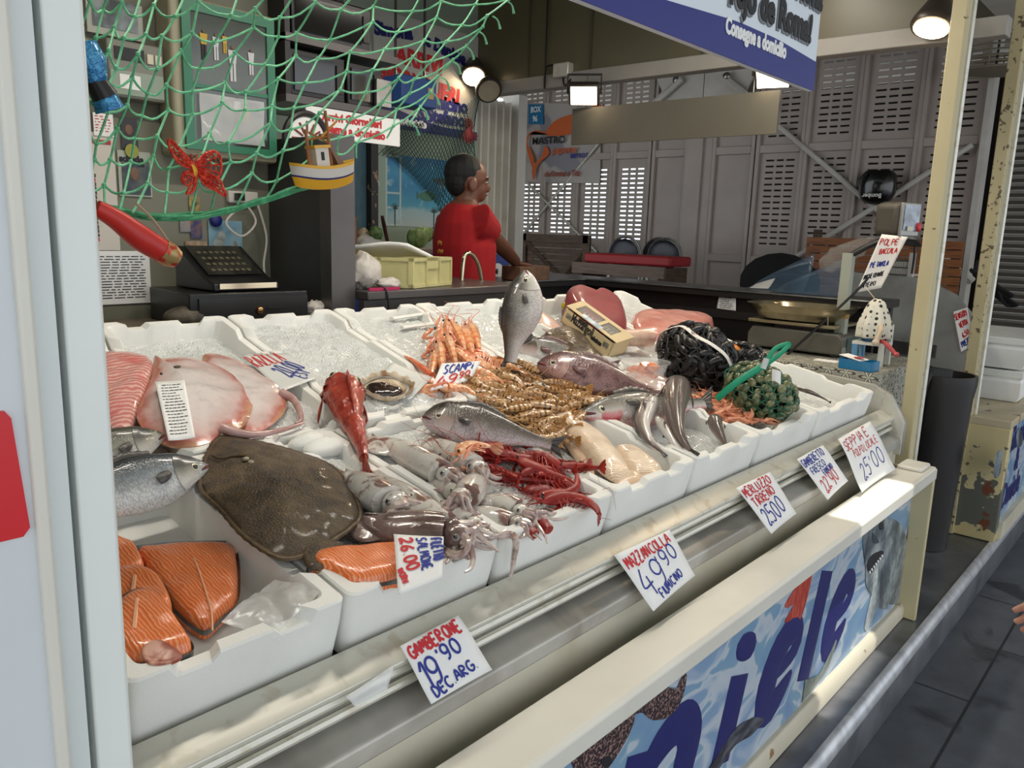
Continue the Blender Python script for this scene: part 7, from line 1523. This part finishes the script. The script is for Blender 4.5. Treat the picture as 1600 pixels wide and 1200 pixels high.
m.build('trousers',mat('dark_trousers',(34,36,44),.8),e,mod=[('REMESH',dict(mode='VOXEL',voxel_size=.009,use_smooth_shade=True))])
for s in (1,-1): MB().tube([bp(-.06,s*.1,.205),bp(.05,s*.105,.205),bp(.16,s*.115,.195)],[.045,.05,.034],12,flat=.72).build('shoe',m_black,e)
m=MB(); m.ell(bp(-.016,0,1.756),(.096,.0795,.086),RB).ell(bp(-.05,0,1.715),(.056,.066,.072),RB); m.build('hair',mat('black_hair',(9,8,8),.7,bump=.3,bs=200),e,mod=[('REMESH',dict(mode='VOXEL',voxel_size=.005,use_smooth_shade=True))])
for s in (1,-1):
    MB().ell(bp(.083,s*.032,1.712),(.010,.012,.007),RB).build('eye',mat('eye_white',(150,144,136),.4),e); MB().ell(bp(.0915,s*.033,1.712),(.004,.005,.005),RB).build('iris',m_ink,e)
    MB().tube([bp(.092,s*.018,1.731),bp(.094,s*.035,1.735),bp(.080,s*.052,1.730)],.004,6).build('eyebrow',mat('black_hair',(24,20,18)),e)
MB().tube([bp(.098,-.018,1.656),bp(.103,0,1.656),bp(.098,.018,1.656)],.003,6).build('lips',mat('lip',(120,66,58),.5),e)
for z,n_c in ((1.40,3),(1.36,4)):
    mb=MB()
    for k in range(n_c):
        p=bp(-.151,-.03-.018*k,z+.03+.004*(k%2)); mb.tube([p+np.array([0,0,.008]),p-l_*.006,p-np.array([0,0,.008])],.0028,5)
    mb.build('gold_print',mat('gold_print',(190,140,50),.5),e)
tag(MB().bx(hand[0]-.02,hand[0]+.22,2.69,2.82,1.243,hand[2]-.022).build('chopping_block',mat('chopping_wood',(130,96,72),.6,c2=(104,76,58),vs=14),mod=bev(.004)),'small wooden block under the hand of the man','block')
# passer-by: hand at the right edge
c0=ay((1600,925),.22)+MC[0]*0+np.array([.6634714,-.74753986,.03146])*.046; e=empty('person',c0-np.array([0,0,.75]),'passer-by whose ringed hand shows at the right edge','person')
u_=np.array([.25,-.55,.80]); u_=nv(u_); s_=nv(np.cross(u_,(1,.3,0))); g=nv(np.cross(s_,u_)); b=MB()
pc=c0+MC[0]*0+np.array([.02,-.03,.0]); b.ell(pc,(.018,.042,.05),np.array([g,s_,u_]).T).tube([pc+u_*.04,pc+u_*.14,pc+u_*.34],[.026,.032,.044],12)
for k,o_ in enumerate((-.032,-.011,.010,.030)):
    a=pc-u_*.04+s_*o_; L=(.07,.08,.075,.058)[k]; b.tube([a,a-u_*L*.5-g*.012,a-u_*L+g*.010],[.0095,.009,.0072],8)
b.tube([pc+s_*-.035-u_*.0,pc-s_*.06-u_*.03,pc-s_*.062-u_*.06],[.013,.011,.008],8)
b.build('hand',mat('pale_skin',(206,150,124),.5,c2=(190,130,104),vs=20,sss=.05),e,mod=[('REMESH',dict(mode='VOXEL',voxel_size=.003,use_smooth_shade=True)),('SMOOTH',dict(factor=.5,iterations=2))])
q=pc-u_*.055+s_*.010-g*.004; MB().tube([q+.0115*(s_*math.cos(a)+g*math.sin(a)) for a in [2*math.pi*k/20 for k in range(21)]],.002,6).build('ring',mat('silver_ring',(220,218,212),.15,1),e)
# ================================================================== GREEN NET IN FRONT AND THINGS HANGING IN IT
YN=1.25
Tp=[(150,-25),(215,-25),(300,-25),(420,-25),(540,-25),(680,-25),(815,-22)]; Bp=[(60,318),(130,326),(190,332),(290,336),(400,314),(520,272),(640,192)]
def npx(s,t):
    f=s*(len(Tp)-1); i=min(int(f),len(Tp)-2); g_=f-i; a=np.array(Tp[i])*(1-g_)+np.array(Tp[i+1])*g_; c=np.array(Bp[i])*(1-g_)+np.array(Bp[i+1])*g_
    return a+(c-a)*t+np.array([-10*math.sin(math.pi*t),0])
R=random.Random(4); NS,NTT=16,9; node={}
for i in range(NS+1):
    for j in range(NTT+1):
        p=npx(min(1,max(0,i/NS+.014*R.uniform(-1,1))),(j+.20*R.uniform(-1,1)+(.18 if i%2 else -.18) if 0<j<NTT else j)/NTT)
        node[i,j]=ay(p,YN+.035*math.sin(i*.55+j*.8)+.015*R.uniform(-1,1))
mb=MB(); r0=.0019
def strand(a,b,sag): 
    m_=(a+b)/2+np.array([0,sag*.5,-abs(sag)]); mb.tube(cat_rom([a,m_,b],6),r0,5)
for i in range(NS+1):
    for j in range(NTT):
        a=node[i,j]
        strand(a,node[i,j+1],R.uniform(.001,.004))
        if i<NS and j>0: strand(a,node[i+1,j],R.uniform(.003,.010))
        if 0<j: mb.ell(a,(.0038,.0038,.0038),n=7,m=5)
for i in range(NS+1):
    if R.random()<.6: a=node[i,0]
for t0 in [k/9 for k in range(10)]:   # frayed loose ends on the right-hand side
    p=npx(1,t0); a=ay(p,YN); mb.tube(cat_rom([a,a+np.array([.012,-.004,-.006]),a+np.array([.016+.006*R.random(),-.004,-.022])],6),[r0,r0*.9,r0*1.6],5)
tag(mb.build('fishing_net',mat('green_net_twine',(132,210,162),.65,c2=(100,184,138),vs=60)),'coarse bright green fishing net hanging in front of the left wall','net')
mb=MB()
for k in range(9):
    ph=R.uniform(0,6); P=[ay((x,y+R.uniform(-5,5)),YN-.01+.016*math.sin(ph+q)) for q,(x,y) in enumerate([(148,322),(190,330),(240,338),(300,338),(350,330),(400,316),(450,300),(500,284),(548,264)])]; mb.tube(cat_rom(P,36),.0026,5)
tag(mb.build('net_hem',mat('green_net_hem',(58,140,94),.65,c2=(90,180,130),vs=50)),'bundled lower edge of the bright green net','net')
# boat model
c=ay((506,272),YN-.05); e=empty('boat_model',c-np.array([0,0,.03]),'yellow and white wooden boat model hanging in the green net','boat model'); bl_=.066; bd=nv((.92,-.02,.12)); bs=nv(np.cross((0,0,1),bd)); bu=np.cross(bd,bs)
def hull(z0,z1,k0,k1,nm,m):
    rings=[]
    for q in range(17):
        u=-1+2*q/16; w0=.026*(1-abs(u)**2.6)**.6+.0005; sh_=.010*u*u; rings.append([c+bd*bl_*u*(.86+.14*k)+bs*w0*k*sg+bu*(z+sh_) for z,k,sg in ((z0,k0,-1),(z1,k1,-1),(z1,k1,1),(z0,k0,1))])
    return MB().loft(rings).build(nm,m,e,angle=50)
m_by=mat('boat_yellow',(222,166,36),.35); m_bw=mat('boat_white',(206,200,190),.4); m_wd=mat('boat_wood',(150,96,52),.5)
hull(-.026,-.010,.35,.78,'lower_hull',m_by); hull(-.010,-.007,.79,.84,'dark_stripe',m_navy); hull(-.007,.008,.84,.98,'upper_hull',m_bw); hull(.008,.013,1.0,1.02,'gunwale',m_by)
MB().box(c+bd*-.006+bu*.028,(.026,.024,.032),np.array([bd,bs,bu]).T).build('cabin',m_bw,e); MB().box(c+bd*-.006+bu*.046,(.032,.030,.005),np.array([bd,bs,bu]).T).build('cabin_roof',m_by,e); MB().box(c+bd*-.006+bu*.03-bs*.0125,(.006,.001,.014),np.array([bd,bs,bu]).T).build('cabin_window',m_ink,e)
for q,h_ in ((-.026,.075),(.018,.105)): MB().tube([c+bd*q+bu*.01,c+bd*q+bu*h_],[.0035,.0028],7).build('mast',m_wd,e)
MB().tube([c+bd*.004+bu*.062,c+bd*.040+bu*.088],.002,6).build('boom',mat('boom_yellow',(206,140,50),.5),e)
MB().tube([c+bd*-.026+bu*.058,c+bd*.03+bu*.064],.0018,5).tube([c+bd*-.02+bu*.07,c+bd*.02+bu*.05],.0018,5).build('spar',m_wd,e)
MB().loft([[c+bd*.026+bu*.012+bs*-.012,c+bd*.042+bu*.012+bs*-.01,c+bd*.03+bu*.012+bs*.012],[c+bd*.014+bu*.05-bs*.002,c+bd*.016+bu*.05,c+bd*.014+bu*.05+bs*.002]]).build('furled_net',mat('boat_net_brown',(120,96,82),.8),e)
# red butterfly
c=ay((306,262),YN-.06); e=empty('butterfly',c-np.array([0,0,.06]),'red glittering wire butterfly hung on the green net','butterfly'); m_bf=mat('glitter_red',(206,34,26),.2,.3,c2=(236,90,60),vs=120,bump=.6,bs=300)
def pxn(p): return ay(p,YN-.06)
W1=[(303,262),(285,258),(272,245),(264,226),(266,218),(280,232),(295,248)]; W2=[(306,260),(318,242),(334,236),(344,246),(345,268),(338,278),(318,272)]; W3=[(304,268),(288,270),(285,284),(296,292),(292,303),(302,298),(306,284)]; W4=[(308,268),(322,276),(342,280),(348,292),(352,306),(338,298),(320,288)]
for nm,Wp in zip(('upper_wing','upper_wing','lower_wing','lower_wing'),(W1,W2,W3,W4)):
    q=cat_rom([pxn(p) for p in Wp],30,True); mb=MB(); mb.tube(q+[q[0]],.0022,5); ctr_=q[0]
    for k in range(3,28,3): mb.tube([ctr_,(ctr_+q[k])/2+np.array([0,-.003,0]),q[k]],.0013,4)
    for sc_ in (.8,.6,.4): mb.tube([ctr_+(p-ctr_)*sc_ for p in q]+[q[0]],.0011,4)
    mb.build(nm,m_bf,e)
MB().tube([pxn((300,256)),pxn((304,266)),pxn((305,276))],[.003,.005,.003],8).build('body',mat('butterfly_gold',(206,150,40),.3,.5),e)
for d in (-4,6): MB().tube([pxn((302,258)),pxn((303+d,240))],.0012,5).build('antenna',m_bf,e)
# red claw-like float with a Santa-like gold end
e=empty('red_float',pxn((215,365)),'red tapering float with a gilded end tied under the net','float'); P=[pxn((150,324)),pxn((185,345)),pxn((220,372)),pxn((256,394))]
MB().tube(cat_rom(P,20),[.011,.015,.019,.017],14).build('tapered_body',mat('float_red',(206,44,34),.4,c2=(190,36,30),vs=6),e); a,b=pxn((252,391)),pxn((276,405)); MB().tube([a,(a+b)/2,b],[.0185,.019,.014],12).build('gilded_cap',mat('gilt',(170,146,96),.35,.5,c2=(190,60,44),vs=90,lo=.5,hi=.6),e)
MB().tube([b+np.array([.004*math.cos(q),-.004,.006+.006*math.sin(q)]) for q in [2*math.pi*k/12 for k in range(13)]],.0012,5).build('hook',m_steel,e); MB().tube(cat_rom([pxn((212,318)),pxn((240,345)),pxn((272,392)),b],14),.0022,5).build('cord',mat('cord_tan',(160,140,116),.8),e)
# blue foil thing at the shutter
e=empty('blue_foil_bundle',pxn((150,125)),'blue foil bundle bound with black tape beside the left shutter','bundle'); MB().tube([pxn(p) for p in ((128,66),(138,98),(152,130))],[.018,.024,.014],12).build('upper_foil',mat('blue_foil',(70,150,196),.2,.3,c2=(40,110,170),vs=40,bump=.8,bs=60),e); MB().tube([pxn((148,124)),pxn((164,152))],[.014,.018],12).build('black_tape',m_black,e); MB().tube([pxn((162,150)),pxn((172,172))],[.016,.020],12).build('lower_foil',mat('blue_foil',(70,150,196)),e)
